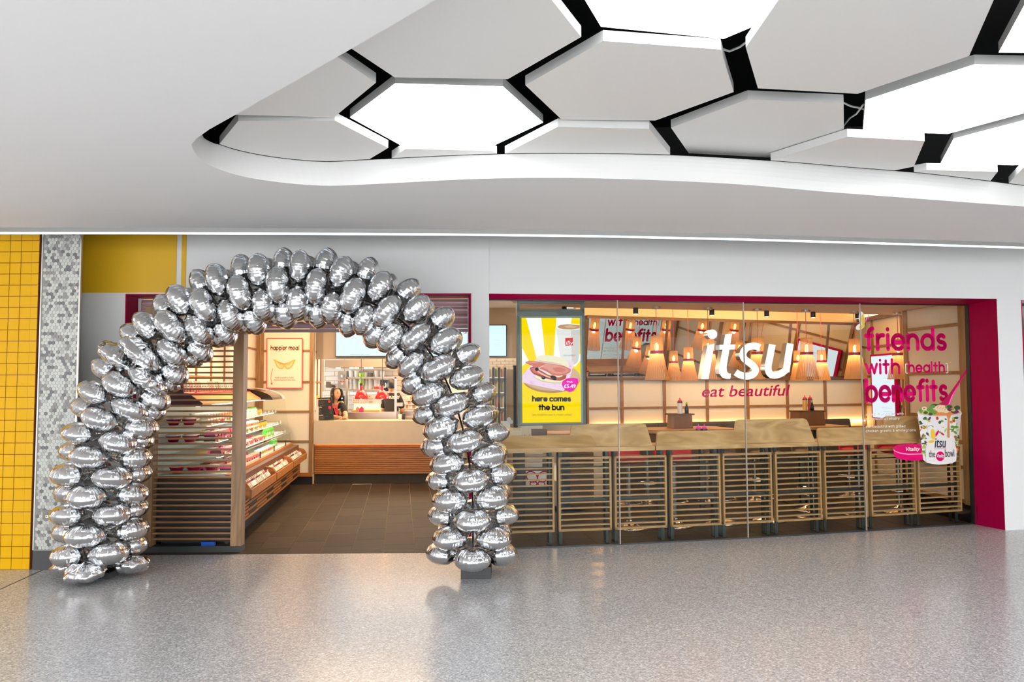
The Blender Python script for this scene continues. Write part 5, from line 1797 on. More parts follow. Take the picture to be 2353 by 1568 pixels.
hand(body, wrL, Vector((0.9, -0.25, 0)), Vector((0.2, 0.9, 0)), (0, 0, 1), 0.9, 0.5)
bo = body.build('body', M_SKIN, wom, smooth=True)
mb = MB()
for sgn in (-1, 1):
    mb.sphere(H(sgn * 0.029, 0.083, 0.0), 0.0085, 8, 0, sq=(1.3, 0.7, 0.6))
    mb.bar(H(sgn * 0.014, 0.09, 0.020), H(sgn * 0.044, 0.08, 0.021), 0.004, 0.005)
mb.build('eyes', M_HAIR, wom)
mb = MB(); mb.sphere(H(0, 0.093, -0.060), 0.016, 8, sq=(1.1, 0.5, 0.35)); mb.build('mouth', mat('lips', (0.45, 0.10, 0.08), 0.5), wom)
mb = MB()
NA, NR = 22, 12
vs = []
for i in range(NR + 1):
    for j in range(NA):
        q = math.radians(62) + math.radians(236) * j / (NA - 1)
        t = i / NR
        a = t * 1.75
        if a < PI / 2:
            x, y, z = math.sin(a) * math.sin(q), math.sin(a) * math.cos(q), math.cos(a)
            vs.append(H(0.087 * x, 0.104 * y - 0.004, 0.124 * z + 0.004))
        else:
            k = (a - PI / 2) / 0.18
            x, y = math.sin(q), math.cos(q)
            vs.append(H(0.087 * x * (1 + 0.06 * k), 0.104 * y - 0.004 - 0.01 * k, 0.004 - 0.17 * k))
mb.add(vs, [(i * NA + j, (i + 1) * NA + j, (i + 1) * NA + j + 1, i * NA + j + 1) for i in range(NR) for j in range(NA - 1)])
# fringe swept from the crown over the temples
mb.add([H(0, 0.02, 0.128), H(-0.07, 0.055, 0.075), H(-0.083, 0.045, 0.0), H(-0.088, 0.0, 0.02)], [(0, 1, 2, 3)])
mb.add([H(0, 0.02, 0.128), H(0.07, 0.060, 0.085), H(0.086, 0.045, 0.02), H(0.088, 0.0, 0.02)], [(0, 1, 2, 3)])
mb.add([H(0, 0.02, 0.128), H(-0.07, 0.055, 0.075), H(0, 0.092, 0.088), H(0.07, 0.060, 0.085)], [(0, 1, 2, 3)])
mb.build('hair', M_HAIR, wom, smooth=True)
mE = lambda p, q, f: p + (q - p) * f
shirt = skin_mesh([[(pel + Vector((0, 0, -0.02)), 0.138), (waist, 0.122), (chest, 0.139), (nb2 - Vector((0, -0.01, 0.03)), 0.066)],
                   [(chest, 0.139), (shR, 0.066), (mE(shR, elR, 0.88), 0.058)], [(chest, 0.139), (shL, 0.066), (mE(shL, elL, 0.88), 0.058)]], 'shirt', None, None)
shirt.build('shirt', M_BLKT, wom, smooth=True)
tr2 = skin_mesh([[(pel, 0.137), (hipR, 0.098), (hipR + Vector((0.01, -0.03, -0.42)), 0.068), (hipR + Vector((0.01, 0.05, -0.79)), 0.052)],
                 [(pel, 0.137), (hipL, 0.098), (hipL + Vector((-0.01, -0.03, -0.42)), 0.068), (hipL + Vector((-0.01, 0.05, -0.79)), 0.052)]], 'trousers', None, None)
tr2.build('trousers', M_BLKT, wom, smooth=True)
mb = MB()
fy = Vector((0.02, -0.145, 0))
ln = [WP(640, 850, 13.30), WP(700, 990, 13.27), WP(765, 1240, 13.26)]
rn = [WP(765, 850, 13.30), WP(775, 1000, 13.27), WP(785, 1240, 13.26)]
for P_ in (ln, rn):
    for p, q in zip(P_, P_[1:]): mb.bar(p, q, 0.022, 0.006, side=(1, 0, 0))
mb.build('lanyard', mat('lanyard_red', (0.75, 0.02, 0.06), 0.5), wom)
mb = MB(); font_text(mb, 'eat well', WP(800, 1040, 13.27), WP(885, 1025, 13.27), 0.03); mb.build('shirt_print', M_WHITEP, wom)

# --- cook seen from behind
MPX = lambda x, y, Y=14.75: on_y(860 + x * 0.08289, 850 + y * 0.08289, Y)
man = thing('person', 'cook in black shirt seen from behind at the hot pass', 'person', (MPX(500, 0).x, 14.8, 0))
hc2 = MPX(475, 440, 14.72); pel2 = Vector((MPX(480, 0).x, 14.78, 0.95))
nb3 = MPX(475, 590, 14.76); ch3 = Vector((MPX(490, 0).x, 14.78, nb3.z - 0.22)); wa3 = Vector((pel2.x, 14.8, 1.1))
sR3, sL3 = MPX(690, 730, 14.76), MPX(290, 720, 14.76)
eR3, eL3 = sR3 + Vector((0.06, 0.05, -0.27)), sL3 + Vector((-0.05, 0.05, -0.27))
wR3, wL3 = eR3 + Vector((-0.05, 0.2, -0.10)), eL3 + Vector((0.04, 0.2, -0.12))
h1, h2 = pel2 + Vector((0.1, 0, -0.05)), pel2 + Vector((-0.1, 0, -0.05))
legs = lambda h, s: [(pel2, 0.135), (h, 0.095), (h + Vector((s * 0.02, -0.02, -0.42)), 0.065), (h + Vector((s * 0.02, 0.03, -0.84)), 0.042), (h + Vector((s * 0.02, 0.14, -0.865)), 0.034)]
body = skin_mesh([[(pel2, 0.135), (wa3, 0.125), (ch3, 0.15), (nb3 - Vector((0, 0, 0.05)), 0.075), (nb3 + Vector((0, 0, 0.02)), 0.055), (hc2 - Vector((0, 0, 0.05)), 0.055)],
                  [(ch3, 0.15), (sR3, 0.068), (eR3, 0.048), (wR3, 0.032)], [(ch3, 0.15), (sL3, 0.068), (eL3, 0.048), (wL3, 0.032)], legs(h1, 1), legs(h2, -1)], 'cook', None, None)
H = head_mesh(body, hc2, (-0.1, 1, 0), -0.1, 1.05)
hand(body, wR3, (-0.1, 0.9, -0.2), (1, 0, 0), (0, 0, 1)); hand(body, wL3, (0.1, 0.9, -0.2), (-1, 0, 0), (0, 0, 1))
body.build('body', M_SKIN, man, smooth=True)
mb = MB()
for sgn in (-1, 1): mb.sphere(H(sgn * 0.029, 0.083, 0.0), 0.0085, 8, 0, sq=(1.3, 0.7, 0.6))
mb.build('eyes', M_HAIR, man)
mb = MB(); mb.sphere(H(0, 0.093, -0.060), 0.016, 8, sq=(1.1, 0.5, 0.35)); mb.build('mouth', MATS['lips'], man)
mb = MB(); vs = []
for i in range(NR + 1):
    for j in range(NA):
        q = math.radians(50) + math.radians(260) * j / (NA - 1); a_ = i / NR * 2.0
        x, y, z = math.sin(a_) * math.sin(q), math.sin(a_) * math.cos(q), math.cos(a_)
        vs.append(H(0.084 * x, 0.104 * y - 0.006, 0.124 * z + 0.006))
mb.add(vs, [(i * NA + j, (i + 1) * NA + j, (i + 1) * NA + j + 1, i * NA + j + 1) for i in range(NR) for j in range(NA - 1)])
mb.build('hair', M_HAIR, man, smooth=True)
shirt = skin_mesh([[(pel2 + Vector((0, 0, -0.04)), 0.148), (wa3, 0.14), (ch3, 0.165), (nb3 - Vector((0, 0, 0.05)), 0.085)],
                   [(ch3, 0.165), (sR3, 0.08), (mE(sR3, eR3, 0.95), 0.066)], [(ch3, 0.165), (sL3, 0.08), (mE(sL3, eL3, 0.95), 0.066)]], 'shirt', None, None)
shirt.build('shirt', M_BLKT, man, smooth=True)
tr2 = skin_mesh([[(p, r + 0.01) for p, r in legs(h1, 1)[:4]], [(p, r + 0.01) for p, r in legs(h2, -1)[:4]]], 'trousers', None, None)
tr2.build('trousers', M_BLKT, man, smooth=True)
mb = MB()
font_text(mb, 'eat beautiful', MPX(400, 765, 14.56), MPX(700, 765, 14.56), 0.035, bold=0.02)
font_text(mb, 'every day', MPX(400, 800, 14.56), MPX(690, 800, 14.56), 0.03, bold=0.02)
mb.build('shirt_print', M_WHITEP, man)

# ================================================================== SEATING AREA BEHIND THE WINDOW
BW = Plane((0.85, 12.5 + 0.345 * (0.85 - 5.73)), (5.75, 12.5 + 0.345 * 0.02))
bd_ = lambda px, py=900: BW.d_of(BW.at(px, py))
bz = lambda px, py: BW.at(px, py).z
LB = (BW.b - BW.a).length
z_beam0, z_beam1, z_mb, z_r2, z_seat = bz(1650, 741.5), bz(1650, 734.5), bz(1650, 871), bz(1650, 935), bz(1650, 968)
mb = MB(); wallbox(mb, BW, bd_(1345) - 0.12, LB + 0.1, 0, 3.05, 0.1, -0.03)
sw = struct(mb.build('wall_seating_back', M_PEACH), 'back wall of the seating area, shoji panels under a tilted mirror')
vl = [bd_(x) for x in (1428, 1525.7, 1624, 1717, 1808, 1895)]
shoji(sw, BW, bd_(1345), LB, 0.3, z_mb, vl, [z_r2, 0.9], vw=0.045, hw=0.035)
mb = MB(); wallbox(mb, BW, bd_(1345), LB, z_beam0, z_beam1, 0.10, 0.10); mb.build('beam', M_DARKWOOD, sw)
mb = MB(); wallbox(mb, BW, bd_(1345), LB, z_mb - 0.02, z_mb + 0.02, 0.06, 0.06); mb.build('mirror_ledge', M_DARKWOOD, sw)
mb = MB(); wallbox(mb, BW, bd_(1345) - 0.12, bd_(1345), 0, z_beam0, 0.05, 0.05); mb.build('corner_post', M_DARKWOOD, sw)
TILT = math.tan(math.radians(9.0))
mi = thing('wall_mirror', 'long dark framed mirror tilted forward over the shoji panels, reflecting the window bar', 'mirror', BW.pt(LB / 2, z_mb + 0.02))
hm = z_beam0 - z_mb - 0.02
vls = [bd_(1345)] + vl + [LB]
for x0, x1 in zip(vls, vls[1:]):
    A_ = BW.pt(x0 + 0.01, z_mb + 0.02, 0.0); B_ = BW.pt(x1 - 0.01, z_mb + 0.02, 0.0)
    up_ = Vector((0, 0, hm)) + BW.n * (hm * TILT)
    MB().prism([A_, B_, B_ + up_, A_ + up_], -BW.n * 0.006).build('mirror_pane', M_MIRROR, mi)
for x in vl:
    A_ = BW.pt(x, z_mb + 0.02, 0.006)
    MB().bar(A_, A_ + Vector((0, 0, hm)) + BW.n * (hm * TILT), 0.03, 0.016, side=BW.t).build('mirror_batten', M_DARKWOOD, mi)
# right hand walls
rA, rB = W(2214, 1.0, 0.12), None
rA = Vector((5.28, 8.86, 0)); rB = Vector((5.16, 10.05, 0))
RW = Plane(rB, rA)
LR = (rA - rB).length
mb = MB(); wallbox(mb, RW, -0.02, LR + 0.05, 0, 2.62, 0.12, -0.02)
rw = struct(mb.build('wall_seating_right', M_CREAM), 'shoji wall at the right end of the window bar')
rz_ = lambda py, px=2140: RW.at(px, py).z
shoji(rw, RW, 0, LR, 0.2, 2.55, [], [rz_(753), rz_(858), rz_(955), rz_(1008), rz_(1063)], vw=0.07, hw=0.04)
mb = MB(); wallbox(mb, RW, LR - 0.09, LR + 0.02, 0.2, 2.55, 0.06, 0.05); mb.build('end_post', M_BATTV, rw)
mb = MB(); wallbox(mb, RW, -0.05, LR + 0.1, 0, 0.21, 0.05, 0.04); mb.build('skirting_board', M_BLKG, rw)
mb = MB(); wallbox(mb, RW, 0, LR, 0.19, 0.25, 0.05, 0.03); mb.build('bottom_rail', M_BATT, rw)
r2A = Vector((5.74, 12.5, 0)); r2B = Vector((5.70, 10.1, 0))
RW2 = Plane(r2A, r2B)
mb = MB(); wallbox(mb, RW2, 0, 2.45, 0, 3.05, 0.1, -0.02)
mb.prism([rB, r2B, r2B + Vector((0, 0, 3.0)), rB + Vector((0, 0, 3.0))], (0, 0.05, 0))
rw2 = struct(mb.build('wall_alcove', M_CREAM), 'shoji wall of the alcove behind the bar end')
shoji(rw2, RW2, 0, 2.4, 0.2, bz(1980, 741), [0.35, 1.3], [bz(1980, 800), bz(1980, 866), bz(1980, 930)], vw=0.05, hw=0.035)
mb = MB(); wallbox(mb, RW2, 0, 2.4, bz(1980, 741), bz(1980, 733), 0.1, 0.1); mb.build('beam', M_DARKWOOD, rw2)
# lit menu board in the alcove
ms = thing('menu_lightbox', 'narrow lit menu lightbox with magenta edges in the alcove', 'lightbox', RW2.pt(0.9, 1.2))
za, zb_ = RW2.at(2055, 812).z, RW2.at(2055, 965).z
mb = MB(); wallbox(mb, RW2, 0.42, 1.22, zb_, za, 0.05, 0.085); mb.build('casing', M_MAGV, ms)
mb = MB(); wallbox(mb, RW2, 0.47, 1.19, zb_ + 0.02, za - 0.03, 0.004, 0.091); mb.build('display', emit('lightbox_white', (0.86, 0.93, 1.0), 0.9), ms)
mb = MB()
for j in range(16):
    z = za - 0.16 - j * 0.055
    if j % 4 == 3: continue
    mb.bar(RW2.pt(0.8 + 0.05 * (j % 3), z, 0.093), RW2.pt(1.12, z, 0.093), 0.012, 0.001, side=RW2.n)
mb.build('menu_print', M_SCRT, ms)
# ceilings of the seating area
ZS = 2.553
front = [W(px, ZS, 0.015) for px in (1130, 1421, 1712, 1985, 2222)]
back = [W(px, ZS, 1.72) for px in (2160, 1990, 1712, 1421, 1200)]
cs_ = struct(MB().prism(front + [Vector((5.4, back[0].y, ZS))] + back + [Vector((0.1, back[-1].y, ZS))], (0, 0, 0.08)).build('ceiling_bar', M_CEILW), 'flat ceiling over the window bar')
mb = MB()
mb.prism([Vector((0.0, 8.6, 3.02)), Vector((6.4, 9.8, 3.02)), Vector((6.4, 12.9, 3.02)), Vector((0.0, 12.6, 3.02))], (0, 0, 0.06))
struct(mb.build('ceiling_cove', M_PEACH), 'raised ceiling with warm cove light')
ctr = [W(px, 2.66, 1.70) for px in (1350, 1700, 2100)]
mid = ctr[1]
l_ = lamp('AREA', (mid.x, mid.y, 2.70), 46, (1.0, 0.60, 0.26), 4.6, 0.10, None, name='cove_light')
dirv = (BW.n * -1 + Vector((0, 0, 0.03))).normalized()
zq = dirv * -1
xq = BW.t
yq = zq.cross(xq).normalized()
l_.matrix_world = Matrix(((xq.x, yq.x, zq.x, mid.x), (xq.y, yq.y, zq.y, mid.y), (xq.z, yq.z, zq.z, 2.72), (0, 0, 0, 1)))
# glowing strip behind the banquette top
mb = MB(); wallbox(mb, BW, bd_(1360), LB - 0.05, z_seat - 0.05, z_seat - 0.035, 0.01, 0.035); st_ = mb.build('led_strip', emit('seat_led', (1.0, 0.50, 0.18), 30), sw)
mb = MB(); wallbox(mb, RW2, 0.05, 2.3, bz(1980, 733) + 0.005, bz(1980, 733) + 0.02, 0.02, 0.05); mb.build('led_strip', emit('cove_led', (1.0, 0.62, 0.26), 22), rw2)
# banquette
bq = thing('banquette', 'dark brown upholstered banquette along the back wall', 'bench', BW.pt(LB / 2, 0, 0.3))
x = bd_(1400); i = 0
while x < LB - 0.72:
    m = MB()
    m.prism([BW.pt(x + 0.004, 0.5, 0.07), BW.pt(x + 0.004, z_seat - 0.02, 0.07), BW.pt(x + 0.004, z_seat, 0.09), BW.pt(x + 0.004, z_seat, 0.15), BW.pt(x + 0.004, z_seat - 0.03, 0.17), BW.pt(x + 0.004, 0.5, 0.22)], BW.t * 0.682)
    m.build('back_cushion', M_BROWNF, bq); x += 0.69
mb = MB(); wallbox(mb, BW, bd_(1400), LB - 0.5, 0.0, 0.50, 0.42, 0.48); mb.build('seat_base', M_BROWNF, bq)

# ---- window bar: counters, upright boards, slatted screens
OFFB = 0.13
zc0, zc1 = 0.921, 0.966


def barcounter(px0, px1, nm_label):
    t = thing('bar_counter', nm_label, 'counter', W((px0 + px1) / 2, zc0, OFFB + 0.2))
    cols = [px0] + [x for x in (1421, 1712, 1988) if px0 + 5 < x < px1 - 5] + [px1]
    for x0, x1 in zip(cols, cols[1:]):
        A_, B_ = W(x0, zc0, OFFB - 0.02), W(x1, zc0, OFFB - 0.02)
        pl = Plane(A_, B_)
        MB().prism([A_, B_, B_ - pl.n * 0.42, A_ - pl.n * 0.42], (0, 0, zc1 - zc0)).build('counter_top', M_OAK, t)
    return t


def board(parent, px0, px1, ptop_l, ptop_r, z0, dl, dr_, o, seg_mid):
    """upright oak board with sloping ends and rounded top corners leaning back a little"""
    A_, B_ = W(px0, z0, o), W(px1, z0, o)
    pl = Plane(A_, B_)
    Lx = (B_ - A_).length
    h = ptop_l - z0
    lean = -pl.n * 0.05
    pts2 = [(0, 0), (dl, h * 0.8), (dl + 0.015, h * 0.95), (dl + 0.05, h), (Lx - dr_ - 0.05, h), (Lx - dr_ - 0.015, h * 0.95), (Lx - dr_, h * 0.8), (Lx, 0)]
    P3 = [A_ + pl.t * x + Vector((0, 0, y)) + lean * (y / h) for x, y in pts2]
    return MB().prism(P3, -pl.n * 0.025).build('upright_board', M_OAK, parent)


bc1 = barcounter(1140, 1505, 'oak window bar counter, left section next to the balloons')
bc2 = barcounter(1508, 1879, 'oak window bar counter, middle section under the lit letters')
bc3 = barcounter(1881, 2113, 'oak window bar counter, right section under the pink window lettering')
board(bc1, 1308, 1499, 1.195, 1.2, zc1, 0.03, 0.04, OFFB + 0.03, 0)
board(bc1, 1140, 1370, 1.085, 1.09, zc1, 0.02, 0.03, OFFB, 0)
board(bc2, 1688, 1873, 1.218, 1.22, zc1, 0.04, 0.05, OFFB + 0.03, 0)
board(bc2, 1508, 1722, 1.108, 1.11, zc1, 0.03, 0.0, OFFB, 0)
board(bc3, 2036, 2117, 1.225, 1.22, zc1, 0.02, 0.0, OFFB + 0.03, 0)
board(bc3, 1880, 2108, 1.112, 1.11, zc1, 0.03, 0.03, OFFB, 0)
scr_px = [(1150, 1273), (1282.6, 1404), (1411, 1530.6), (1540, 1654), (1659.5, 1772), (1780, 1885), (1892.5, 1990.5), (1998, 2101.5), (2107, 2205)]
ordn = ['first', 'second', 'third', 'fourth', 'fifth', 'sixth', 'seventh', 'eighth', 'ninth']
for i, (x0, x1) in enumerate(scr_px):
    A_, B_ = W(x0, 0.5, OFFB - 0.03), W(x1, 0.5, OFFB - 0.03)
    pl = Plane(A_, B_)
    Lx = (B_ - A_).length
    zb0, zb1 = 0.138, 0.872 if i else 0.88
    t = thing('bar_screen', ordn[i] + ' slatted oak panel under the window bar, counting from the balloons', 'slatted panel', Vector((A_.x + B_.x, A_.y + B_.y, 0)) / 2, 'slatted panels under the window bar')
    fw_ = 0.02
    for (p, q) in (((fw_ / 2, zb0), (fw_ / 2, zb1)), ((Lx - fw_ / 2, zb0), (Lx - fw_ / 2, zb1))):
        MB().bar(pl.pt(p[0], p[1]) , pl.pt(q[0], q[1]), fw_, 0.045, side=pl.t).build('frame_side', M_OAKV, t)
    for z in (zb0 + 0.01, zb1 - 0.01):
        MB().bar(pl.pt(0, z), pl.pt(Lx, z), 0.045, 0.022, side=pl.n).build('frame_rail', M_OAKS, t)
    ns = 12
    for k in range(ns):
        z = zb0 + (zb1 - zb0) * (k + 1) / (ns + 1)
        MB().bar(pl.pt(fw_, z), pl.pt(Lx - fw_, z), 0.035, 0.014, side=pl.n).build('slat', M_OAKS, t)
    for d in (0.03, Lx - 0.03):
        m = MB()
        m.bar(pl.pt(d, 0.0, -0.035), pl.pt(d, zc0, -0.035), 0.035, 0.012, side=pl.t)
        m.bar(pl.pt(d, 0.006, -0.03), pl.pt(d, 0.006, -0.12), 0.035, 0.012, side=pl.t)
        m.bar(pl.pt(d, 0.0, -0.12), pl.pt(d, zc0, -0.12), 0.035, 0.012, side=pl.t)
        m.build('steel_leg', M_DARKSTEEL, t)
    m = MB()
    for z in (0.76, 0.44, 0.19):
        m.bar(pl.pt(0.03, z, -0.04), pl.pt(Lx - 0.03, z, -0.04), 0.006, 0.03, side=pl.n)
    m.build('steel_rail', M_DARKSTEEL, t)


# ---- stools
def stool(seatm, nm, lab, grp):
    t = thing(nm, lab, 'stool', (0, 0, 0), grp)
    MB().lathe([(0.205, 0), (0.205, 0.012), (0.19, 0.02), (0.10, 0.045), (0.035, 0.075), (0.03, 0.09)], 18).build('base', M_CHROME, t, smooth=True)
    MB().lathe([(0.026, 0.05), (0.026, 0.72)], 12).build('column', mat('dull_chrome', (0.22, 0.21, 0.20), 0.35, 0.9), t)
    m = MB(); m.tube([(0.15 * math.cos(q), 0.15 * math.sin(q), 0.28) for q in [2 * PI * i / 20 for i in range(21)]], 0.01, 6); m.tube([(0.02, 0, 0.28), (0.15, 0, 0.28)], 0.008, 6)
    m.build('footrest', M_CHROME, t)
    MB().lathe([(0.10, 0.72), (0.18, 0.74), (0.205, 0.77), (0.205, 0.79), (0.18, 0.805), (0.0, 0.80)], 20).build('seat', seatm, t, smooth=True)
    m = MB(); n_ = 14
    for i in range(n_):
        q0, q1 = math.radians(200 + 140 * i / n_), math.radians(200 + 140 * (i + 1) / n_)
        hgt = lambda q: 0.86 + 0.05 * math.sin(math.radians(200 + 140 * 0.5) - q + PI / 2)
        pts = [Vector((0.205 * math.cos(q0), 0.205 * math.sin(q0), 0.77)), Vector((0.205 * math.cos(q1), 0.205 * math.sin(q1), 0.77)), Vector((0.23 * math.cos(q1), 0.23 * math.sin(q1), 0.9)), Vector((0.23 * math.cos(q0), 0.23 * math.sin(q0), 0.9))]
        c_ = sum(pts, Vector()) / 4; c_.z = 0
        m.prism(pts, c_.normalized() * 0.018)
    m.build('backrest', seatm, t)
    return t


s1 = stool(M_RED, 'bar_stool', 'red seated bar stool with chrome base at the window bar', 'stools at the window bar')
s2 = stool(M_SEATB, 'bar_stool', 'brown seated bar stool with chrome base at the window bar', 'stools at the window bar')
used = set()
for px, py, red, dy, lab in (
        (1450, 1219, 1, 0.12, 'red seated bar stool behind the third slatted screen from the balloons'),
        (1556, 1214, 1, 0.12, 'red seated bar stool behind the fourth slatted screen from the balloons'),
        (1986, 1187, 1, 0.12, 'red seated bar stool under the pink window lettering, by the glass joint'),
        (2078, 1182, 1, 0.12, 'red seated bar stool under the pink window lettering, left of the bowl sticker'),
        (1668, 1207, 0, 0.12, 'brown seated bar stool, chrome base showing between fourth and fifth slatted screens'),
        (1773, 1201, 0, 0.12, 'brown seated bar stool, chrome base showing between fifth and sixth slatted screens'),
        (1877, 1194, 0, 0.12, 'brown seated bar stool, chrome base showing between sixth and seventh slatted screens'),
        (1481, 1153, 0, -0.25, 'brown seated chrome stool at the high table seen through the third slatted screen'),
        (1820, 1156, 0, -0.62, 'brown seated chrome stool at the high table seen through the sixth slatted screen'),
        (1945, 1138, 0, -0.1, 'brown seated chrome stool at the high table seen through the seventh slatted screen'),
        (1625, 1150, 0, 0, 'brown seated chrome stool at the high table seen through the fourth slatted screen'),
        (1735, 1150, 0, 0, 'brown seated chrome stool at the high table seen through the fifth slatted screen')):
    p = on_floor(px, py); tt, nn = Wt(px)
    place(s1 if red else s2, red not in used, (p.x, p.y + dy, 0), math.atan2(tt.y, tt.x) + PI + rg.uniform(-0.4, 0.4), lab)
    used.add(red)


# ---- high tables with divider boxes
def hightable(px0, px1, off, dep, zt_, lab):
    A_, B_ = W(px0, zt_, off), W(px1, zt_, off)
    pl = Plane(A_, B_); Lx = (B_ - A_).length
    t = thing('high_table', lab, 'table', Vector((A_.x + B_.x, A_.y + B_.y, 0)) / 2)
    out = []
    r = 0.18
    for cx_, cy_, a0 in ((Lx - r, r, -90), (Lx - r, dep - r, 0), (r, dep - r, 90), (r, r, 180)):
        for k in range(7):
            q = math.radians(a0 + 15 * k); out.append((cx_ + r * math.cos(q), cy_ + r * math.sin(q)))
    MB().prism([A_ + pl.t * x - pl.n * y for x, y in out], (0, 0, -0.04)).build('table_top', M_OAK, t)
    for d in (0.35, Lx - 0.35):
        m = MB(); c_ = A_ + pl.t * d - pl.n * dep / 2
        m.box(c_.x - 0.03, c_.y - 0.03, 0.01, c_.x + 0.03, c_.y + 0.03, zt_ - 0.04); m.box(c_.x - 0.2, c_.y - 0.2, 0, c_.x + 0.2, c_.y + 0.2, 0.012)
        m.build('leg', M_DARKSTEEL, t)
    return t, pl, A_


hightable(1497, 1700, 1.45, 0.7, 1.04, 'oak high table behind the bar, under the lit letters')
hightable(1826, 1965, 1.5, 0.7, 1.04, 'oak high table behind the bar, right of the lit letters')
hightable(1256, 1372, 1.9, 0.6, 0.99, 'oak high table behind the left bar board and the digital poster')
DV = ['brown timber divider box carrying one sauce bottle and a soy bottle', 'brown timber divider box carrying two sauce bottles and a soy bottle']


def divider(x0, x1, y0, y1, off, lab, ov):
    z0, z1 = W(x0, 1.0, off), None
    d = W((x0 + x1) / 2, 1.3, off)
    k = d.y
    ztop, zbot = on_y((x0 + x1) / 2, y0, k).z, 1.04
    A_, B_ = W(x0, 1.2, off), W(x1, 1.2, off); A_.z = B_.z = 0
    pl = Plane(A_, B_); Lx = (B_ - A_).length
    t = thing('divider_box', lab, 'divider', Vector((A_.x + B_.x, A_.y + B_.y, 2 * zbot)) / 2)
    P3 = [pl.pt(0, zbot), pl.pt(Lx, zbot), pl.pt(Lx - 0.012, ztop - 0.02), pl.pt(0.012, ztop - 0.02)]
    MB().prism(P3, -pl.n * 0.2).build('box_body', mat('divider_brown', (0.20, 0.085, 0.03), 0.4, noise_amt=0.3, noise_scale=14, stretch=(1, 1, 0.2)), t)
    MB().prism([pl.pt(-ov, ztop - 0.02, 0.01), pl.pt(Lx + ov, ztop - 0.02, 0.01), pl.pt(Lx + ov, ztop, 0.01), pl.pt(-ov, ztop, 0.01)], -pl.n * 0.22).build('box_top', M_DARKWOOD, t)
    return pl, Lx, ztop


pl1, L1, zt1 = divider(1548, 1592, 951, 992, 1.7, DV[0], 0.02)
pl2, L2, zt2 = divider(1836, 1896, 944, 990, 1.75, DV[1], 0.0)
M_BOT = {'white': mat('bottle_white', (0.72, 0.62, 0.58), 0.4), 'yellow': mat('bottle_yellow', (0.75, 0.42, 0.06), 0.4), 'red': mat('bottle_red', (0.60, 0.03, 0.07), 0.4), 'soy': mat('bottle_soy', (0.02, 0.012, 0.01), 0.15), 'capr': mat('cap_red', (0.75, 0.0, 0.05), 0.4), 'capg': mat('cap_lime', (0.25, 0.6, 0.03), 0.4), 'capm': mat('cap_magenta', (0.85, 0.0, 0.30), 0.4), 'dark': mat('bottle_dark', (0.03, 0.02, 0.025), 0.3)}


def sauce(p, h, r, body, cap, lab, soy=False, label=None):
    t = thing('soy_bottle' if soy else 'sauce_bottle', lab, 'bottle', p)
    if soy:
        MB().lathe([(r, 0), (r, h * 0.45), (r * 0.45, h * 0.7), (r * 0.4, h * 0.82)], 12, o=p).build('body', M_BOT['soy'], t, smooth=True)
        MB().lathe([(r * 0.55, h * 0.82), (r * 0.6, h * 0.9), (r * 0.3, h), (0, h)], 12, o=p).build('cap', M_BOT['capg'], t)
    else:
        MB().lathe([(r, 0), (r, h * 0.72), (r * 0.85, h * 0.77)], 14, o=p).build('body', M_BOT[body], t)
        MB().lathe([(r * 0.9, h * 0.76), (r * 0.75, h * 0.84), (r * 0.25, h * 0.9), (r * 0.15, h), (0, h)], 12, o=p).build('nozzle_cap', M_BOT[cap], t)
        MB().lathe([(r * 1.03, h * 0.68), (r * 1.03, h * 0.76)], 14, o=p).build('dark_collar', M_BOT['dark'], t)
        MB().lathe([(r * 1.02, h * 0.12), (r * 1.02, h * 0.6)], 14, o=p).build('paper_label', M_BOT[label or 'white'], t)
    return t


sauce(pl1.pt(L1 * 0.45, zt1, -0.06), 0.20, 0.033, 'white', 'capr', 'sauce bottle with white label and red cap on the left divider box')
sauce(pl1.pt(L1 * 0.72, zt1, -0.02), 0.145, 0.026, 'soy', 'capg', 'soy bottle with green cap on the left divider box', True)
sauce(pl2.pt(L2 * 0.38, zt2, -0.08), 0.205, 0.03, 'yellow', 'capr', 'yellow labelled sauce bottle with red cap on the right divider box', label='yellow')
sauce(pl2.pt(L2 * 0.62, zt2, -0.10), 0.205, 0.03, 'red', 'capr', 'red labelled sauce bottle with red cap on the right divider box', label='red')
sauce(pl2.pt(L2 * 0.56, zt2, -0.03), 0.135, 0.026, 'soy', 'capg', 'soy bottle with green cap on the right divider box', True)


def onbar(px, off=0.42):
    p = W(px, zc1, off); return Vector((p.x, p.y, zc1))


sauce(onbar(1605.5, 0.33), 0.205, 0.032, 'red', 'capm', 'squat bottle with pink label and magenta cap on the bar', label='red')
sauce(onbar(1619, 0.33), 0.205, 0.032, 'dark', 'capm', 'squat dark bottle with yellow label and magenta cap on the bar', label='yellow')
p = onbar(1593, 0.33)
t = thing('wasabi_pot', 'small pot with a lime green lid left of the magenta capped bottles', 'pot', p)
MB().lathe([(0.03, 0), (0.03, 0.115)], 12, o=p).build('body', M_WHITEP, t); MB().lathe([(0.04, 0.115), (0.04, 0.13), (0, 0.13)], 12, o=p).build('lid', M_BOT['capg'], t)
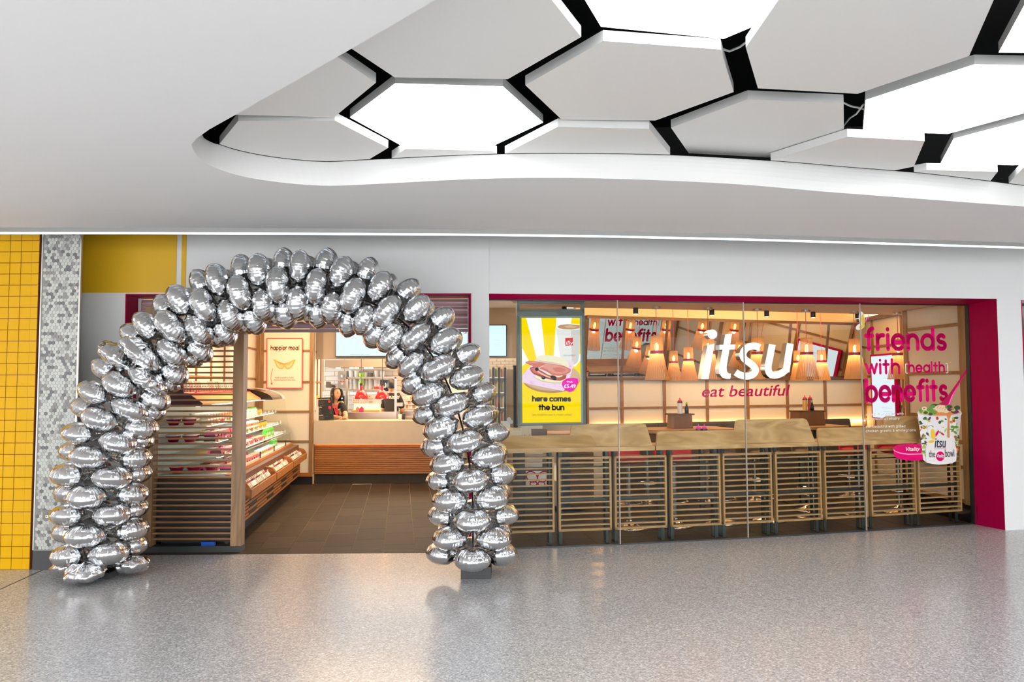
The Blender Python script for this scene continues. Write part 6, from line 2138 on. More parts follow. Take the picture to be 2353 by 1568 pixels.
# things on the left bar
tt, nn = Wt(1200)
p = onbar(1162, 0.3)
t = thing('counter_card', 'white counter card with a butterfly shaped top at the left end of the bar', 'card', p)
pl = Plane(p, p + tt)
zt_ = pl.at(1162, 970).z
MB().prism([pl.at(1152, 1008), pl.at(1172.5, 1008), pl.at(1172.5, 968), pl.at(1151, 968)], nn * 0.01).build('card', M_WHITEP, t)
mb = MB()
for cx_, cy_, r_ in ((1170, 965, 5), (1175, 970, 4)):
    mb.prism([pl.at(cx_ + r_ * math.cos(q), cy_ + r_ * 1.2 * math.sin(q), -0.001) for q in [i * PI / 6 for i in range(12)]], nn * 0.01)
mb.build('butterfly_cutout', M_WHITEP, t)
p = onbar(1187, 0.3); pl = Plane(p, p + tt)
t = thing('chopstick_box', 'box of pale paper wrapped chopsticks on the bar', 'box', p)
MB().prism([pl.at(1175, 1010), pl.at(1199.5, 1010), pl.at(1199.5, 990), pl.at(1174.5, 990)], nn * 0.12).build('tray', mat('tray_pale', (0.7, 0.6, 0.42), 0.5), t)
for i in range(9):
    x = 1175.5 + i * 2.6
    MB().prism([pl.at(x, 992, -0.01), pl.at(x + 2.2, 992, -0.01), pl.at(x + 2.2, 984 + (i % 3) * 0.6, -0.01), pl.at(x, 984 + (i % 3) * 0.6, -0.01)], nn * 0.09).build('chopstick_pack', mat('pack_straw', (0.80, 0.68, 0.45), 0.6), t)
for i, x in enumerate((1202, 1207.5, 1213, 1219)):
    p = onbar(x, 0.3)
    mb = MB(); mb.lathe([(0.014, 0), (0.016, 0.09), (0.008, 0.115 + 0.012 * (i % 2)), (0, 0.118 + 0.012 * (i % 2))], 10, o=p)
    tag(mb.build('small_jar', mat('jar_cream', (0.72, 0.60, 0.46), 0.5)), 'small cream jar in the row between chopsticks and brown holder', 'jar', 'cream jars on the bar')
p = onbar(1238, 0.34); pl = Plane(p, p + tt)
t = thing('napkin_holder', 'brown leather look napkin holder on the bar under the digital poster', 'holder', p)
MB().prism([pl.at(1222, 1010), pl.at(1255, 1010), pl.at(1254, 986), pl.at(1222, 986)], nn * 0.03).build('front_board', mat('holder_brown', (0.11, 0.06, 0.035), 0.5), t)
MB().prism([pl.at(1224, 1010, -0.06), pl.at(1257, 1010, -0.06), pl.at(1257, 987, -0.06), pl.at(1224, 987, -0.06)], nn * 0.02).build('back_board', MATS['holder_brown'], t)

# ---- pendant lamps
M_STRIP = translucent('lamp_strip', (0.66, 0.40, 0.19), 0.5)
M_CORD = mat('red_cord', (0.60, 0.04, 0.02), 0.6)
M_RING = mat('lamp_ring', (0.33, 0.0, 0.07), 0.35)
M_BULB = emit('lamp_bulb', (1.0, 0.60, 0.22), 11)


def pendant(canopy_z):
    t = thing('pendant_lamp', 'tall slatted timber pendant lamp', 'lamp', (0, 0, 0), 'pendant lamps over the seating')
    m = MB(); ns = 34
    for i in range(ns):
        q0, q1 = 2 * PI * i / ns, 2 * PI * (i + 0.74) / ns
        def c(r, z, q): return Vector((r * math.cos(q), r * math.sin(q), z))
        lv = [(0.147, 0.0), (0.079, 0.325), (0.072, 0.535)]
        for (ra, za_), (rb2, zb2) in zip(lv, lv[1:]):
            m.quad(c(ra, za_, q0), c(ra, za_, q1), c(rb2, zb2, q1), c(rb2, zb2, q0))
    m.build('slat_shade', M_STRIP, t)
    MB().lathe([(0.079, 0.318), (0.082, 0.318), (0.081, 0.354), (0.077, 0.354)], 24).build('ring_band', M_RING, t)
    m = MB()
    m.tube([(0.144 * math.cos(q), 0.144 * math.sin(q), 0.004) for q in [2 * PI * i / 24 for i in range(25)]], 0.004, 5)
    m.tube([(0.07 * math.cos(q), 0.07 * math.sin(q), 0.532) for q in [2 * PI * i / 24 for i in range(25)]], 0.003, 5)
    m.build('hoop', M_STRIP, t)
    m = MB(); m.sphere((0, 0, 0.40), 0.03, 12, sq=(0.8, 0.8, 1.9)); m.build('bulb', M_BULB, t)
    MB().tube([(0, 0, 0.45), (0, 0, canopy_z)], 0.004, 6).build('cord', M_CORD, t)
    MB().lathe([(0.055, canopy_z - 0.028), (0.058, canopy_z - 0.02), (0.058, canopy_z), (0.0, canopy_z)], 18).build('ceiling_cap', M_STEEL, t)
    return t


zl = 1.655
pr1 = pendant(ZS - zl)
LL = ['first big slatted pendant lamp from the digital poster, left of the lit letters', 'big slatted pendant lamp behind the first lit letter', 'big slatted pendant lamp behind the last lit letters', 'big slatted pendant lamp just right of the lit letters', 'big slatted pendant lamp left of the pink word friends', 'big slatted pendant lamp behind the pink window lettering']
for i, px in enumerate((1509, 1628, 1742, 1854, 1965, 2065)):
    p = W(px, 1.9, 1.43)
    place(pr1, i == 0, (p.x, p.y, zl), 0.1 * i, LL[i])
    lamp('POINT', (p.x, p.y, zl + 0.30), 2.2, WARM, 0.03, name='pendant_bulb')
pr2 = pendant(1.33 / 0.86)
LL2 = ['small back row pendant lamp left of the lit letters, left of its pair', 'small back row pendant lamp left of the lit letters, right of its pair', 'small back row pendant lamp half hidden by the big lamp right of the letters', 'small back row pendant lamp in front of the lit menu reflection']
for i, (px, sc_) in enumerate(((1548, 0.80), (1582, 0.86), (1834, 0.82), (1888, 0.84))):
    p = W(px, 1.9, 2.55 + (0.25, -0.15, 0, 0)[i])
    place(pr2, i == 0, (p.x, p.y, 1.645), 0.1 * i, LL2[i], sc_)
    lamp('POINT', (p.x, p.y, 1.645 + 0.25), 1.8, WARM, 0.03, name='pendant_bulb')
# black spot cylinders on the ceiling edge
SPL = ['between the digital poster and the first pendant lamp', 'beside the second big pendant lamp', 'beside the third big pendant lamp', 'beside the fourth big pendant lamp', 'beside the fifth big pendant lamp', 'above the digital poster']
for i, px in enumerate((1460.5, 1635.5, 1761.5, 1868, 1970, 1296.5)):
    p = W(px, ZS, 1.62)
    t = thing('spotlight', 'small black cylinder ceiling spotlight ' + SPL[i], 'spotlight', (p.x, p.y, ZS))
    MB().lathe([(0.032, -0.075), (0.032, 0.0)], 12, o=(p.x, p.y, ZS)).build('housing', M_BLK, t)
    MB().lathe([(0.026, -0.078), (0.026, -0.0755)], 12, o=(p.x, p.y, ZS)).build('lens', emit('spot_lens', (1, 0.85, 0.65), 3), t)

# ---- things seen low behind the left bar
p = on_y(1188, 1210, 8.6)
tag(MB().box(on_y(1174, 0, 8.7).x, 8.7, 0, on_y(1201, 0, 8.7).x, 8.85, 0.9).build('support_post', M_BLK), 'black square post behind the first slatted panel', 'post')
t = thing('bin_station', 'white front of a bin with a pink butterfly outline, seen under the left bar', 'bin', (on_y(1233, 0, 9.6).x, 9.7, 0))
b0, b1 = on_y(1205, 1120, 9.6), on_y(1262, 1050, 9.6)
MB().box(b0.x, 9.6, 0, b1.x, 10.0, b1.z).build('carcass', mat('bin_dark', (0.06, 0.05, 0.045), 0.5), t)
b2, b3 = on_y(1208, 1117, 9.59), on_y(1261, 1083, 9.59)
MB().box(b2.x, 9.585, b2.z, b3.x, 9.6, b3.z).build('white_front', M_WHITEP, t)
b2, b3 = on_y(1204, 1075, 9.59), on_y(1246, 1055, 9.59)
MB().box(b2.x, 9.585, b2.z, b3.x, 9.6, b3.z).build('flap', mat('flap_grey', (0.5, 0.47, 0.44), 0.4), t)
mb = MB()
for cx_, sg in ((1222, 1), (1248, -1)):
    el = [on_y(cx_ + 13 * math.cos(q) * 1.0, 1096 + 12 * math.sin(q) - sg * 3 * math.cos(q) * -1, 9.58) for q in [2 * PI * i / 18 for i in range(19)]]
    mb.tube(el, 0.007, 4)
    el = [on_y(cx_ + 8 * math.cos(q) + sg * 4, 1112 + 5 * math.sin(q), 9.58) for q in [2 * PI * i / 14 for i in range(15)]]
    mb.tube(el, 0.006, 4)
mb.build('butterfly_print', M_MAGV, t)
t = thing('slatted_cabinet', 'walnut slatted cabinet seen through the second slatted panel', 'cabinet', (on_y(1325, 0, 10.2).x, 10.3, 0))
b0, b1 = on_y(1286, 1130, 10.2), on_y(1364, 1040, 10.2)
MB().box(b0.x, 10.22, 0, b1.x, 10.45, b1.z).build('carcass', M_DARKWOOD, t)
for k in range(11):
    z0 = on_y(1300, 1092, 10.2).z + k * (b1.z - on_y(1300, 1092, 10.2).z) / 11
    MB().box(b0.x, 10.195, z0 + 0.004, b1.x, 10.22, z0 + (b1.z - on_y(1300, 1092, 10.2).z) / 11 - 0.004).build('slat', M_WALNUT, t)
# drinks fridge and tiled wall seen left of the digital poster
t = thing('drinks_fridge', 'black framed glass door drinks fridge seen left of the digital poster', 'fridge', (on_y(1148, 0, 12.2).x, 12.4, 0))
f0, f1 = on_y(1118, 848, 12.2), on_y(1163, 848, 12.2)
MB().box(f0.x, 12.25, 0, f1.x, 12.8, f0.z).build('cabinet', mat('fridge_in', (0.45, 0.36, 0.30), 0.5), t)
for x in (1121, 1133.5, 1147, 1161):
    p = on_y(x, 900, 12.2); MB().box(p.x - 0.018, 12.18, 0.6, p.x + 0.018, 12.25, f0.z + 0.02).build('door_frame', M_BLK, t)
for j in range(5):
    z = 0.75 + j * 0.24
    MB().box(f0.x, 12.2, z, f1.x, 12.25, z + 0.015).build('shelf', M_STEEL, t)
    for i in range(3):
        x = on_y(1126 + i * 13.5, 900, 12.2).x
        for k in range(2):
            tag(MB().lathe([(0.028, 0), (0.028, 0.12), (0.012, 0.16), (0.012, 0.175)], 8, o=(x - 0.03 + 0.06 * k, 12.225, z + 0.015)).build('drink_bottle', mat('fb%d' % ((i + j) % 3), [(0.65, 0.35, 0.28), (0.7, 0.6, 0.4), (0.35, 0.4, 0.2)][(i + j) % 3], 0.3)), 'drink bottle standing in the black framed drinks fridge', 'bottle', 'bottles in the drinks fridge')
tag(MB().box(on_y(1176, 0, 9.2).x, 9.2, 0, on_y(1186, 0, 9.2).x, 9.4, on_y(1180, 840, 9.2).z).build('dark_column', M_BLK), 'slim black column just left of the digital poster', 'column')
mb = MB(); mb.box(on_y(1100, 0, 12.9).x, 12.9, 0.0, on_y(1192, 0, 12.9).x, 12.95, on_y(1150, 826, 12.9).z)
wt_ = struct(mb.build('wall_tiled_end', M_TGR), 'tiled strip of wall behind the drinks fridge')
for j in range(4):
    for i in range(5):
        x0 = on_y(1104 + i * 18 + (9 if j % 2 else 0), 0, 12.9).x; z1 = on_y(1150, 826 + j * 6, 12.9).z
        MB().box(x0, 12.89, z1 - 0.04, x0 + 0.125, 12.9, z1).build('tile', M_TILEW, wt_)

# ================================================================== SIGNS
# ---- digital poster in the window
DS = Plane(W(1187, 1.5, 0.05), W(1345, 1.5, 0.05))
ds = thing('digital_poster', 'bright yellow digital poster reading here comes the bun, in a dark frame behind the glass', 'screen', DS.at(1265, 978))
fq = [DS.at(1188, 690), DS.at(1342, 689), DS.at(1346.5, 975), DS.at(1190, 980)]
D = lambda x, y, l=0: DS.at(1180 + x * 0.19128, 690 + y * 0.19128, 0.012 + 0.0002 * l)
M_DSF = mat('poster_frame', (0.05, 0.065, 0.06), 0.4)
M_DSI = mat('poster_bezel', (0.16, 0.20, 0.19), 0.35)
th_ = -DS.n * 0.07
mb = MB()
O_ = [DS.at(1188, 712), DS.at(1343, 711), DS.at(1346.5, 976), DS.at(1190, 980)]
I_ = [DS.at(1194, 727), DS.at(1337, 726), DS.at(1340, 973), DS.at(1196, 976)]
for i in range(4):
    j = (i + 1) % 4
    mb.prism([O_[i], O_[j], I_[j], I_[i]], th_)
for (x0, x1) in ((1188, 1194), (1337, 1343)):
    mb.prism([DS.at(x0, 688), DS.at(x1, 688), DS.at(x1, 716), DS.at(x0, 716)], th_)
mb.prism([DS.at(1188, 688), DS.at(1343, 688), DS.at(1343, 697), DS.at(1188, 697)], th_)
mb.build('outer_frame', M_DSF, ds)
mb = MB(); J_ = [D(95, 212), D(797, 214), D(812, 1466), D(106, 1476)]
I2 = [p + DS.n * 0.004 for p in I_]
for i in range(4):
    j = (i + 1) % 4
    mb.prism([I2[i], I2[j], J_[j] - DS.n * 0.012, J_[i] - DS.n * 0.012], th_ * 0.5)
mb.build('inner_bezel', M_DSI, ds)
mb = MB(); mb.prism([p - DS.n * 0.012 for p in I_], th_ * 0.9); mb.build('rear_case', M_BLK, ds)


def ink(name, col, s=1.0): return emit('screen_' + name, col, s)


layers = MB()
mats_ = [ink('yellow', (0.96, 0.68, 0.0)), ink('white', (0.95, 0.95, 0.95)), ink('wood', (0.42, 0.22, 0.10)), ink('woodlight', (0.62, 0.40, 0.24)), ink('paper', (0.82, 0.62, 0.80)), ink('paperpink', (0.80, 0.35, 0.62)), ink('bun', (0.84, 0.76, 0.56)), ink('bunshade', (0.66, 0.55, 0.36)), ink('ham', (0.60, 0.17, 0.13)), ink('hamdark', (0.36, 0.06, 0.04)), ink('hamlight', (0.72, 0.30, 0.25)), ink('jam', (0.02, 0.008, 0.015)), ink('cup', (0.76, 0.74, 0.72)), ink('cupshade', (0.60, 0.58, 0.56)), ink('coffee', (0.50, 0.30, 0.16)), ink('crema', (0.66, 0.46, 0.28)), ink('logored', (0.62, 0.01, 0.02)), ink('black', (0.012, 0.01, 0.02)), ink('magenta', (0.80, 0.0, 0.38)), ink('grey', (0.25, 0.22, 0.22)), ink('fat', (0.85, 0.52, 0.40))]
MI = {m.name[7:]: i for i, m in enumerate(mats_)}
lay = [0]


def flat(pts, k):
    lay[0] += 1
    layers.poly([D(x, y, lay[0]) for x, y in pts], MI[k])


def ell(cx, cy, rx, ry, k, rot=0, a0=0, a1=360):
    r = math.radians(rot)
    flat([(cx + rx * math.cos(q) * math.cos(r) - ry * math.sin(q) * math.sin(r), cy + rx * math.cos(q) * math.sin(r) + ry * math.sin(q) * math.cos(r)) for q in [math.radians(a0 + (a1 - a0) * i / 30) for i in range(30 if a1 - a0 == 360 else 31)]], k)


flat([(95, 212), (797, 214), (812, 1466), (106, 1476)], 'yellow')
for pts in ([(150, 213), (333, 213), (380, 690), (278, 700)], [(515, 213), (700, 213), (665, 420), (640, 700), (480, 690)], [(101, 570), (182, 728), (104, 795)], [(700, 780), (804, 640), (803, 725), (740, 800)]):
    flat(pts, 'white')
ell(453, 945, 350, 172, 'wood'); ell(453, 925, 348, 165, 'woodlight')
flat([(508, 318), (795, 318), (792, 560), (785, 690), (770, 748), (730, 778), (640, 778), (575, 740), (560, 690)], 'cup')
flat([(690, 330), (795, 330), (792, 560), (785, 690), (770, 748), (730, 775), (700, 770)], 'cupshade')
flat([(508, 318), (520, 298), (570, 284), (680, 282), (795, 292), (795, 350), (700, 362), (590, 358), (525, 342)], 'white')
flat([(525, 320), (560, 298), (650, 290), (795, 300), (795, 340), (700, 354), (600, 350), (545, 338)], 'coffee')
flat([(600, 312), (690, 300), (770, 318), (720, 332), (640, 330)], 'crema')
flat([(622, 455), (715, 453), (712, 547), (621, 548)], 'logored')
flat([(105, 905), (280, 700), (500, 720), (726, 738), (690, 900), (602, 1094), (400, 1055), (108, 990)], 'paper')
rp = random.Random(2)
for i in range(34):
    u, v = rp.random(), rp.random()
    cx_, cy_ = 130 + 480 * u, 915 + 60 * u + 110 * v - 30
    if i > 24: cx_, cy_ = 640 + 60 * rp.random(), 760 + 150 * rp.random()
    ell(cx_, cy_, rp.uniform(8, 26), rp.uniform(2, 5), 'paperpink', rp.uniform(-60, 60))
ell(450, 940, 200, 58, 'bunshade', 6); ell(450, 930, 198, 54, 'bun', 6)
flat([(195, 815), (240, 795), (300, 830), (420, 900), (540, 930), (640, 900), (625, 945), (560, 970), (440, 955), (330, 925), (240, 890), (205, 850)], 'hamdark')
flat([(205, 820), (260, 810), (340, 870), (450, 925), (560, 935), (610, 915), (600, 945), (480, 945), (360, 905), (240, 870)], 'ham')
flat([(280, 690), (290, 672), (340, 660), (430, 661), (520, 675), (600, 705), (650, 745), (668, 790), (660, 820), (600, 790), (500, 765), (400, 755), (310, 740)], 'bun')
flat([(310, 740), (400, 755), (500, 765), (600, 790), (655, 818), (640, 800), (560, 765), (430, 738), (300, 722)], 'bunshade')
flat([(138, 745), (190, 727), (290, 738), (380, 755), (500, 770), (600, 790), (690, 830), (680, 870), (620, 900), (540, 912), (460, 900), (400, 860), (330, 830), (240, 795), (160, 765)], 'ham')
flat([(330, 800), (400, 765), (500, 775), (620, 810), (670, 845), (620, 880), (540, 890), (460, 870), (400, 830)], 'hamlight')
flat([(470, 815), (560, 805), (640, 840), (590, 870), (500, 860)], 'ham')
flat([(385, 770), (400, 765), (300, 825), (290, 815)], 'fat'); flat([(150, 752), (200, 735), (300, 750), (295, 760), (200, 750)], 'hamlight')
flat([(290, 850), (380, 900), (480, 935), (470, 945), (370, 915), (285, 862)], 'fat')
flat([(590, 905), (630, 900), (620, 950), (570, 955)], 'hamdark')
ell(360, 932, 26, 22, 'jam'); ell(480, 928, 38, 22, 'jam', 15); ell(495, 950, 18, 16, 'jam'); ell(280, 830, 22, 22, 'jam'); ell(355, 925, 6, 4, 'cup')
flat([(580, 1010), (592, 972), (640, 940), (720, 932), (775, 945), (778, 985), (755, 1050), (715, 1095), (670, 1108), (630, 1085), (595, 1050)], 'magenta')
ob_ = layers.build('poster_picture', mats_, ds)


def dtext(s, x0, x1, y, h, k, fn='stroke', wt=0.2, **kw):
    m = MB(); o = lay[0] + 3
    a_, b_ = D(x0, y, o), D(x1, y, o)
    hh = h * 0.19128 * 7.7 / FL
    (stroke_text(m, s, a_, b_, hh, wt, **kw) if fn == 'stroke' else font_text(m, s, a_, b_, hh, **kw))
    m.build('poster_lettering', mats_[MI[k]], ds)


dtext('here comes', 222, 692, 1222, 56, 'black', wt=0.44, gap=0.16, space=0.5)
dtext('the bun', 298, 612, 1325, 56, 'black', wt=0.44, gap=0.16, space=0.5)
dtext('any breakfast bao & a fresh coffee', 234, 690, 1389, 17, 'black', wt=0.16)
dtext('[', 222, 229, 1389, 18, 'magenta', wt=0.2); dtext(']', 693, 700, 1389, 18, 'magenta', wt=0.2)
dtext('from', 641, 710, 994, 18, 'white', wt=0.22)
dtext('£5.49', 605, 748, 1054, 46, 'white', 'font', bold=0.02)
dtext('illy', 627, 708, 540, 70, 'white', 'font', shear=0.25)
dtext('LIVE HAPP', 596, 702, 676, 20, 'grey', 'font'); dtext('ILLY', 703, 748, 674, 20, 'logored', 'font', bold=0.015)
tag(MB().box(0, 0, 0, 0.001, 0.001, 0.001).build('tmp', M_BLK)) if False else None

# ---- lit shop letters behind the glass
IT = Plane(W(1600, 1.8, 0.05), W(1835, 1.8, 0.05))
ZBp = lambda x, y, o=0.0: IT.at(1600 + x * 0.178571, 680 + y * 0.178571, o)
dep = -IT.n * 0.085
M_LETF = emit('letter_face', (1.0, 1.0, 1.0), 1.3)
M_LETS = mat('letter_side', (0.62, 0.58, 0.53), 0.18, 1.0)
M_LETB = mat('letter_back', (0.42, 0.26, 0.12), 0.4, 0.3)
shapes = {
    'i': [[(65, 1072), (157, 1072), (234, 615), (143, 640)], [(207 + 61 * math.cos(q), 495 + 61 * math.sin(q)) for q in [2 * PI * i / 28 for i in range(28)]]],
    't': [[(372, 500), (460, 484), (388, 925), (395, 975), (418, 1003), (445, 1003), (437, 1070), (385, 1069), (330, 1050), (298, 1005), (291, 940)], [(300, 632), (505, 626), (493, 690), (299, 693)]],
}


def centre_shape(pts, w):
    """outline of a stroke with flat ends"""
    L_, R_ = [], []
    n_ = len(pts)
    for i, (x, y) in enumerate(pts):
        xa, ya = pts[max(i - 1, 0)]; xb, yb = pts[min(i + 1, n_ - 1)]
        l = math.hypot(xb - xa, yb - ya); nx, ny = -(yb - ya) / l, (xb - xa) / l
        ww = w[i] if isinstance(w, list) else w
        L_.append((x + nx * ww / 2, y + ny * ww / 2)); R_.append((x - nx * ww / 2, y - ny * ww / 2))
    return L_, R_


def cat(pts, n_=6):
    out = []
    for i in range(len(pts) - 1):
        p0, p1, p2, p3 = [Vector((*pts[k], 0)) for k in (max(i - 1, 0), i, i + 1, min(i + 2, len(pts) - 1))]
        for k in range(n_):
            t = k / n_
            v = 0.5 * ((2 * p1) + (p2 - p0) * t + (2 * p0 - 5 * p1 + 4 * p2 - p3) * t * t + (3 * p1 - p0 - 3 * p2 + p3) * t ** 3)
            out.append((v.x, v.y))
    out.append(pts[-1]); return out


strokes = {'s': [cat([(818, 668), (770, 650), (710, 648), (650, 672), (612, 715), (598, 765), (622, 815), (680, 860), (735, 905), (762, 955), (742, 1002), (690, 1030), (620, 1033), (555, 1015), (505, 985)])],
           'u': [cat([(978, 627), (945, 800), (925, 905), (932, 975), (965, 1015), (1020, 1022), (1080, 1005), (1140, 965), (1165, 940)]), [(1210, 616), (1180, 800), (1155, 980)]]}
for k, lab in (('i', 'white illuminated letter i of the shop name'), ('t', 'white illuminated letter t of the shop name'), ('s', 'white illuminated letter s of the shop name'), ('u', 'white illuminated letter u of the shop name')):
    face, side = MB(), MB()
    if k in shapes:
        for pts in shapes[k]:
            face.poly([ZBp(x, y, 0.001) for x, y in pts])
            side.prism([ZBp(x, y) for x, y in pts], dep)
    else:
        for cl in strokes[k]:
            Lp, Rp = centre_shape(cl, 88)
            for i in range(len(cl) - 1):
                q4 = [Lp[i], Rp[i], Rp[i + 1], Lp[i + 1]]
                face.poly([ZBp(x, y, 0.001) for x, y in q4])
                for a_, b_ in ((Lp[i], Lp[i + 1]), (Rp[i], Rp[i + 1])):
                    side.quad(ZBp(*a_), ZBp(*b_), ZBp(*b_) + dep, ZBp(*a_) + dep)
                side.quad(*[ZBp(x, y) + dep for x, y in q4])
            for e_ in (0, -1):
                side.quad(ZBp(*Lp[e_]), ZBp(*Rp[e_]), ZBp(*Rp[e_]) + dep, ZBp(*Lp[e_]) + dep)
    c_ = sum(face.v, Vector()) / len(face.v)
    t = thing('sign_letter', lab, 'sign letter', c_, 'illuminated letters of the shop name')
    face.build('lit_face', M_LETF, t); side.build('metal_return', M_LETS, t)

# ---- vinyl lettering on the glass
ET = Plane(W(1606, 1.6, 0.016), W(1818, 1.6, 0.016))
mb = MB()
hh = (ET.at(1700, 884.5) - ET.at(1700, 911)).length
font_text(mb, 'eat beautiful', ET.at(1611, 912.5), ET.at(1810, 909.3), hh, shear=0.22, bold=0.012)
tag(mb.build('window_lettering', M_MAGV), 'magenta slanted lettering eat beautiful on the glass', 'lettering')
G4 = GPL[3]
V8 = lambda x, y, l=0: G4.at(1940 + x * 0.31879, 700 + y * 0.31879, 0.003 + 0.0007 * l)


def xh_of(x, y0, y1): return (V8(x, y0) - V8(x, y1)).length


for s, x0, x1, yl, yr, top, wt, lab in (('friends', 143, 742, 338, 335, 205, 0.32, 'big pink rounded window lettering friends'), ('with', 150, 406, 507, 504, 420, 0.32, 'pink rounded window lettering with'), ('benefits', 152, 750, 711, 701, 580, 0.32, 'big pink rounded window lettering benefits')):
    mb = MB(); stroke_text(mb, s, V8(x0, yl), V8(x1, yr), xh_of(x0, yl, top), wt, gap=0.22)
    tag(mb.build('window_lettering', M_PINKV), lab, 'lettering')
mb = MB(); stroke_text(mb, 'health', V8(462, 495), V8(727, 493), xh_of(600, 495, 432), 0.32, gap=0.22)
t = tag(mb.build('window_lettering', M_PINKV), 'pink window lettering health between white brackets', 'lettering')
mb = MB(); stroke_text(mb, '[', V8(440, 490), V8(458, 490), 0.068, 0.14); stroke_text(mb, ']', V8(730, 488), V8(748, 488), 0.068, 0.14); mb.build('white_bracket', M_WHITEV, t)
for s, x0, x1, y, y2, lab in (('a healthier collab with', 155, 427, 802, 797, 'first line'), ('our friends at vitality', 155, 398, 836, 830, 'second line'), ('eat beautiful with grilled', 155, 441, 890, 886, 'third line'), ('chicken greens & wholegrains', 155, 515, 922, 914, 'fourth line')):
    mb = MB(); stroke_text(mb, s, V8(x0, y), V8(x1, y2), xh_of(300, 20, 6), 0.26)
    tag(mb.build('window_small_print', M_WHITEV), lab + ' of small white window lettering under the pink word benefits', 'lettering')
mb = MB(); butterfly(mb, lambda x, y, l: V8(85 + 100 * x, 55 + 130 * y, l + 1))
tag(mb.build('butterfly_sticker', [M_WHITEV, mat('sticker_yellow', (0.75, 0.50, 0.03), 0.5), M_PINKV]), 'white and yellow butterfly sticker at the top of the pink window lettering', 'sticker')
# bowl sticker
VD = lambda x, y, l=0: G4.at(2040 + x * 0.127551, 880 + y * 0.127551, 0.003 + 0.0005 * l)
bw_ = thing('bowl_sticker', 'printed window sticker of a salad bowl with pink spoon and lid', 'sticker', VD(930, 1000))
sm = [mat('st_white', (0.74, 0.72, 0.70), 0.5), mat('st_shade', (0.55, 0.53, 0.52), 0.5), mat('st_green', (0.10, 0.26, 0.03), 0.5), mat('st_lime', (0.36, 0.50, 0.07), 0.5), mat('st_dkgreen', (0.025, 0.07, 0.015), 0.5), mat('st_red', (0.45, 0.03, 0.02), 0.5), mat('st_orange', (0.62, 0.22, 0.04), 0.5), mat('st_cream', (0.72, 0.55, 0.36), 0.5), mat('st_purple', (0.12, 0.02, 0.08), 0.5), mat('st_navy', (0.02, 0.03, 0.06), 0.5), mat('sticker_yellow', (0.75, 0.50, 0.03), 0.5), M_PINKV, mat('st_lightpink', (0.78, 0.25, 0.50), 0.5), mat('st_darkpink', (0.36, 0.0, 0.05), 0.5)]
NAMES = ['white', 'shade', 'green', 'lime', 'dkgreen', 'red', 'orange', 'cream', 'purple', 'navy', 'yellow', 'pink', 'lightpink', 'darkpink']
IX = {n: i for i, n in enumerate(NAMES)}
mb = MB(); L_ = [0]


def fl(pts, k):
    L_[0] += 1; mb.poly([VD(x, y, L_[0] * 0.1) for x, y in pts], IX[k])


def el_(cx, cy, rx, ry, k, rot=0):
    r = math.radians(rot)
    fl([(cx + rx * math.cos(q) * math.cos(r) - ry * math.sin(q) * math.sin(r), cy + rx * math.cos(q) * math.sin(r) + ry * math.sin(q) * math.cos(r)) for q in [2 * PI * i / 18 for i in range(18)]], k)


fl([(1425, -265), (1412, -185), (1300, 0), (1160, 280), (1120, 420), (1050, 420), (910, 385), (990, 335), (1080, 240), (1190, 80), (1290, -60)], 'pink')
fl([(1425, -265), (1400, -215), (1290, -20), (1190, 130), (1075, 330), (1010, 415), (910, 385), (990, 335), (1080, 240), (1190, 80), (1290, -60)], 'darkpink')
fl([(1330, -60), (1260, 60), (1150, 290), (1125, 380), (1090, 400), (1150, 240)], 'lightpink')
mb.build('spoon_print', sm, bw_)
mb = MB()
fl([(100, 1180), (130, 1140), (220, 1110), (370, 1098), (520, 1100), (640, 1112), (640, 1385), (540, 1402), (400, 1402), (260, 1385), (150, 1350), (108, 1300)], 'pink')
fl([(102, 1190), (130, 1225), (220, 1258), (380, 1278), (640, 1272), (640, 1290), (380, 1300), (220, 1280), (110, 1230)], 'lightpink')
fl([(120, 1195), (150, 1160), (240, 1125), (400, 1112), (640, 1122), (640, 1135), (400, 1128), (250, 1145), (165, 1180), (150, 1215)], 'darkpink')
font_text(mb, 'Vitality', VD(305, 1228, 26), VD(572, 1222, 26), 0.055, IX['white'], shear=0.35, bold=0.02)
mb.build('lid_print', sm, bw_)
mb = MB(); L_[0] = 20
fl([(528, 540), (545, 585), (640, 1390), (700, 1440), (800, 1465), (920, 1476), (1060, 1468), (1160, 1448), (1232, 1410), (1322, 585), (1335, 545), (1300, 500), (560, 500)], 'white')
fl([(1240, 590), (1320, 580), (1232, 1410), (1180, 1440), (1210, 1000)], 'shade')
rq = random.Random(8)
kinds = ['green', 'lime', 'dkgreen', 'green', 'lime', 'red', 'green', 'purple', 'lime', 'dkgreen', 'orange', 'green']
for i in range(95):
    v = rq.random(); y = 630 + 700 * v
    lo, hi = 560 + 80 * v, 1300 - 80 * v
    if v > 0.45: x = rq.choice([rq.uniform(lo, 700 - 0 * v), rq.uniform(1215, hi + 15)])
    else: x = rq.choice([rq.uniform(lo, 800), rq.uniform(lo, hi), rq.uniform(1120, hi)])
    if 700 < x < 1160 and y > 930: continue
    if rq.random() < 0.25: y = min(y, 800)
    el_(x, y, rq.uniform(12, 44), rq.uniform(10, 26), rq.choice(kinds), rq.uniform(-80, 80))
fl([(530, 545), (560, 500), (640, 470), (930, 450), (1230, 470), (1310, 505), (1335, 545), (1290, 580), (1120, 600), (930, 606), (720, 598), (580, 575)], 'shade')
fl([(560, 545), (600, 500), (930, 470), (1250, 495), (1310, 545), (1120, 585), (930, 592), (720, 585)], 'orange')
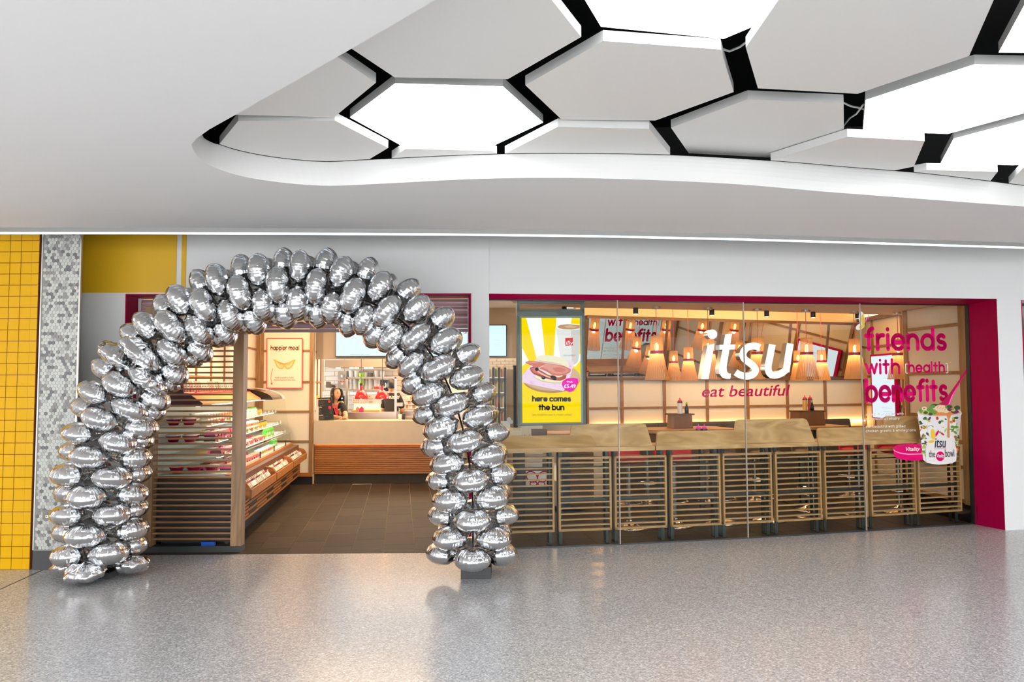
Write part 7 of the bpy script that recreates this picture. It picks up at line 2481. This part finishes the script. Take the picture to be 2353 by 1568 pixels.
for (x, y, rx, ry, k) in ((600, 500, 45, 42, 'green'), (660, 465, 50, 35, 'cream'), (655, 465, 18, 14, 'red'), (680, 535, 60, 45, 'lime'), (682, 538, 42, 26, 'dkgreen'), (760, 480, 60, 42, 'green'), (790, 520, 50, 40, 'green'), (845, 540, 40, 32, 'green'), (770, 565, 40, 25, 'dkgreen'), (850, 410, 80, 30, 'dkgreen'), (810, 430, 60, 28, 'green'), (960, 460, 120, 60, 'cream'), (1000, 500, 110, 55, 'cream'), (960, 560, 90, 28, 'orange'), (1100, 435, 70, 42, 'green'), (1110, 430, 45, 28, 'dkgreen'), (1130, 480, 60, 34, 'purple'), (1250, 450, 55, 40, 'dkgreen'), (1210, 520, 70, 36, 'purple'), (1180, 500, 40, 18, 'lime'), (1160, 465, 30, 8, 'orange')):
    el_(x, y, rx, ry, k)
for k in range(4): el_(900 + k * 45, 440 + k * 12, 30, 5, 'orange', -50)
fl([(1060, 560), (1140, 560), (1130, 620), (1112, 650), (1115, 985), (1095, 998), (1075, 985), (1088, 650), (1066, 610)], 'orange')
fl([(675, 1230), (700, 1120), (760, 1030), (850, 975), (950, 958), (1060, 970), (1150, 1020), (1205, 1090), (1238, 1200), (1232, 1410), (1160, 1448), (1060, 1468), (920, 1476), (800, 1465), (700, 1440)], 'white')
el_(945, 1325, 78, 88, 'pink')
el_(790, 890, 62, 118, 'white', -14); el_(765, 1045, 80, 45, 'white', 20); el_(905, 860, 28, 90, 'white', 38); el_(885, 915, 20, 70, 'pink', 30); el_(815, 930, 44, 100, 'yellow', -8); el_(785, 1060, 58, 26, 'yellow', -10)
L_[0] += 2
font_text(mb, 'itsu', VD(848, 1165, 26), VD(1040, 1165, 26), 0.107, IX['navy'], shear=0.18, bold=0.01)
font_text(mb, 'eat beautiful', VD(845, 1198, 26), VD(1045, 1195, 26), 0.016, IX['lightpink'])
font_text(mb, 'the', VD(745, 1342, 26), VD(855, 1340, 26), 0.075, IX['navy'])
font_text(mb, 'bowl', VD(1038, 1338, 26), VD(1200, 1332, 26), 0.085, IX['navy'])
font_text(mb, 'Vitality', VD(878, 1345, 26), VD(1015, 1343, 26), 0.05, IX['white'], shear=0.3, bold=0.02)
mb.build('bowl_print', sm, bw_)

# ================================================================== ACROSS THE CONCOURSE (seen only in reflections)
# unseen glazed wall with mullions, added so frontal daylight brightens the shopfront
gw = struct(MB().box(-10, -4.75, 0, 13, -4.6, 0.12).build('window_2', M_DARKSTEEL), 'sill of the unseen glazed wall added for frontal daylight')
for i in range(12):
    MB().box(-10 + i * 2.05, -4.75, 0.12, -9.9 + i * 2.05, -4.6, ZC).build('mullion', M_DARKSTEEL, gw)
MB().box(-10, -4.72, 1.0, 13, -4.63, 1.06).build('transom', M_DARKSTEEL, gw)
mb = MB(); mb.box(-10.1, -4.6, 0, -10, LW.a.y, ZC)  # both end walls are added to keep side light off the shopfront
struct(mb.build('wall_end', M_WALL), 'unseen white wall added at the left end to shut out side light')
mb = MB(); mb.box(13, -4.6, 0, 13.1, 12, ZC)
struct(mb.build('wall_end', M_WALL), 'unseen white wall added at the right end to shut out side light')
struct(MB().box(-60, -60, -0.4, 60, -4.8, -0.3).build('ground_outside', mat('outside_ground', (0.75, 0.75, 0.74), 0.8)), 'unseen ground added outside, pale to bounce light up to the soffit')  # added ground, its pale colour lifts light onto the soffit
